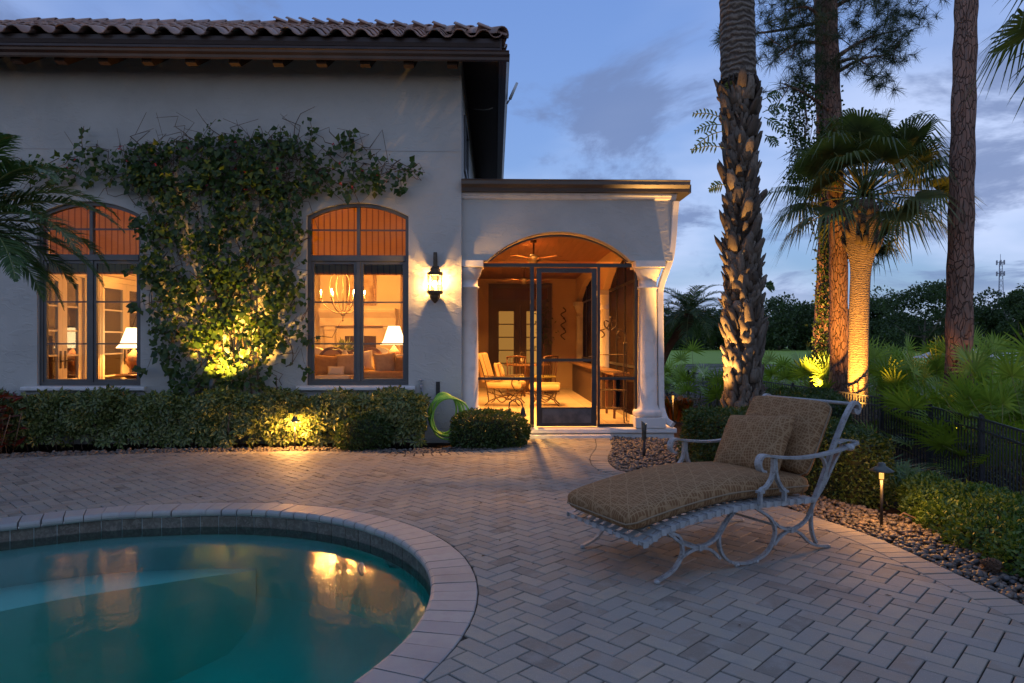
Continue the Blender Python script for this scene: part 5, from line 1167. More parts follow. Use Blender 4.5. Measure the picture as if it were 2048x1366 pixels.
# ---- climbing vine trained over the wall
vine = thing('climbing_vine', 'climbing vine spread over the wall between the two arched windows', 'vine', (-4.2, YW - .1, 0))
def wallpt(px, py, off): return P(px, py, YW - off)
colpoly = [(265, 300), (330, 285), (480, 275), (620, 285), (640, 370), (600, 420), (612, 560), (618, 690), (600, 745), (560, 785), (345, 785), (330, 740), (300, 700), (285, 560), (265, 430), (240, 370)]
holes_ = [(x, y) for x, y in ()]
def px_scatter(poly, n, dens=None):
    q = scatter(poly, n)
    if dens is not None: q = q[RNG.uniform(0, 1, len(q)) < dens(q[:, 0], q[:, 1])]
    return q
def vnoise(x, y, s, seed=0):
    return .5 + .25 * (np.sin(x / s * 1.7 + seed + 1.3 * np.sin(y / s * 1.1 + seed)) + np.sin(y / s * 1.9 + 2 * seed + 1.1 * np.sin(x / s * .9)))
q1 = px_scatter(colpoly, 8200, lambda x, y: np.clip(1.5 - (np.abs(x - 440 - 14 * np.sin(y / 31.)) / np.interp(y, [280, 420, 620, 700, 790], [215, 180, 172, 120, 105])) ** 2.2, .05, 1) * np.clip(.12 + 1.05 * vnoise(x, y, 30, 2) + .35 * (vnoise(x, y, 11, 7) - .5), .08, 1))
band = [(40, 318), (110, 305), (260, 288), (480, 270), (640, 285), (760, 300), (835, 322), (820, 352), (780, 385), (700, 380), (600, 400), (250, 370), (150, 368), (60, 360)]
q2 = px_scatter(band, 2600, lambda x, y: np.where((x > 280) & (x < 610), .3, np.clip(1.15 - np.abs(x - 450) / 520, .25, 1)) * (.3 + .8 * vnoise(x, y, 30, 5)))
sprigs = [(165, 300, 168, 252), (400, 290, 432, 238), (512, 290, 520, 252), (545, 285, 560, 252), (615, 290, 618, 238), (662, 300, 690, 262), (688, 300, 700, 258), (800, 340, 850, 345), (30, 335, 5, 322), (120, 345, 110, 372), (575, 300, 580, 265), (460, 290, 470, 262), (800, 360, 800, 392), (590, 560, 560, 500), (605, 680, 635, 684), (600, 735, 622, 745), (285, 735, 268, 740), (590, 445, 618, 470), (275, 440, 258, 445), (285, 530, 252, 548), (282, 620, 262, 610), (690, 380, 690, 392), (735, 350, 770, 385)]
tw_ = MB(); q3 = []
for x0, y0, x1, y1 in sprigs:
    n = 16; bend = random.uniform(-9, 9); pth = [(x0 + (x1 - x0) * k / 6 + bend * math.sin(math.pi * k / 6), y0 + (y1 - y0) * k / 6) for k in range(7)]
    tw_.tube([wallpt(a, b_, .12 + .03 * k) for k, (a, b_) in enumerate(pth)], .004, 4)
    for k in range(n): tt = k / n * 6; i = int(tt); f_ = tt - i; a = pth[i]; b_ = pth[min(6, i + 1)]; q3.append((a[0] + (b_[0] - a[0]) * f_ + random.gauss(0, 4.5), a[1] + (b_[1] - a[1]) * f_ + random.gauss(0, 4)))
q3 = np.array(q3)
ts = []
for (q, lo, hi) in ((q1, .04, .34), (q2, .04, .26), (q3, .08, .26)):
    off = RNG.uniform(lo, hi, len(q)); ts.append(np.array([wallpt(a, b_, o)[:] for (a, b_), o in zip(q, off)]))
pos = np.concatenate(ts); n = len(pos)
d = np.stack([RNG.normal(0, .6, n), RNG.normal(-.35, .35, n), RNG.normal(-.5, .6, n)], 1); nr = np.stack([RNG.normal(0, .45, n), RNG.normal(-1, .3, n), RNG.normal(.5, .4, n)], 1)
L = RNG.uniform(.035, .13, n) ** 1.0; obj('leaves', leaf_mesh('leaves', pos, d, nr, L, L * RNG.uniform(.7, .95, n), m_vine, .18, .36), None, vine)
# stems: trunks from the bed and a mesh of fine runners
for k in range(9):
    x0 = 455 + random.uniform(-70, 90); pts = [(x0, 800)]
    tx = random.uniform(290, 600); ty = random.uniform(300, 420)
    for j in range(1, 7): pts.append((x0 + (tx - x0) * (j / 6) ** 1.3 + random.gauss(0, 9), 800 + (ty - 800) * j / 6))
    tw_.tube(catmull([wallpt(a, b_, .05 + random.uniform(0, .06)) for a, b_ in pts], 5), [.016 * (1 - .75 * i / 30) for i in range(31)], 5)
for k in range(420):
    if k < 170: x0, y0 = scatter(band, 1)[0]; an = random.choice((0, math.pi)) + random.gauss(0, .5)
    else: x0, y0 = scatter(colpoly, 1)[0]; an = random.gauss(-math.pi / 2, .7)
    ln = random.uniform(30, 80); pts = [(x0 + ln * j / 4 * math.cos(an + .25 * j * random.uniform(-1, 1)), y0 + ln * j / 4 * math.sin(an + .2 * j * random.uniform(-1, 1))) for j in range(5)]
    tw_.tube([wallpt(a, b_, random.uniform(.03, .18)) for a, b_ in pts], [.008, .007, .006, .0045, .003], 4)
obj('stems', tw_, m_twig, vine)
n = 26; fq = scatter(band, n); fl = np.array([wallpt(a, b_, .27)[:] for a, b_ in fq]); 
obj('blossoms', leaf_mesh('blossoms', np.repeat(fl, 4, 0), rand_dir(n * 4), rand_dir(n * 4), np.full(n * 4, .03), np.full(n * 4, .028), leafmat('magenta_bract', LFS((.30, .02, .05), (.42, .04, .10)))), None, vine)

# ---- hedge and shrubs under the windows
def hedge_surface_points(n, x0, x1, yf, yb, zt, zb=.02, wob=.06):
    """points over the front and top of a box hedge; yf, yb may be functions of x"""
    x = RNG.uniform(x0, x1, n); w_ = RNG.uniform(0, 1, n); f_ = np.vectorize(yf)(x); b_ = np.vectorize(yb)(x); H_ = np.vectorize(zt)(x)
    topfrac = .42; top = w_ < topfrac
    y = np.where(top, f_ + (b_ - f_) * RNG.uniform(0, 1, n), f_ + np.abs(RNG.normal(0, .07, n))); z = np.where(top, H_ - np.abs(RNG.normal(0, .05, n)), zb + (H_ - zb) * RNG.uniform(0.04, 1, n) ** .85)
    bul = wob * (vnoise(x * 100, z * 100, 22, 1) - .5) * 2
    y = y - np.where(top, 0, bul); z = z + np.where(top, bul, 0); nr = np.where(top[:, None], np.array([[0, -.25, 1.]]), np.array([[0, -1., .25]])); return np.stack([x, y, z], 1), nr
def palmate(pos, nrm, m, nleaf=7, L0=.105, name='leaves'):
    n = len(pos); P_, D_, N_, L_ = [], [], [], []
    ax = norm(nrm + RNG.normal(0, .45, (n, 3))); u = norm(np.cross(ax, rand_dir(n))); v_ = np.cross(ax, u); sc = RNG.uniform(.65, 1.2, n)
    for k in range(nleaf):
        a = 2 * np.pi * k / nleaf; dr = norm(u * np.cos(a) + v_ * np.sin(a) + ax * RNG.normal(.05, .25, (n, 1)) - np.array([[0, 0, .22]])); P_.append(pos + dr * .012); D_.append(dr); N_.append(ax); L_.append(L0 * sc)
    P_, D_, N_, L_ = map(np.concatenate, (P_, D_, N_, L_)); return leaf_mesh(name, P_, D_, N_, L_, L_ * .40, m, .12, .55)
HX0, HX1 = -8.2, P(848, 800, 9.6).x
yf = lambda x: 9.42 + .05 * math.sin(x * 2.1) + (0 if x > -6 else (x + 6) * .16); yb = lambda x: 10.05; zt = lambda x: .665 + .03 * math.sin(x * 3.1) + .02 * math.sin(x * 7.7)
hd1 = thing('hedge', 'long variegated umbrella-leaf hedge below the arched windows', 'hedge', (-4.3, 9.7, 0))
ps, nr = hedge_surface_points(3900, HX0, HX1, yf, yb, zt); k_ = ~((ps[:, 2] < .22) & (RNG.uniform(0, 1, len(ps)) < .6)); ps, nr = ps[k_], nr[k_]
obj('leaves', palmate(ps, nr, m_scheff), None, hd1)
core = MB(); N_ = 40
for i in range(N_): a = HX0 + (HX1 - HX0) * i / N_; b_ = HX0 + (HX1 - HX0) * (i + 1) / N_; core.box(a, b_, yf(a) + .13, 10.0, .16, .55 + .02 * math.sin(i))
obj('shade_core', core, m_core, hd1); tw_ = MB()
for k in range(130):
    x = random.uniform(HX0, HX1); y = yf(x) + random.uniform(.05, .3); tw_.tube([(x, y + .08, -.05), (x + random.gauss(0, .05), y, .25), (x + random.gauss(0, .12), y - .03, .55)], [.010, .007, .004], 5)
obj('stems', tw_, m_twig, hd1)
def ball_shrub(name, label, c, rx, ry, rz, n, m, leafL=.045, grp=None, cat='shrub', square=3.2):
    ob = thing(name, label, cat, (c[0], c[1], c[2]), group=grp); d = rand_dir(n); s = (np.abs(d[:, 0]) ** square + np.abs(d[:, 1]) ** square + np.abs(d[:, 2]) ** square) ** (-1 / square); p = d * s[:, None] * RNG.uniform(.86, 1.04, (n, 1)); p = p * (1 + .07 * (vnoise(p[:, 0] * 100, p[:, 2] * 100 + p[:, 1] * 60, 40, 3)[:, None] - .5) * 2)
    p = p * np.array([[rx, ry, rz]]); p[:, 2] += c[2] + rz * .92; p[:, 0] += c[0]; p[:, 1] += c[1]; k_ = p[:, 2] > c[2] + .01; p, d = p[k_], d[k_]; m2 = len(p)
    L_ = RNG.uniform(.7, 1.3, m2) * leafL; obj('leaves', leaf_mesh('leaves', p, d + RNG.normal(0, .75, (m2, 3)), d + RNG.normal(0, .6, (m2, 3)), L_, L_ * .5, m), None, ob)
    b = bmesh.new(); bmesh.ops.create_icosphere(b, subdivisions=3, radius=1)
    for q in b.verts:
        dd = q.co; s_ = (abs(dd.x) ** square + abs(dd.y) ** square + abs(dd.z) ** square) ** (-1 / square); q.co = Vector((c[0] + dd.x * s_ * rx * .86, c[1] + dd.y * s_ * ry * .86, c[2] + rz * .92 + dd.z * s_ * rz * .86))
    obj('shade_core', MB().bm(b, True), m_core, ob); return ob
p = P(978, 858, 9.6); ball_shrub('clipped_shrub', 'rounded clipped dark green shrub left of the porch step', (p.x, 9.62, -.05), .52, .40, .27, 5200, m_box, .05, 'clipped shrubs by the house')
p = P(732, 850, 9.5); ball_shrub('clipped_shrub', 'small dark round shrub in front of the hedge below the right window', (p.x, 9.36, -.05), .36, .26, .25, 3000, m_box, .045, 'clipped shrubs by the house', square=2.4)
# croton with red leaves at the far left
cr_ = thing('croton', 'dark red-leaved croton bush at the left end of the hedge', 'shrub', (-6.9, 9.1, 0)); n = 900
x = RNG.uniform(-7.6, -6.35, n); ps = np.stack([x, RNG.uniform(8.75, 9.4, n), RNG.uniform(.02, .72, n) ** 1.0], 1); d = rand_dir(n); d[:, 2] = np.abs(d[:, 2]) * .6
obj('leaves', leaf_mesh('leaves', ps, d, rand_dir(n), RNG.uniform(.10, .2, n), RNG.uniform(.03, .06, n), leafmat('croton_leaf', LFS((.05, .02, .012), (.14, .02, .02), (.05, .06, .015), (.10, .025, .015)), .35, .2)), None, cr_)
tw_ = MB()
for k in range(24): x = random.uniform(-7.5, -6.4); y = random.uniform(8.85, 9.3); tw_.tube([(x, y, -.05), (x + random.gauss(0, .06), y, .5)], .007, 5)
obj('stems', tw_, m_twig, cr_)

# ---- clipped hedges behind the chaise
def box_hedge(label, poly, zt, n, m=m_box, zb=-.07, L0=.032, core=True, name='hedge', round_=.12):
    ob = thing(name, label, 'hedge', (sum(p[0] for p in poly) / len(poly), sum(p[1] for p in poly) / len(poly), zb)); pts = [Vector(p) for p in poly]; N_ = len(pts)
    per = [(pts[(i + 1) % N_] - pts[i]).length for i in range(N_)]; area = abs(sum(pts[i].x * pts[(i + 1) % N_].y - pts[(i + 1) % N_].x * pts[i].y for i in range(N_))) / 2; zfun = zt if callable(zt) else (lambda x, y: zt)
    Hh = zfun(pts[0].x, pts[0].y) - zb; nt = int(n * area / (area + sum(per) * Hh)); q = scatter(poly, nt); P_ = [np.column_stack([q, [zfun(a, b_) for a, b_ in q]])]; N1 = [np.tile([[0, 0, 1.]], (nt, 1))]
    ccw = sum(pts[i].x * pts[(i + 1) % N_].y - pts[(i + 1) % N_].x * pts[i].y for i in range(N_)) > 0
    for i in range(N_):
        m2 = int((n - nt) * per[i] / sum(per)); a, b_ = pts[i], pts[(i + 1) % N_]; e = (b_ - a).normalized(); no = Vector((e.y, -e.x)) * (1 if ccw else -1); u = RNG.uniform(0, 1, m2); xx = a.x + (b_.x - a.x) * u; yy = a.y + (b_.y - a.y) * u; ztop = np.array([zfun(c_, d_) for c_, d_ in zip(xx, yy)]); v_ = RNG.uniform(0, 1, m2) ** .8
        P_.append(np.stack([xx, yy, zb + (ztop - zb) * v_], 1)); N1.append(np.tile([[no.x, no.y, .15]], (m2, 1)))
    P_ = np.concatenate(P_); N1 = np.concatenate(N1); cxy = np.array([[sum(p.x for p in pts) / N_, sum(p.y for p in pts) / N_]])
    # round the upper rim
    zt_all = np.array([zfun(a, b_) for a, b_ in P_[:, :2]]); dist = np.array([seg_dist(Vector((a, b_)), pts)[0] for a, b_ in P_[:, :2]]); k_ = np.clip(1 - dist / round_, 0, 1); topm = N1[:, 2] > .9
    P_[:, 2] -= np.where(topm, round_ * .55 * k_ ** 2, 0); kk = np.clip(1 - (zt_all - P_[:, 2]) / round_, 0, 1); P_[:, :2] -= N1[:, :2] * (np.where(topm, 0, round_ * .5 * kk ** 2))[:, None]
    bul = (vnoise(P_[:, 0] * 100, P_[:, 1] * 100 + P_[:, 2] * 80, 16, 4) - .5) * .07; P_ = P_ + N1 * (bul + RNG.normal(0, .018, len(P_)))[:, None]; m2 = len(P_); L_ = RNG.uniform(.7, 1.4, m2) * L0
    obj('leaves', leaf_mesh('leaves', P_, N1 + RNG.normal(0, .8, (m2, 3)), N1 + RNG.normal(0, .7, (m2, 3)), L_, L_ * .55, m), None, ob)
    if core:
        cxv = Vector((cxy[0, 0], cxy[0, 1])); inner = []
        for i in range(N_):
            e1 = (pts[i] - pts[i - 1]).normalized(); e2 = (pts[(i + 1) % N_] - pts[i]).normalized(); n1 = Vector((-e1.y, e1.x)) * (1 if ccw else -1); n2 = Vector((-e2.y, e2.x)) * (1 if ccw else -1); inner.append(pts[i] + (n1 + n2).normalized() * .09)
        m_ = MB(); m_.add([(p.x, p.y, zb + .02) for p in inner] + [(p.x, p.y, zfun(p.x, p.y) - .09) for p in inner], [tuple(range(N_)), tuple(range(N_, 2 * N_))] + [(i, (i + 1) % N_, N_ + (i + 1) % N_, N_ + i) for i in range(N_)]); obj('shade_core', m_, m_core, ob)
    return ob
box_hedge('big clipped dark hedge right behind the chaise longue', [(2.30, 8.35), (2.42, 7.15), (2.85, 6.5), (3.2, 6.0), (3.6, 6.1), (3.78, 6.9), (3.7, 8.0), (3.3, 8.9)], lambda x, y: .60 + .03 * math.sin(x * 3 + y), 26000, L0=.034)
box_hedge('low flat-topped hedge between the date palm and the fence', [(4.2, 9.8), (5.0, 9.6), (5.5, 10.6), (5.9, 12.0), (4.6, 12.0)], lambda x, y: .58, 11000, zb=-.45, L0=.05)
m_cover = leafmat('ground_cover_leaf', LFS((.052, .102, .018), (.075, .138, .025), (.105, .175, .032), (.06, .115, .02)), .45, .25)
gcz = lambda x, y: .17 + .012 * math.sin(x * 4 + y)
box_hedge('low spreading green ground-cover hedge in front of the black fence', [(3.62, 6.0), (3.36, 5.2), (3.28, 4.5), (3.24, 3.8), (3.2, 2.6), (4.9, 2.6), (4.75, 4.2), (4.45, 5.6), (4.15, 6.5)], gcz, 30000, m_cover, L0=.036, name='ground_cover')

# ---- date palm fronds leaning in from the left, and the small palm behind the downspout
def pinnate(base, azim, elev, length, droop, nl, m, leafL, parent, rach, spread=.85):
    """one feather frond: rachis polyline plus leaflets"""
    K = 14; pts = []; p = Vector(base); el = elev
    for i in range(K): 
        pts.append(p.copy()); dvec = Vector((math.cos(azim) * math.cos(el), math.sin(azim) * math.cos(el), math.sin(el))); p = p + dvec * (length / K); el -= droop / K * (0.6 + 1.1 * i / K)
    m_ = MB().tube(pts, [.013 * (1 - .8 * i / (K - 1)) * (length / 1.4) for i in range(K)], 5); fo = obj('frond', m_, rach, parent)
    arr = np.array([q[:] for q in pts]); tt = np.linspace(.14, .995, nl); f_ = tt * (K - 1); i0 = np.minimum(f_.astype(int), K - 2); fr_ = (f_ - i0)[:, None]
    bp = arr[i0] * (1 - fr_) + arr[i0 + 1] * fr_; tg = norm(arr[i0 + 1] - arr[i0]); sd = norm(np.cross(tg, np.array([[0, 0, 1.]]))); up = np.cross(sd, tg); out = []; sides = []; W = []
    for s in (-1, 1):
        ll = leafL * np.sin(np.pi * (.12 + .86 * tt) ** .8) * RNG.uniform(.85, 1.1, nl); dr = norm(sd * s * spread + tg * .75 + up * .28 + RNG.normal(0, .07, (nl, 3))); q0 = bp; q1 = bp + dr * ll[:, None] * .5; q2 = bp + dr * ll[:, None] - np.array([[0, 0, 1.]]) * (ll * RNG.uniform(.12, .38, nl))[:, None]
        out.append(np.stack([q0, q1, q2], 1)); sides.append(norm(np.cross(dr, up + RNG.normal(0, .2, (nl, 3))))); W.append(np.stack([np.full(nl, .005), np.full(nl, .0085), np.full(nl, .001)], 1) * (leafL / .3))
    obj('leaflets', strip_mesh('leaflets', np.concatenate(out), np.concatenate(sides), np.concatenate(W), m), None, fo)
m_phx = leafmat('date_palm_leaflet', LFS((.04, .085, .035), (.06, .115, .04), (.09, .15, .05), (.05, .09, .04)), .4, .25); m_rach = simple('frond_rachis', (0.16, 0.19, 0.06), 0.6)
t = NT('fibrous_trunk'); v = t.pos(); m_fib = t.done(t.pbr(t.mix(t.noise(t.pos((1, 1, 3)), 9, 6, .7), (.04, .022, .012), (.15, .085, .045)), .9, 0, .2, t.bump(t.noise(t.pos((1, 1, 3)), 12, 6, .7), 1, .03)))
pl = thing('pygmy_date_palm', 'feathery pygmy date palm leaning in at the left edge before the window', 'palm', (-5.2, 6.55, 0)); cpl = Vector((-4.98, 6.6, 2.58))
obj('trunk', MB().tube([(-5.25, 6.5, -.1), (-5.22, 6.55, 1.2), tuple(cpl)], [.10, .075, .085], 12), m_fib, pl)
for az, el, ln, dr in ((5, 62, 1.15, 1.9), (-20, 55, 1.2, 1.9), (30, 45, 1.25, 1.8), (10, 30, 1.3, 1.5), (-15, 15, 1.25, 1.4), (45, 15, 1.2, 1.5), (15, -2, 1.2, 1.2), (-35, -5, 1.1, 1.2), (55, -10, 1.0, 1.0), (-5, -28, .95, .8), (35, -30, 1.0, .8), (-60, 40, 1.1, 1.8), (-60, 0, 1.0, 1.2), (90, 50, 1.1, 1.8), (130, 30, 1.1, 1.6), (180, 40, 1.2, 1.7), (225, 30, 1.1, 1.6), (270, 55, 1.1, 1.8), (270, 10, 1.1, 1.4), (150, 0, 1.1, 1.2), (210, 0, 1.1, 1.2), (70, 72, 1.1, 1.6), (-30, 78, 1.1, 1.8)):
    pinnate(cpl, R(az), R(el), ln * 1.22, dr, 70, m_phx, .33, pl, m_rach)
p2 = thing('pygmy_date_palm', 'small leaning date palm beyond the fence right of the white downspout', 'palm', (4.15, 15.5, -.3)); c2 = P(1378, 628, 16.0)
obj('trunk', MB().tube(catmull([P(1318, 740, 16.0), P(1335, 700, 16.0), P(1352, 672, 16.0), P(1372, 645, 16.0), c2], 4), [.085] * 8 + [.10, .115, .13, .15, .16, .16, .15, .13, .1][:9], 10), m_fib, p2)
for q in range(30): pinnate(c2, R(q * 137.5), R(72 - 3.1 * q), 1.25, 1.5, 34, m_phx, .34, p2, m_rach)
# bromeliad with orange leaves by the downspout
br = thing('bromeliad', 'orange and green strap-leaved bromeliad clump by the downspout', 'plant', (3.2, 12.4, -.07)); N_ = 170; cen = np.array([P(1356 + random.uniform(-16, 22), 785, 12.6)[:] for _ in range(N_)]); cen[:, 2] = RNG.uniform(-.05, .15, N_); az = RNG.uniform(0, 2 * np.pi, N_); ln = RNG.uniform(.25, .45, N_); dd = np.stack([np.cos(az), np.sin(az), np.zeros(N_)], 1)
Pt = np.stack([cen, cen + dd * (ln * .35)[:, None] + np.array([[0, 0, 1]]) * (ln * .7)[:, None], cen + dd * (ln * .9)[:, None] + np.array([[0, 0, 1]]) * (ln * .75)[:, None]], 1)
obj('leaves', strip_mesh('leaves', Pt, np.stack([-np.sin(az), np.cos(az), 0 * az], 1), np.stack([np.full(N_, .02), np.full(N_, .025), np.full(N_, .002)], 1), leafmat('bromeliad_leaf', LFS((.08, .12, .03), (.35, .10, .025), (.30, .16, .04), (.06, .10, .03)))), None, br)
# ================================================================ date palm trunk with old leaf boots
t = NT('palm_boot'); v = t.pos(); c = t.cramp(t.rnd(), LFS((.07, .055, .042), (.17, .14, .11), (.10, .08, .06), (.26, .215, .165))); c = t.mix(t.ramp(t.noise(t.pos((1, 1, .25)), 42, 5, .7), .45, .7), c, (.10, .068, .045)); m_boot = t.done(t.pbr(c, .85, 0, .2, t.bump(t.noise(t.pos((1, 1, .2)), 60, 4), .7, .01)))
t = NT('ringed_palm_bark'); v = t.pos(); wv = t.n('TexWave', dict(wave_type='BANDS', bands_direction='Z'), Vector=v, Scale=3.6, Distortion=5.5, Detail=3.0); wv.inputs['Detail Scale'].default_value = 2.2
c = t.mix(wv.outputs['Fac'], (.085, .065, .05), (.27, .225, .175)); c = t.mix(t.ramp(t.noise(v, 16, 5, .7), .5, .7), c, (.12, .09, .065)); m_ring = t.done(t.pbr(c, .9, 0, .2, t.bump(t.math('ADD', wv.outputs['Fac'], t.noise(v, 35, 5, .7)), .9, .035)))
m_dark = simple('dark_fibre', (0.022, 0.015, 0.010), 0.95, col2=(0.05, 0.034, 0.022), nscale=14, bump=.8, bscale=40, bdist=.03)
DP = Vector((3.80, 10.35)); 
dp = thing('date_palm', 'thick date palm trunk rough with old leaf boots beside the porch', 'palm', (DP.x, DP.y, -.1))
def dpx(z): return DP.x + .02 * math.sin(z * .7) - .012 * z + (.05 if z < 0 else 0)
def trunk_tube(f, z0, z1, rad, n=16, m=26): return MB().tube([(f(z0 + (z1 - z0) * i / m), DP.y, z0 + (z1 - z0) * i / m) for i in range(m + 1)], [rad(z0 + (z1 - z0) * i / m) for i in range(m + 1)], n)
obj('trunk', trunk_tube(dpx, -.15, 5.42, lambda z: .235 + .02 * math.sin(z * 1.3) + (.03 if z < .4 else 0)), m_dark, dp)
b = MB(); M_ = 60; z0, z1 = 5.40, 9.2; Nn = 22
for i in range(M_ + 1):
    z = z0 + (z1 - z0) * i / M_
    for k in range(Nn): a = 2 * math.pi * k / Nn; r_ = .262 - .006 * (z - 5.4) + .006 * math.sin(z * 34 + 3.2 * math.sin(a * 3 + z * 1.7)) + .006 * math.sin(z * 61 + a * 5 + 2 * math.sin(z * 5)) + .007 * math.sin(a * 7 + z * 19); b.v.append((dpx(z) + r_ * math.cos(a), DP.y + r_ * math.sin(a), z))
b.f = [(i * Nn + k, i * Nn + (k + 1) % Nn, (i + 1) * Nn + (k + 1) % Nn, (i + 1) * Nn + k) for i in range(M_) for k in range(Nn)] + [tuple(range(Nn))[::-1]]; b.sm = [True] * len(b.f)
obj('upper_trunk', b, m_ring, dp)
fr_ = MB(); 
for k in range(46): a = random.uniform(0, 6.28); fr_.tube([(dpx(5.4) + .27 * math.cos(a), DP.y + .27 * math.sin(a), 5.46), (dpx(5.4) + .31 * math.cos(a), DP.y + .31 * math.sin(a), 5.34), (dpx(5.3) + .28 * math.cos(a + .1), DP.y + .28 * math.sin(a + .1), 5.18)], [.012, .02, .006], 5)
obj('fibre_collar', fr_, m_dark, dp)
def boot_mesh(ln, w0, w1, th, seed):
    rr = random.Random(seed); m_ = MB(); vs_ = []
    for i, (s, w, h_) in enumerate(((0, w0, th), (.35, (w0 * 2 + w1) / 3, th * .95), (.75, (w0 + 2 * w1) / 3, th * .7), (1, w1 * rr.uniform(.5, 1), th * .35))):
        for sx_, sz_ in ((-1, -.5), (1, -.5), (1, .5), (0, .8), (-1, .5)): vs_.append((sx_ * w / 2 * rr.uniform(.85, 1.1), ln * s * rr.uniform(.86, 1.1) if i else -.03, sz_ * h_ * rr.uniform(.8, 1.15)))
    f = [tuple(range(5)), tuple(range(19, 14, -1))] + [(i * 5 + k, i * 5 + (k + 1) % 5, (i + 1) * 5 + (k + 1) % 5, (i + 1) * 5 + k) for i in (0, 1, 2) for k in range(5)]
    return mesh_of('leaf_boot', m_.add(vs_, f, True), m_boot)
short = [boot_mesh(.15, .15, .085, .055, k) for k in range(6)]; long_ = [boot_mesh(.21, .125, .07, .055, k + 9) for k in range(8)]
cnt = 0; z = -.1; ang = 0.0
while z < 5.25 and cnt < 296:
    lo_zone = z < 2.7; dzs = .0125 if lo_zone else .0175; z += dzs * random.uniform(.8, 1.2); ang += R(137.5); a = ang + random.gauss(0, .1)
    if math.sin(a) > .5: continue          # far side of the trunk is never seen
    if random.random() < .2: continue
    me = random.choice(short + long_[:3] if lo_zone else long_); r_ = .228 + .02 * math.sin(z * 1.3); s = random.uniform(.55, 1.35)
    o = piece('leaf_boot', me, dp); o.matrix_basis = Matrix.Translation((dpx(z) + r_ * math.cos(a), DP.y + r_ * math.sin(a), z)) @ Matrix.Rotation(a - R(90), 4, 'Z') @ Matrix.Rotation(R(random.gauss(78 if lo_zone else 68, 10)), 4, 'X') @ Matrix.Rotation(random.gauss(0, .12), 4, 'Z') @ Matrix.Diagonal((s, s * random.uniform(.85, 1.35), s, 1)); cnt += 1
fill = []
for k in range(620):
    z = random.uniform(-.1, 5.2); a = random.uniform(math.pi * .82, math.pi * 2.18); r_ = .222 + .02 * math.sin(z * 1.3); s = random.uniform(.35, .95)
    fill.append((random.choice(short + long_), Matrix.Translation((dpx(z) + r_ * math.cos(a), DP.y + r_ * math.sin(a), z)) @ Matrix.Rotation(a - R(90), 4, 'Z') @ Matrix.Rotation(R(random.gauss(74, 12)), 4, 'X') @ Matrix.Rotation(random.gauss(0, .25), 4, 'Z') @ Matrix.Diagonal((s * random.uniform(.5, 1), s * 1.3, s, 1))))
mb_ = MB()
for me, M2 in fill: mb_.add([(M2 @ q.co)[:] for q in me.vertices], [tuple(p.vertices) for p in me.polygons], True)
obj('broken_boots', mb_, m_boot, dp, kind='stuff')
m_fern = leafmat('fern_leaf', LFS((.12, .17, .04), (.22, .24, .06), (.16, .2, .05)), .5, .35); m_fern2 = leafmat('fern_leaf_green', LFS((.04, .09, .03), (.07, .13, .04)), .5, .3)
def fern(px0, py0, px1, py1, m, k):
    a = P(px0, py0, DP.y - .18); b_ = P(px1, py1, DP.y - .25 + random.uniform(-.1, .1)); ob = thing('fern', ['yellow fern frond on the left of the date palm trunk, %s' % k, 'green fern frond on the right of the date palm trunk, %s' % k][px1 > px0], 'fern', a, group='ferns growing on the date palm')
    pts = [a.lerp(b_, i / 8) + Vector((0, 0, .10 * math.sin(math.pi * i / 8) * (b_ - a).length)) for i in range(9)]; obj('stalk', MB().tube(pts, .007, 4), m_rach, ob); Pt, Sd, W = [], [], []
    ax = (b_ - a).normalized(); pr_ = Vector((0, 1, 0)).cross(ax).normalized()
    for i in range(2, 9):
        for s in (-1, 1):
            l = .115 * math.sin(math.pi * (.25 + .7 * i / 9)); p0 = pts[i]; dr = (pr_ * s + ax * .7 + Vector((0, random.gauss(0, .3), random.gauss(0, .15)))).normalized(); Pt.append([p0[:], (p0 + dr * l * .55)[:], (p0 + dr * l - Vector((0, 0, .02)))[:]]); q = dr.cross(Vector((0, 1, 0))).normalized(); Sd.append(q[:]); W.append((.006, .015, .001))
    obj('leaflets', strip_mesh('leaflets', np.array(Pt), np.array(Sd), np.array(W), m), None, ob)
for i, (a, b_, c_, d_, k) in enumerate(((1450, 240, 1388, 228, 'topmost'), (1448, 250, 1392, 262, 'second from the top'), (1450, 262, 1384, 300, 'third from the top'), (1448, 296, 1388, 300, 'fourth from the top'), (1452, 370, 1420, 378, 'lowest'), (1465, 185, 1458, 165, 'upright at the collar'))): fern(a, b_, c_, d_, m_fern, k)
for (a, b_, c_, d_, k) in ((1525, 200, 1560, 190, 'topmost'), (1525, 225, 1570, 215, 'second from the top'), (1528, 235, 1562, 262, 'third from the top'), (1530, 270, 1552, 290, 'fourth from the top'), (1528, 575, 1545, 572, 'lowest')): fern(a, b_, c_, d_, m_fern2, k)

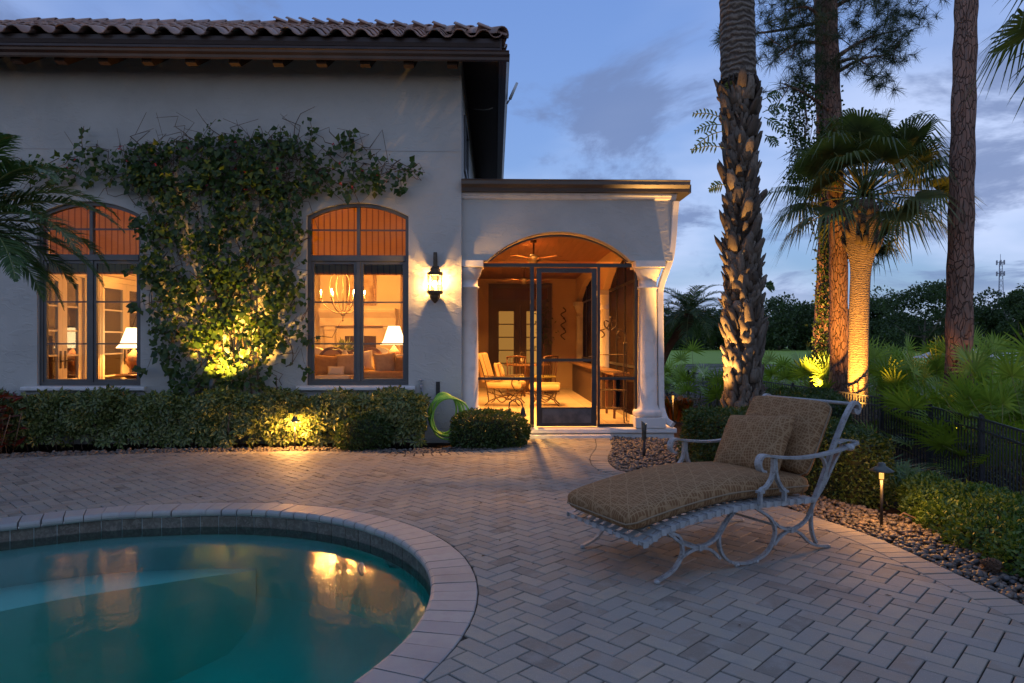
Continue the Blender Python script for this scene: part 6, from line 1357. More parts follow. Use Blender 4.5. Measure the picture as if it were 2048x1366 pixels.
# ================================================================ fan palms
m_fan = leafmat('fan_palm_leaf', LFS((.075, .105, .042), (.105, .14, .052), (.14, .17, .06), (.085, .115, .046)), .45, .3); m_pal = leafmat('palmetto_leaf', LFS((.14, .23, .027), (.21, .32, .04), (.30, .42, .06), (.16, .25, .03)), .35, .22)
m_pet = simple('petiole', (0.20, 0.20, 0.05), 0.6)
def fans(bases, tips, up, radius, m, nseg=26, droop=.35, sweep=125, w=.016):
    """all blades of a crown as arrays: tips = hub points, direction = tip - base"""
    Pt, Sd, W = [], [], []
    for a, b_, rr in zip(bases, tips, radius):
        ax = (b_ - a).normalized(); sd = ax.cross(Vector(up)); sd = sd.normalized() if sd.length > .05 else ax.orthogonal().normalized(); nr = sd.cross(ax); nr.normalize(); tw = random.gauss(0, .35); sd, nr = sd * math.cos(tw) + nr * math.sin(tw), nr * math.cos(tw) - sd * math.sin(tw)
        for k in range(nseg):
            an = R(-sweep + 2 * sweep * k / (nseg - 1)); l = rr * (.72 + .28 * math.cos(an * .8)) * random.uniform(.9, 1.06); dr = (ax * math.cos(an) + sd * math.sin(an) + nr * (.22 * abs(math.sin(an)) - .06)).normalized(); q = b_ + dr * l * .6; q2 = b_ + dr * l - Vector((0, 0, l * droop * random.uniform(.5, 1.2))); Pt.append((b_[:], (b_ + dr * l * .3)[:], q[:], q2[:])); s_ = nr.cross(dr).normalized(); Sd.append(s_[:]); W.append((w * .35, w, w * .9, .001))
    return np.array(Pt), np.array(Sd), np.array(W)
def fan_palm_crown(parent, c, n, petl, rad, m, elev=(75, -55), droop=.5, nseg=30, fronds=True, w=.022):
    for q in range(n):
        az = R(q * 137.5 + random.gauss(0, 8)); el = R(elev[0] + (elev[1] - elev[0]) * ((q + .5) / n) ** .9); d = Vector((math.cos(az) * math.cos(el), math.sin(az) * math.cos(el), math.sin(el))); L_ = petl * random.uniform(.85, 1.1); mid = c + d * L_ * .55; tip = c + d * L_ - Vector((0, 0, .10 * L_)); 
        fo = obj('frond', MB().tube([c + d * .05, mid, tip], [.02, .015, .010], 5), m_pet, parent); a, b_, W = fans([mid], [tip], (0, 0, 1), [rad * random.uniform(.85, 1.1)], m, nseg, droop, 128, w); obj('blade', strip_mesh('blade', a, b_, W, m), None, fo)
t = NT('sabal_bark'); v = t.pos(); wv = t.n('TexWave', dict(wave_type='BANDS', bands_direction='Z'), Vector=v, Scale=9.0, Distortion=7, Detail=4.0); c = t.mix(wv.outputs['Fac'], (.20, .15, .105), (.36, .29, .21)); c = t.mix(t.ramp(t.noise(v, 14, 5, .7), .5, .72), c, (.12, .085, .055)); m_sbark = t.done(t.pbr(c, .9, 0, .2, t.bump(t.math('ADD', t.math('MULTIPLY', wv.outputs['Fac'], .4), t.noise(t.pos((1, 1, 3)), 14, 6, .75)), .9, .03)))  # banded brown bark with darker noise patches
SPY = 14.4; sb = thing('sabal_palm', 'sabal palm with uplit golden trunk and fan-shaped crown beyond the fence', 'palm', (P(1716, 780, SPY).x, SPY, LOW))
spine = [P(1716, 860, SPY), P(1716, 780, SPY), P(1717, 700, SPY), P(1719, 600, SPY), P(1723, 510, SPY), P(1727, 440, SPY), P(1727, 400, SPY)]
obj('trunk', MB().tube(catmull(spine, 6), [.20] * 22 + [.21, .23, .27, .30, .32, .34, .36, .37, .36, .34, .31, .28, .25, .22, .18], 18), m_sbark, sb)
for q in range(46):
    s_ = random.uniform(0, 1); pz = P(1725, 515 - 105 * s_, SPY); a = R(q * 137.5); r_ = .29 + .10 * math.sin(math.pi * min(1, s_ * 1.1)) - (.1 if s_ > .85 else 0); o = piece('leaf_boot', random.choice(long_), sb); o.matrix_basis = Matrix.Translation(pz + Vector((r_ * .85 * math.cos(a), r_ * .85 * math.sin(a), 0)) - Vector(sb.location) * 0) @ Matrix.Rotation(a - R(90), 4, 'Z') @ Matrix.Rotation(R(60), 4, 'X')
fan_palm_crown(sb, P(1730, 388, SPY), 14, 1.45, .95, m_fan, (88, 25), .5, 36, w=.024)
fan_palm_crown(sb, P(1728, 392, SPY), 38, 1.32, .98, m_fan, (86, -24), .62, 36, w=.024)
# fronds of another palm reaching in at the top right
op = thing('sabal_palm', 'fan palm whose drooping frond tips hang into the top right corner', 'palm', (7.4, 8.2, LOW)); oc = Vector((7.55, 8.3, 5.75))
obj('trunk', MB().tube([(7.5, 8.3, LOW - .1), (7.52, 8.3, 3), tuple(oc)], [.2, .18, .2], 12), m_sbark, op); fan_palm_crown(op, oc, 12, .75, .85, m_fan, (60, -30), .55, 30)

# ---- saw palmettos beyond the fence
random.seed(31)
spots = [(1362, 690, 24), (1400, 720, 22), (1440, 735, 21), (1340, 712, 26), (1545, 745, 20), (1575, 705, 21), (1610, 720, 18.5), (1640, 745, 16.3), (1600, 765, 16.8), (1530, 705, 24), (1665, 700, 20), (1770, 735, 16), (1800, 700, 19), (1835, 720, 17), (1790, 770, 13.6), (1850, 775, 12.6), (1880, 730, 15), (1905, 800, 10.6), (1960, 775, 11.4), (1985, 730, 13.5), (2020, 800, 9.9), (2045, 740, 11.6), (1840, 800, 11.9), (1745, 690, 21), (1950, 700, 17.5), (2060, 830, 9.2), (1790, 800, 12), (1870, 815, 11), (1930, 830, 10), (1985, 845, 9), (2040, 860, 8.5), (1880, 690, 22), (1780, 700, 24), (2010, 690, 19), (1935, 830, 10.0)]
words = ['tall', 'broad', 'loose', 'dense', 'low', 'spiky', 'arching', 'pale']
for i, (px, py, Y) in enumerate(spots):
    while P(px, py, Y).x - np.interp(Y, [3.4, 4.9, 6.6, 8.35, 10.2, 12.2, 13.6, 17, 20.5, 24], [4.8, 5.25, 5.85, 6.45, 7.02, 7.35, 7.42, 7.3, 7.15, 6.8]) < .85 and px > 1500: Y += .2
    py += 38 if Y >= 18 else (20 if Y > 13 else 8)
    if abs(P(px, py, Y).x - 7.35) < 1.35 and 12.0 < Y < 14.6: Y += 3.0
    if abs(P(px, py, Y).x - 7.7) < 1.0 and 15.0 < Y < 17.0: Y += 2.6
    c = P(px, py, Y); base = Vector((c.x, c.y, gz(c.x, c.y))); X = max(.45, c.z - base.z); lit = 'clump of saw palmetto fans beyond the fence, centred %s' % {True: 'between the trunks', False: 'in the scrub'}[1600 < px < 1740]
    ob = thing('saw_palmetto', 'saw palmetto clump beyond the black fence, number %d counting from the porch' % 0, 'palmetto', base, group='saw palmettos beyond the fence'); SPX = (px, i)
    n = 15 if Y < 18 else 11; A, B_, RR = [], [], []; m_ = MB()
    for q in range(n):
        az = random.uniform(0, 6.283); el = R(random.uniform(22, 88)); L_ = (.45 + .75 * random.random()) * min(1.35, X + .25); d = Vector((math.cos(az) * math.cos(el), math.sin(az) * math.cos(el), math.sin(el))); s0 = base + Vector((random.gauss(0, .16), random.gauss(0, .16), .05)); tip = s0 + d * L_ + Vector((0, 0, max(0, X - 1.0) * .8)); mid = s0.lerp(tip, .6) + Vector((0, 0, .06)); m_.tube([s0, mid, tip], [.011, .009, .006], 4); A.append(mid); B_.append(tip); RR.append(random.uniform(.44, .68))
    obj('stalks', m_, m_pet, ob); a, b_, W = fans(A, B_, (0, 0, 1), RR, m_pal, 17 if Y < 18 else 14, .10, 112, .019 if Y < 18 else .024); obj('leaves', strip_mesh('leaves', a, b_, W, m_pal), None, ob); ob['px'] = px
pals = sorted([o for o in bpy.data.objects if o.name.startswith('saw_palmetto')], key=lambda o: o['px'])
ORD = 'first second third fourth fifth sixth seventh eighth ninth tenth eleventh twelfth thirteenth fourteenth fifteenth sixteenth seventeenth eighteenth nineteenth twentieth'.split()
for i, o in enumerate(pals):
    h_ = len(pals) // 2; o['label'] = 'saw palmetto clump beyond the fence, %s counting from the %s' % (ORD[i] if i < h_ else ORD[len(pals) - 1 - i], 'porch downspout' if i < h_ else 'right edge'); del o['px']

# ================================================================ pines
t = NT('pine_bark'); v = t.pos((1, 1, .34)); nzv = t.n('VectorMath', dict(operation='MULTIPLY_ADD')); t.set(nzv.inputs[0], t.n('TexNoise', None, Vector=v, Scale=5.0).outputs[1]); nzv.inputs[1].default_value = (.22, .22, .22); t.set(nzv.inputs[2], v)
vo = t.n('TexVoronoi', dict(feature='DISTANCE_TO_EDGE'), Vector=nzv.outputs[0], Scale=14.0); crk = t.ramp(vo.outputs['Distance'], .0, .075); vc = t.n('TexVoronoi', None, Vector=nzv.outputs[0], Scale=14.0)
c = t.mix(t.n('SeparateColor', None, Color=vc.outputs['Color']).outputs[0], (.20, .11, .075), (.33, .19, .135)); c = t.mix(t.ramp(t.noise(v, 20, 5, .7), .45, .7), c, (.20, .15, .125)); c = t.mix(crk, (.115, .07, .05), c); m_pine = t.done(t.pbr(c, .9, 0, .2, t.bump(t.math('ADD', crk, t.math('MULTIPLY', t.noise(v, 40, 4), .3)), 1, .03)))
m_needle = leafmat('pine_needle', LFS((.022, .042, .016), (.038, .062, .02), (.05, .075, .024), (.055, .055, .02)), .5, .2)
def pine(label, px_path, Y, r0, r1, tufts, branches, zb=LOW - .1):
    pts = [P(x, y, Y) for x, y in px_path]; ob = thing('pine_tree', label, 'tree', (pts[0].x, Y, zb), group='pines beyond the fence'); pp = catmull(pts, 6); obj('trunk', MB().tube(pp, [r0 + (r1 - r0) * i / (len(pp) - 1) + .012 * math.sin(i * 1.9) for i in range(len(pp))], 16), m_pine, ob)
    br_ = MB(); ends = []
    for (x0, y0, x1, y1, dY) in branches:
        br_ = MB(); a = P(x0, y0, Y); b_ = P(x1, y1, Y + dY); mid = a.lerp(b_, .5) + Vector((random.gauss(0, .08), random.gauss(0, .1), random.gauss(.05, .1))); q = catmull([a, mid, b_], 5); br_.tube(q, [.055 - .045 * i / 10 for i in range(11)], 6)
        for k in range(5):
            s_ = random.uniform(.35, 1); p0 = q[min(10, int(s_ * 10))]; e = p0 + Vector((random.gauss(0, .28), random.gauss(0, .3), random.gauss(.05, .2))); br_.tube([p0, p0.lerp(e, .5) + Vector((0, 0, -.03)), e], [.014, .011, .007], 4); ends.append(e)
        ends.append(b_); obj('branch', br_, m_pine, ob)
    for (x, y, n_, sx_, sy_) in tufts:
        for k in range(int(n_ * 2.1)): e = P(x + random.gauss(0, sx_), y + random.gauss(0, sy_), Y + random.gauss(0, .6)); ends.append(e)
    if ends:
        E_ = np.array([e[:] for e in ends]); nt = len(E_); K = 50; ax = norm(RNG.normal(0, 1, (nt, 3)) + np.array([[0, 0, .35]])); p0 = np.repeat(E_, K, 0) - np.repeat(ax, K, 0) * RNG.uniform(0, .16, (nt * K, 1)); dr = norm(np.repeat(ax, K, 0) * .55 + rand_dir(nt * K)); l = RNG.uniform(.16, .30, nt * K); sd = norm(np.cross(dr, rand_dir(nt * K)))
        Pt = np.stack([p0, p0 + dr * l[:, None] * .5, p0 + dr * l[:, None] - np.array([[0, 0, 1.]]) * (l * .15)[:, None]], 1); obj('crown', strip_mesh('crown', Pt, sd, np.tile([[.0035, .0035, .001]], (nt * K, 1)) * (1 if Y < 20 else 1.5), m_needle), None, ob)
    return ob
YP1 = 15.8
pine('pine with the needled crown standing just left of the sabal palm', [(1680, 860), (1678, 700), (1676, 500), (1668, 300), (1662, 120), (1655, -60), (1650, -260)], YP1, .215, .165,
     [(1575, 20, 16, 28, 16), (1560, 100, 12, 26, 20), (1625, 110, 10, 22, 26), (1720, 60, 22, 50, 28), (1785, 95, 16, 24, 26), (1720, 130, 12, 40, 20), (1600, 60, 10, 22, 18), (1800, 30, 14, 28, 18), (1740, 0, 14, 50, 12), (1560, -40, 12, 40, 20), (1680, -60, 24, 90, 24), (1590, 150, 8, 20, 15), (1785, 440, 8, 14, 24), (1770, 500, 6, 12, 14), (1640, 30, 8, 16, 20), (1760, 160, 6, 22, 10), (1535, 60, 6, 12, 40), (1440, 75, 3, 4, 7)],
     [(1662, 60, 1570, 20, -.4), (1664, 90, 1560, 110, -.5), (1664, 120, 1800, 60, .5), (1666, 150, 1790, 110, -.6), (1668, 190, 1590, 160, .4), (1660, 20, 1760, -10, .6), (1658, 0, 1580, -40, -.4), (1670, 230, 1560, 165, -.8), (1666, 130, 1735, 130, -.9), (1680, 470, 1785, 440, .4), (1680, 520, 1775, 495, .5), (1660, 40, 1440, 72, .9)])
iv = pine('ivy-clad trunk glowing amber behind the pine, second trunk from the porch', [(1637, 850), (1643, 700), (1650, 560), (1653, 440), (1650, 330), (1645, 200), (1640, -100)], 17.2, .24, .15, [], [])
# creeper leaves on that trunk and hanging beside it
n = 1500; yy = RNG.uniform(170, 760, n); xx = np.interp(yy, [170, 330, 440, 560, 700, 850], [1645, 1650, 1653, 1650, 1643, 1637]) + RNG.normal(0, 11, n) * np.where(yy < 430, 1.9, 1); Yv = 17.2 - RNG.uniform(.1, .34, n); ps = np.array([P(a, b_, c_)[:] for a, b_, c_ in zip(xx, yy, Yv)]); d = rand_dir(n); d[:, 2] -= .6
obj('creeper', leaf_mesh('creeper', ps, d, rand_dir(n) + np.array([[0, -1, 0]]), RNG.uniform(.06, .12, n), RNG.uniform(.05, .09, n), m_vine), None, iv)
hv = thing('hanging_vine', 'tangle of leafy vine hanging from the pine branches left of the sabal crown', 'vine', P(1600, 330, 15.6)); n = 1300; u = RNG.uniform(0, 1, n); yy = 165 + u * 200; xx = 1600 + 14 * np.sin(yy / 22) + RNG.normal(0, 16, n) * (1.25 - .55 * u); ps = np.array([P(a, b_, 15.5 + random.uniform(-.4, .4))[:] for a, b_ in zip(xx, yy)]); d = rand_dir(n); d[:, 2] -= .7
obj('leaves', leaf_mesh('leaves', ps, d, rand_dir(n), RNG.uniform(.05, .10, n), RNG.uniform(.04, .08, n), m_vine), None, hv); tw_ = MB()
for k in range(14): x = 1600 + random.gauss(0, 13); tw_.tube(catmull([P(x, 170, 15.5), P(x + random.gauss(0, 9), 240, 15.5), P(x + random.gauss(0, 10), 310, 15.5), P(x + random.gauss(0, 12), 400 + random.uniform(-30, 60), 15.5)], 4), .008, 4)
obj('stems', tw_, m_twig, hv)
pine('bare tall pine trunk nearest the right edge of the photo', [(1916, 860), (1918, 700), (1921, 500), (1925, 300), (1930, 100), (1934, -60), (1938, -260)], 12.9, .245, .18, [], [])

# ================================================================ distant oaks across the golf course
m_oak = leafmat('oak_leaf', LFS((.03, .058, .022), (.05, .085, .03), (.07, .11, .036), (.04, .07, .026)), .6, .15); m_oakb = simple('oak_bark', (0.11, 0.09, 0.07), 0.9, col2=(0.17, 0.14, 0.11), nscale=1)
def oak(label, px, ytop, wpx, Y, seed, ybase=702, dens=1.0):
    rr = random.Random(seed); base = P(px, ybase, Y); base.z = LOW - .15; top = P(px, ytop, Y).z; hw = wpx / 2 / FPX * Y; ob = thing('oak_tree', label, 'tree', base, group='oaks across the golf course'); H_ = top - base.z; bl = []; m_ = MB()
    obj('trunk', MB().tube([base, base + Vector((rr.uniform(-.3, .3), 0, H_ * .22)), base + Vector((rr.uniform(-.6, .6), 0, H_ * .5))], [.022 * H_ + .2, .018 * H_ + .12, .1], 8), m_oakb, ob)
    for k in range(7): 
        a = rr.uniform(0, 6.28); f_ = base + Vector((0, 0, H_ * rr.uniform(.12, .3))); e = base + Vector((math.cos(a) * hw * .75, math.sin(a) * hw * .6, H_ * rr.uniform(.4, .75))); m_.tube([f_, f_.lerp(e, .5) + Vector((0, 0, -.06 * H_)), e], [.012 * H_ + .05, .1, .04], 6)
    obj('limbs', m_, m_oakb, ob)
    for k in range(30): 
        a = rr.uniform(0, 6.28); q = rr.uniform(0, 1) ** .5; zf = rr.uniform(.12, .93); lim = math.sqrt(max(.05, 1 - ((zf - .5) / .55) ** 2)); bl.append((base.x + math.cos(a) * hw * q * lim, base.y + math.sin(a) * hw * .7 * q * lim, base.z + H_ * zf, hw * rr.uniform(.22, .36)))
    B_ = np.array(bl); n = int(8500 * dens); k = RNG.integers(0, len(B_), n); d = rand_dir(n); ps = B_[k, :3] + d * (B_[k, 3] * RNG.uniform(.55, 1.08, n))[:, None] * np.array([[1, 1, .75]]); L_ = RNG.uniform(.3, .75, n) * Y / 150
    obj('crown', leaf_mesh('crown', ps, d + RNG.normal(0, .7, (n, 3)), d + RNG.normal(0, .5, (n, 3)), L_, L_ * .7, m_oak), None, ob)
for i, (px, yt, w, Y, lab) in enumerate(((1340, 618, 150, 185, 'far oak crown seen just right of the porch downspout'), (1440, 622, 170, 190, 'far oak partly hidden behind the date palm trunk'), (1558, 598, 150, 180, 'rounded far oak between the date palm and the amber trunk'), (1625, 612, 110, 188, 'far oak right behind the amber ivy trunk'), (1755, 600, 120, 175, 'dark far oak right of the sabal palm trunk'), (1848, 571, 190, 150, 'largest far oak, its forked trunk left of the bare pine'), (1800, 640, 130, 170, 'low dark oak at the foot of the largest far oak'), (1975, 586, 120, 155, 'far oak below the radio mast'), (2040, 580, 90, 140, 'far oak crown cut by the right edge'), (1690, 625, 110, 190, 'far oak glimpsed between the pine and sabal trunks'), (1905, 620, 120, 185, 'far oak behind the bare pine trunk'), (2090, 570, 140, 165, 'far oak mostly outside the right edge'), (1495, 640, 130, 200, 'low far oak behind the date palm'))): oak(lab, px, yt, w, Y, i)
m_far = leafmat('far_wood_leaf', LFS((.018, .036, .020), (.03, .055, .026), (.024, .045, .02)), .7, .1); n = 26000; xx = RNG.uniform(-60, 220, n); ps = np.stack([xx, 205 + RNG.uniform(0, 25, n), LOW + RNG.uniform(0, 1, n) ** .8 * (8.5 + 2.5 * np.sin(xx * .21) + 1.6 * np.sin(xx * .53 + 1))], 1)
obj('treeline', leaf_mesh('treeline', ps, rand_dir(n), rand_dir(n) + np.array([[0, -1.2, .5]]), RNG.uniform(.8, 1.7, n), RNG.uniform(.6, 1.3, n), m_far), None, kind='stuff', label='dark belt of far woodland closing the golf course', cat='woodland')
# radio mast
mast = thing('radio_mast', 'thin lattice radio mast above the far trees', 'mast', P(2001, 600, 420)); mb_ = MB(); b0, t0 = P(2001, 690, 420), P(2001, 518, 420); m_mast = simple('galvanised_steel', (0.30, 0.31, 0.33), 0.5, 0.4)
legs = [MB() for _ in range(3)]; tri = [(math.cos(R(90 + 120 * k)), math.sin(R(90 + 120 * k))) for k in range(3)]
for k in range(3): obj('leg', MB().tube([(b0.x + tri[k][0] * 2.6, b0.y + tri[k][1] * 2.6, LOW), (b0.x + tri[k][0] * .9, b0.y + tri[k][1] * .9, t0.z - 2)], .20, 5), m_mast, mast)
for q in range(16):
    s0, s1 = q / 16, (q + 1) / 16; za, zb_ = LOW + (t0.z - 2 - LOW) * s0, LOW + (t0.z - 2 - LOW) * s1; ra, rb = 2.6 - 1.7 * s0, 2.6 - 1.7 * s1
    for k in range(3): j = (k + 1) % 3; mb_.tube([(b0.x + tri[k][0] * ra, b0.y + tri[k][1] * ra, za), (b0.x + tri[j][0] * rb, b0.y + tri[j][1] * rb, zb_)], .11, 4)
obj('bracing', mb_, m_mast, mast); an_ = MB().tube([(b0.x, b0.y, t0.z - 3), (b0.x, b0.y, t0.z + 3)], .15, 5)
for zz in (t0.z - 2, t0.z - 9, t0.z - 22):
    for k in range(6): a = R(60 * k); an_.box(b0.x + 2.2 * math.cos(a) - .25, b0.x + 2.2 * math.cos(a) + .25, b0.y + 2.2 * math.sin(a) - .2, b0.y + 2.2 * math.sin(a) + .2, zz - 1.6, zz + 1.2)
    an_.tube([(b0.x + 2.2 * math.cos(R(60 * k)), b0.y + 2.2 * math.sin(R(60 * k)), zz) for k in range(6)], .12, 4, closed=True)
obj('antennas', an_, m_mast, mast)

# ================================================================ black fence down the side of the garden
fl = [(6.2, 27.5), (6.8, 24), (7.15, 20.5), (7.3, 17), (7.42, 13.6), (7.35, 12.2), (7.02, 10.2), (6.45, 8.35), (5.85, 6.6), (5.25, 4.9), (4.8, 3.4)]
fc = catmull([(a, b_, 0) for a, b_ in fl], 10); post_pts = resample(fc, 1.83); fence = thing('garden_fence', 'black aluminium picket fence down the right side of the garden', 'fence', (7, 14, LOW))
m_fence = simple('fence_black_paint', (0.035, 0.038, 0.044), 0.35, 0.2); FT = .40; FB = FT - 1.22; pm = mesh_of('picket', MB().box(-.008, .008, -.008, .008, FB + .05, FT - .045), m_fence); pom = mesh_of('post', MB().box(-.026, .026, -.026, .026, FB - .15, FT + .02).box(-.032, .032, -.032, .032, FT + .021, FT + .034, .004).box(-.018, .018, -.018, .018, FT + .0345, FT + .044, .006), m_fence)
for i, p in enumerate(post_pts):
    nx_ = post_pts[min(i + 1, len(post_pts) - 1)] - post_pts[max(i - 1, 0)]; piece('post', pom, fence, p, (0, 0, math.atan2(nx_.y, nx_.x)))
    if i + 1 < len(post_pts):
        q = post_pts[i + 1]; d = (q - p).normalized(); a = math.atan2(d.y, d.x); L_ = (q - p).length
        for z_ in (FT - .03, FT - .19, FB + .10): 
            o = obj('rail', MB().box(.027, L_ - .027, -.014, .014, z_ - .014, z_ + .014), m_fence, fence); o.location = p; o.rotation_euler = (0, 0, a)
        for k in range(1, 17): piece('picket', pm, fence, p + d * (L_ * k / 17), (0, 0, a))
# ---- leafy weeds on the slope between the hedge and the fence
n = 2600; px_ = RNG.uniform(1690, 2060, n); Yq = RNG.uniform(6.6, 9.0, n); xq = np.array([P(a, 700, b_).x for a, b_ in zip(px_, Yq)]); k_ = xq < np.interp(Yq, [6.6, 8.35, 10.2], [5.7, 6.3, 6.85]); k_ &= xq > 4.0; xq, Yq = xq[k_], Yq[k_]; n = len(xq); zq = np.array([gz(a, b_) for a, b_ in zip(xq, Yq)]); az = RNG.uniform(0, 6.28, n); ln = RNG.uniform(.15, .5, n); dd = np.stack([np.cos(az), np.sin(az), 0 * az], 1); b0_ = np.stack([xq, Yq, zq], 1); UPZ = np.array([[0, 0, 1.]])
Pt = np.stack([b0_, b0_ + dd * (ln * .2)[:, None] + UPZ * (ln * .65)[:, None], b0_ + dd * (ln * .75)[:, None] + UPZ * (ln * .8)[:, None]], 1)
obj('weeds', strip_mesh('weeds', Pt, np.stack([-np.sin(az), np.cos(az), 0 * az], 1), np.stack([np.full(n, .006), np.full(n, .014), np.full(n, .001)], 1), m_cover), None, kind='stuff', label='rough green weeds on the slope inside the black fence', cat='weeds')
# ================================================================ garden light fittings and small things
m_bronze = simple('verdigris_bronze', (0.055, 0.06, 0.055), 0.5, 0.4, col2=(0.10, 0.115, 0.10), nscale=12); m_blk = simple('black_plastic', (0.012, 0.012, 0.012), 0.5)
m_lens = emit('path_light_lens', (1.0, 0.45, 0.10), 1.0); m_lens2 = emit('spot_lens', (1.0, 0.72, 0.34), 30)
def path_light(label, x, y, h, watts, z0=-.05, hat=.095):
    l = thing('path_light', label, 'garden light', (x, y, z0), group='garden path lights'); z = z0 + h
    obj('stem', MB().tube([(x, y, z0), (x, y, z - .10)], .011, 10), m_blk, l); obj('lens', MB().lathe([(.0, z - .10), (.017, z - .10), (.017, z - .035), (.0, z - .035)], 12, (x, y, 0)), m_lens, l)
    obj('hat', MB().lathe([(.02, z - .034), (hat, z - .038), (hat + .003, z - .034), (hat * .55, z - .008), (.03, z + .004), (.028, z + .022), (.022, z + .028), (0, z + .028)], 24, (x, y, 0)), m_bronze, l)
    for k in range(4): a = R(45 + 90 * k); point_light('light', (x + .052 * math.cos(a), y + .052 * math.sin(a), z - .056), WARM, watts / 4, l, .01)
    return l
q = G(1763, 1052); path_light('bronze mushroom path light among the pebbles right of the chaise', q.x, q.y, .52, 17.0, hat=.088)
q = P(590, 828, 9.28); path_light('small path light glowing inside the hedge below the right window', q.x, 9.27, .46, 55, hat=.07)
q = P(1346, 785, 11.6); path_light('slim path light standing behind the white downspout', q.x, 11.6, .62, 9)
def spot_fix(label, p, target, watts, angle=60, col=GOLD, h=.16, vis=True):
    l = thing('ground_spotlight', label, 'garden light', p, group='garden spotlights'); p = Vector(p); d = (Vector(target) - p).normalized(); top = p + Vector((0, 0, h)); m_ = MB()
    obj('stake', MB().tube([p - Vector((0, 0, .08)), top], .014, 8), m_blk, l); b_ = MB().lathe([(.0, -.07), (.022, -.065), (.034, -.02), (.038, .06), (.034, .062), (.030, .03), (0, .03)], 14); b_.xf(Matrix.Translation(top + d * .05) @ d.to_track_quat('Z', 'Y').to_matrix().to_4x4()); obj('housing', b_, m_bronze, l)
    ln_ = MB().lathe([(0, .034), (.029, .034), (.029, .031), (0, .031)], 12); ln_.xf(Matrix.Translation(top + d * .05) @ d.to_track_quat('Z', 'Y').to_matrix().to_4x4()); obj('lens', ln_, m_lens2, l)
    spot_light('light', top + d * .115, target, col, watts, l, angle, .75, .03); return l
q = P(438, 800, 9.93); spot_fix('spotlight at the foot of the climbing vine shining up the wall', (q.x + .02, 9.60, .70), wallpt(468, 640, .05), 360, 112, (1.0, .50, .07), .12)
q = G(1288, 912); lsp = thing('ground_spotlight', 'tall dark spotlight stake among the pebbles by the porch column', 'garden light', q, group='garden spotlights'); h1 = wz(882, q.y); h2 = wz(846, q.y)
obj('stake', MB().tube([(q.x, q.y, -.08), (q.x, q.y, h1)], .020, 10), m_blk, lsp); b_ = MB().lathe([(.016, 0), (.026, .02), (.034, .2), (.036, h2 - h1), (.030, h2 - h1), (.028, h2 - h1 - .02), (0, h2 - h1 - .02)], 14, (q.x, q.y, h1)); s0 = 0
for i, (x, y, z) in enumerate(b_.v): b_.v[i] = (x, y, z - max(0, (z - h1 - .15)) * (x - q.x) * 9)
obj('housing', b_, m_bronze, lsp); obj('lens', MB().lathe([(0, h2 - .016), (.027, h2 - .016), (.027, h2 - .020), (0, h2 - .020)], 12, (q.x, q.y, 0)), m_lens2, lsp); spot_light('light', (q.x, q.y, h2 - .005), (cR, PY, 3.0), WARM, 5, lsp, 80, .7, .02)
# bell-shaped light beside the clipped shrub
q = P(1046, 830, 9.75); bl = thing('bell_light', 'hooked bell-shaped garden light between the clipped shrub and porch door', 'garden light', (q.x - .1, 9.85, 0)); zt_ = wz(800, 9.85); hx = P(1046, 830, 9.85).x; x0 = P(1018, 830, 9.85).x
obj('hook', MB().tube(catmull([(x0, 9.85, -.1), (x0, 9.85, wz(815, 9.85)), (x0 + .03, 9.85, wz(803, 9.85)), (x0 + .1, 9.85, wz(798, 9.85)), (x0 + .17, 9.85, wz(803, 9.85)), (hx, 9.85, wz(815, 9.85))], 5), .010, 7), m_blk, bl)
zb_ = wz(833, 9.85); obj('bell', MB().lathe([(.055, zb_), (.050, zb_ + .02), (.032, zb_ + .06), (.026, zb_ + .11), (.012, zb_ + .135), (0, zb_ + .14)], 16, (hx, 9.85, 0)), m_blk, bl); obj('lens', MB().lathe([(0, zb_ + .012), (.03, zb_ + .012), (.03, zb_ + .02), (0, zb_ + .02)], 12, (hx, 9.85, 0)), m_lens, bl)
spot_light('light', (hx, 9.85, zb_ + .005), (hx, 9.80, -1), (1, .58, .15), 42, bl, 155, .5, .02)
# uplights for the trees (fittings low in the planting)
spot_fix('uplight low in the bed left of the date palm trunk', (2.98, 10.2, -.05), (3.62, 10.42, 3.4), 900, 66, (1.0, .50, .13), .1)
spot_fix('uplight at the foot of the sabal palm', (P(1705, 780, 13.5).x - .25, 13.3, LOW + .05), (P(1724, 560, SPY).x, SPY, 1.5), 1150, 70, (1.0, .42, .06), .62)
spot_fix('uplight at the foot of the amber ivy trunk', (P(1622, 760, 15.9).x - .1, 15.7, LOW + .05), (P(1646, 600, 17.2).x, 17.2, 2.2), 1100, 50, (1.0, .48, .10), .85)
spot_fix('uplight at the foot of the bare right-hand pine', (P(1895, 800, 12.0).x, 11.6, LOW + .05), (P(1922, 450, 12.9).x, 12.9, 3.2), 260, 46, (1.0, .42, .10), .2)
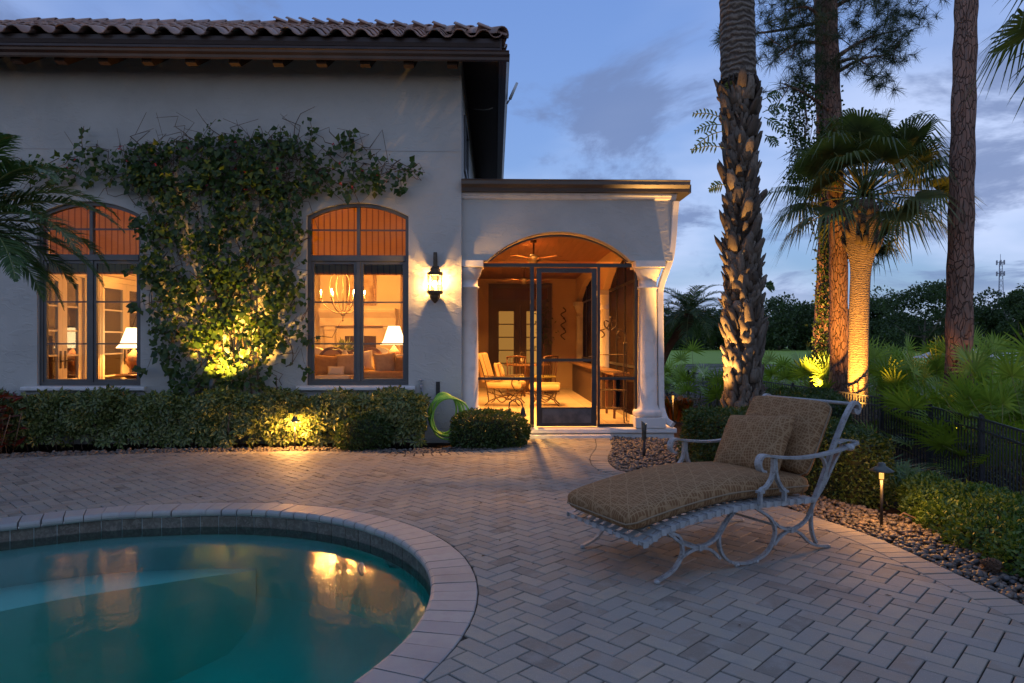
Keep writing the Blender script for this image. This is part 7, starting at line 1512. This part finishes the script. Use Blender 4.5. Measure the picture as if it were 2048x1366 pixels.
# ---- wall lantern
LX = P(870, 560, YW - .14).x; LY = YW - .15; lz_ = lambda y: wz(y, LY); lan = thing('wall_lantern', 'lit iron and seeded-glass lantern on a scroll bracket beside the right window', 'lantern', (LX, YW, lz_(565)))
m_lan = simple('lantern_bronze', (0.07, 0.045, 0.025), 0.5, 0.4, col2=(0.11, 0.075, 0.04), nscale=20)
obj('bracket', MB().bar(catmull([(LX, YW - .005, lz_(548)), (LX, YW - .012, lz_(525)), (LX, YW - .05, lz_(507)), (LX, LY + .03, lz_(506)), (LX, LY, lz_(520)), (LX, LY, lz_(536))], 6), .014, .05, (1, 0, 0)).box(LX - .05, LX + .05, YW - .02, YW - .001, lz_(560), lz_(530), .008), m_lan, lan)
obj('cap', MB().lathe([(.112, lz_(551)), (.117, lz_(549)), (.117, lz_(545.5)), (.10, lz_(544.5)), (.075, lz_(543.5)), (.072, lz_(538)), (.05, lz_(535)), (0, lz_(534))], 8, (LX, LY, 0), smooth=False), m_lan, lan)
obj('foot', MB().lathe([(0, lz_(607)), (.02, lz_(605.5)), (.055, lz_(600)), (.075, lz_(594)), (.08, lz_(590)), (.112, lz_(588)), (.117, lz_(586)), (.117, lz_(582)), (0, lz_(582))], 8, (LX, LY, 0), smooth=False), m_lan, lan)
for k in range(8): a = R(22.5 + 45 * k); obj('cage_bar', MB().tube([(LX + .110 * math.cos(a), LY + .110 * math.sin(a), lz_(582)), (LX + .110 * math.cos(a), LY + .110 * math.sin(a), lz_(551))], .005, 5), m_lan, lan)
for y in (561, 572): obj('cage_ring', MB().tube([(LX + .111 * math.cos(R(45 * k + 22.5)), LY + .111 * math.sin(R(45 * k + 22.5)), lz_(y)) for k in range(8)], .0035, 5, closed=True), m_lan, lan)
t = NT('seeded_glass'); e = t.n('Emission'); t.set(e.inputs[0], (1.0, .66, .26)); e.inputs[1].default_value = .9; tp = t.n('BsdfTransparent'); ad = t.n('MixShader'); t.set(ad.inputs[0], t.math('ADD', .06, t.math('MULTIPLY', t.ramp(t.noise(t.pos((1, 1, .5)), 26, 3), .42, .6), .6))); t.t.links.new(tp.outputs[0], ad.inputs[1]); t.t.links.new(e.outputs[0], ad.inputs[2]); m_seed = t.done(ad.outputs[0])
obj('glass', MB().lathe([(.098, lz_(581)), (.098, lz_(552))], 20, (LX, LY, 0)), m_seed, lan)
obj('bulb', MB().ball((LX, LY, lz_(568)), .045, 14, (1, 1, 1.2)), emit('lantern_bulb', (1.0, .66, .26), 12), lan)
for k in range(3): a = R(120 * k - 90); point_light('lamp_light', (LX + .055 * math.cos(a), LY + .055 * math.sin(a), lz_(567)), (1.0, .50, .13), 28, lan, .012)
# ---- garden hose, its hanger and the tap
m_hose = simple('lime_hose', (0.20, 0.46, 0.05), 0.45, col2=(0.26, 0.52, 0.07), nscale=9); hs = thing('garden_hose', 'coiled lime green garden hose hanging at the wall right of the hedge', 'hose', (P(895, 830, 10.1).x, 10.1, 0))
for k in range(7):
    xc = P(884 + 2.6 * k, 800, 9.75).x; wq = .19 + .013 * k; zt2 = wz(785 + 1.5 * k, 9.95); zb2 = wz(862 + 2.6 * k, 9.95) if k % 2 else wz(868, 9.95); pts = [(xc + wq * math.cos(R(a)) * (1 + .12 * math.sin(R(a) * 2 + k)), 9.92 - .03 * k + .02 * math.sin(R(a) * 3 + k), max(.0, (zt2 + zb2) / 2 + (zt2 - zb2) / 2 * math.sin(R(a)))) for a in range(0, 360, 18)]
    obj('coil', MB().tube(catmull(pts, 2, True), .0135, 8, closed=True), m_hose, hs)
hg = thing('hose_hanger', 'small dark hose hanger on the wall above the lime hose', 'hanger', (P(876, 770, YW).x, YW, .8)); hxw = P(876, 770, YW).x
obj('bracket', MB().box(hxw - .03, hxw + .03, YW - .012, YW - .001, wz(790), wz(763), .003).box(hxw - .02, hxw + .02, YW - .11, YW - .0125, wz(789), wz(786)), m_blk, hg)
tp_x = P(843, 770, YW).x; tp = thing('garden_tap', 'small grey garden tap on the wall right of the window sill', 'tap', (tp_x, YW, .8)); zt3 = wz(768)
obj('spout', MB().tube([(tp_x, YW - .002, zt3), (tp_x, YW - .07, zt3), (tp_x, YW - .09, zt3 - .03), (tp_x, YW - .09, zt3 - .07)], .015, 10), m_mast, tp); obj('handle', MB().lathe([(0, zt3 + .055), (.036, zt3 + .055), (.036, zt3 + .066), (0, zt3 + .066)], 12, (tp_x, YW - .06, 0)).tube([(tp_x, YW - .06, zt3), (tp_x, YW - .06, zt3 + .056)], .007, 6), m_mast, tp); obj('pipe', MB().tube([(tp_x + .01, YW - .02, zt3 - .02), (tp_x + .01, YW - .02, .1)], .011, 8), m_mast, tp)
# ---- pine cone, fallen stick and cable
q = G(1984, 1132, .03); pc_ = thing('pine_cone', 'brown pine cone lying at the edge of the pebble bed', 'pine cone', q, local=True, rotz=.6); m_cone = simple('cone_scale', (0.10, 0.055, 0.032), 0.8, col2=(0.17, 0.11, 0.07), nscale=60); sm_ = MB().add([(-.010, 0, 0), (.010, 0, 0), (.012, .018, .004), (0, .026, .008), (-.012, .018, .004), (0, .012, -.004)], [(0, 1, 2, 3, 4), (0, 5, 1), (1, 5, 2), (2, 5, 3), (3, 5, 4), (4, 5, 0)]); sme = mesh_of('scale', sm_, m_cone)
obj('core', MB().lathe([(.0, -.05), (.016, -.045), (.028, -.02), (.024, .02), (.010, .05), (0, .055)], 10, (0, 0, 0), axis='y'), m_cone, pc_)
for k in range(70):
    s_ = k / 70; yy_ = -.045 + .10 * s_; r_ = .027 * math.sin(math.pi * (.18 + .78 * s_)); a = k * 2.39996; o = piece('scale', sme, pc_); o.matrix_basis = Matrix.Translation((r_ * math.cos(a), yy_, r_ * math.sin(a))) @ Matrix.Rotation(-a, 4, 'Y') @ Matrix.Rotation(R(90), 4, 'Y') @ Matrix.Rotation(R(90), 4, 'Z') @ Matrix.Rotation(R(90), 4, 'Y') if False else Matrix.Translation((r_ * math.cos(a), yy_, r_ * math.sin(a))) @ Vector((math.cos(a), .35, math.sin(a))).to_track_quat('Y', 'Z').to_matrix().to_4x4()
q0, q1 = G(1800, 1040), G(1838, 1047); obj('fallen_stick', MB().tube([(q0.x, q0.y, .03), ((q0.x + q1.x) / 2, q0.y + .02, .05), (q1.x, q1.y, .03)], [.012, .010, .006], 6), m_twig, label='thin fallen stick lying on the pebbles by the path light', cat='stick')
cb = [P(934, 214, 12.2), P(955, 219, 11.6), P(975, 219, 11.2), P(985, 216, 10.9)]; obj('loose_cable', MB().tube(catmull(cb, 6), .007, 5), simple('pale_cable', (.5, .5, .48), .5), label='thin pale cable sagging under the dark side eave', cat='cable')
# dry needles and small leaves on the paving
n = 120; xy = np.stack([RNG.uniform(-4, 3, n), RNG.uniform(3.0, 9.5, n)], 1); k_ = in_poly(xy[:, 0], xy[:, 1], [(p.x, p.y) for p in PATIO]) & ~in_poly(xy[:, 0], xy[:, 1], [(p.x, p.y) for p in OUT]); xy = xy[k_]; n = len(xy); az = RNG.uniform(0, 6.28, n)
obj('fallen_leaves', leaf_mesh('fallen_leaves', np.column_stack([xy, np.full(n, .004)]), np.stack([np.cos(az), np.sin(az), np.zeros(n)], 1), np.tile([[0, 0, 1.]], (n, 1)), RNG.uniform(.02, .06, n), RNG.uniform(.004, .018, n), leafmat('dry_leaf', LFS((.08, .045, .02), (.14, .09, .045), (.05, .03, .018)), .8, .1)), None, kind='stuff', label='few dry leaves and needles scattered on the pavers', cat='leaves')
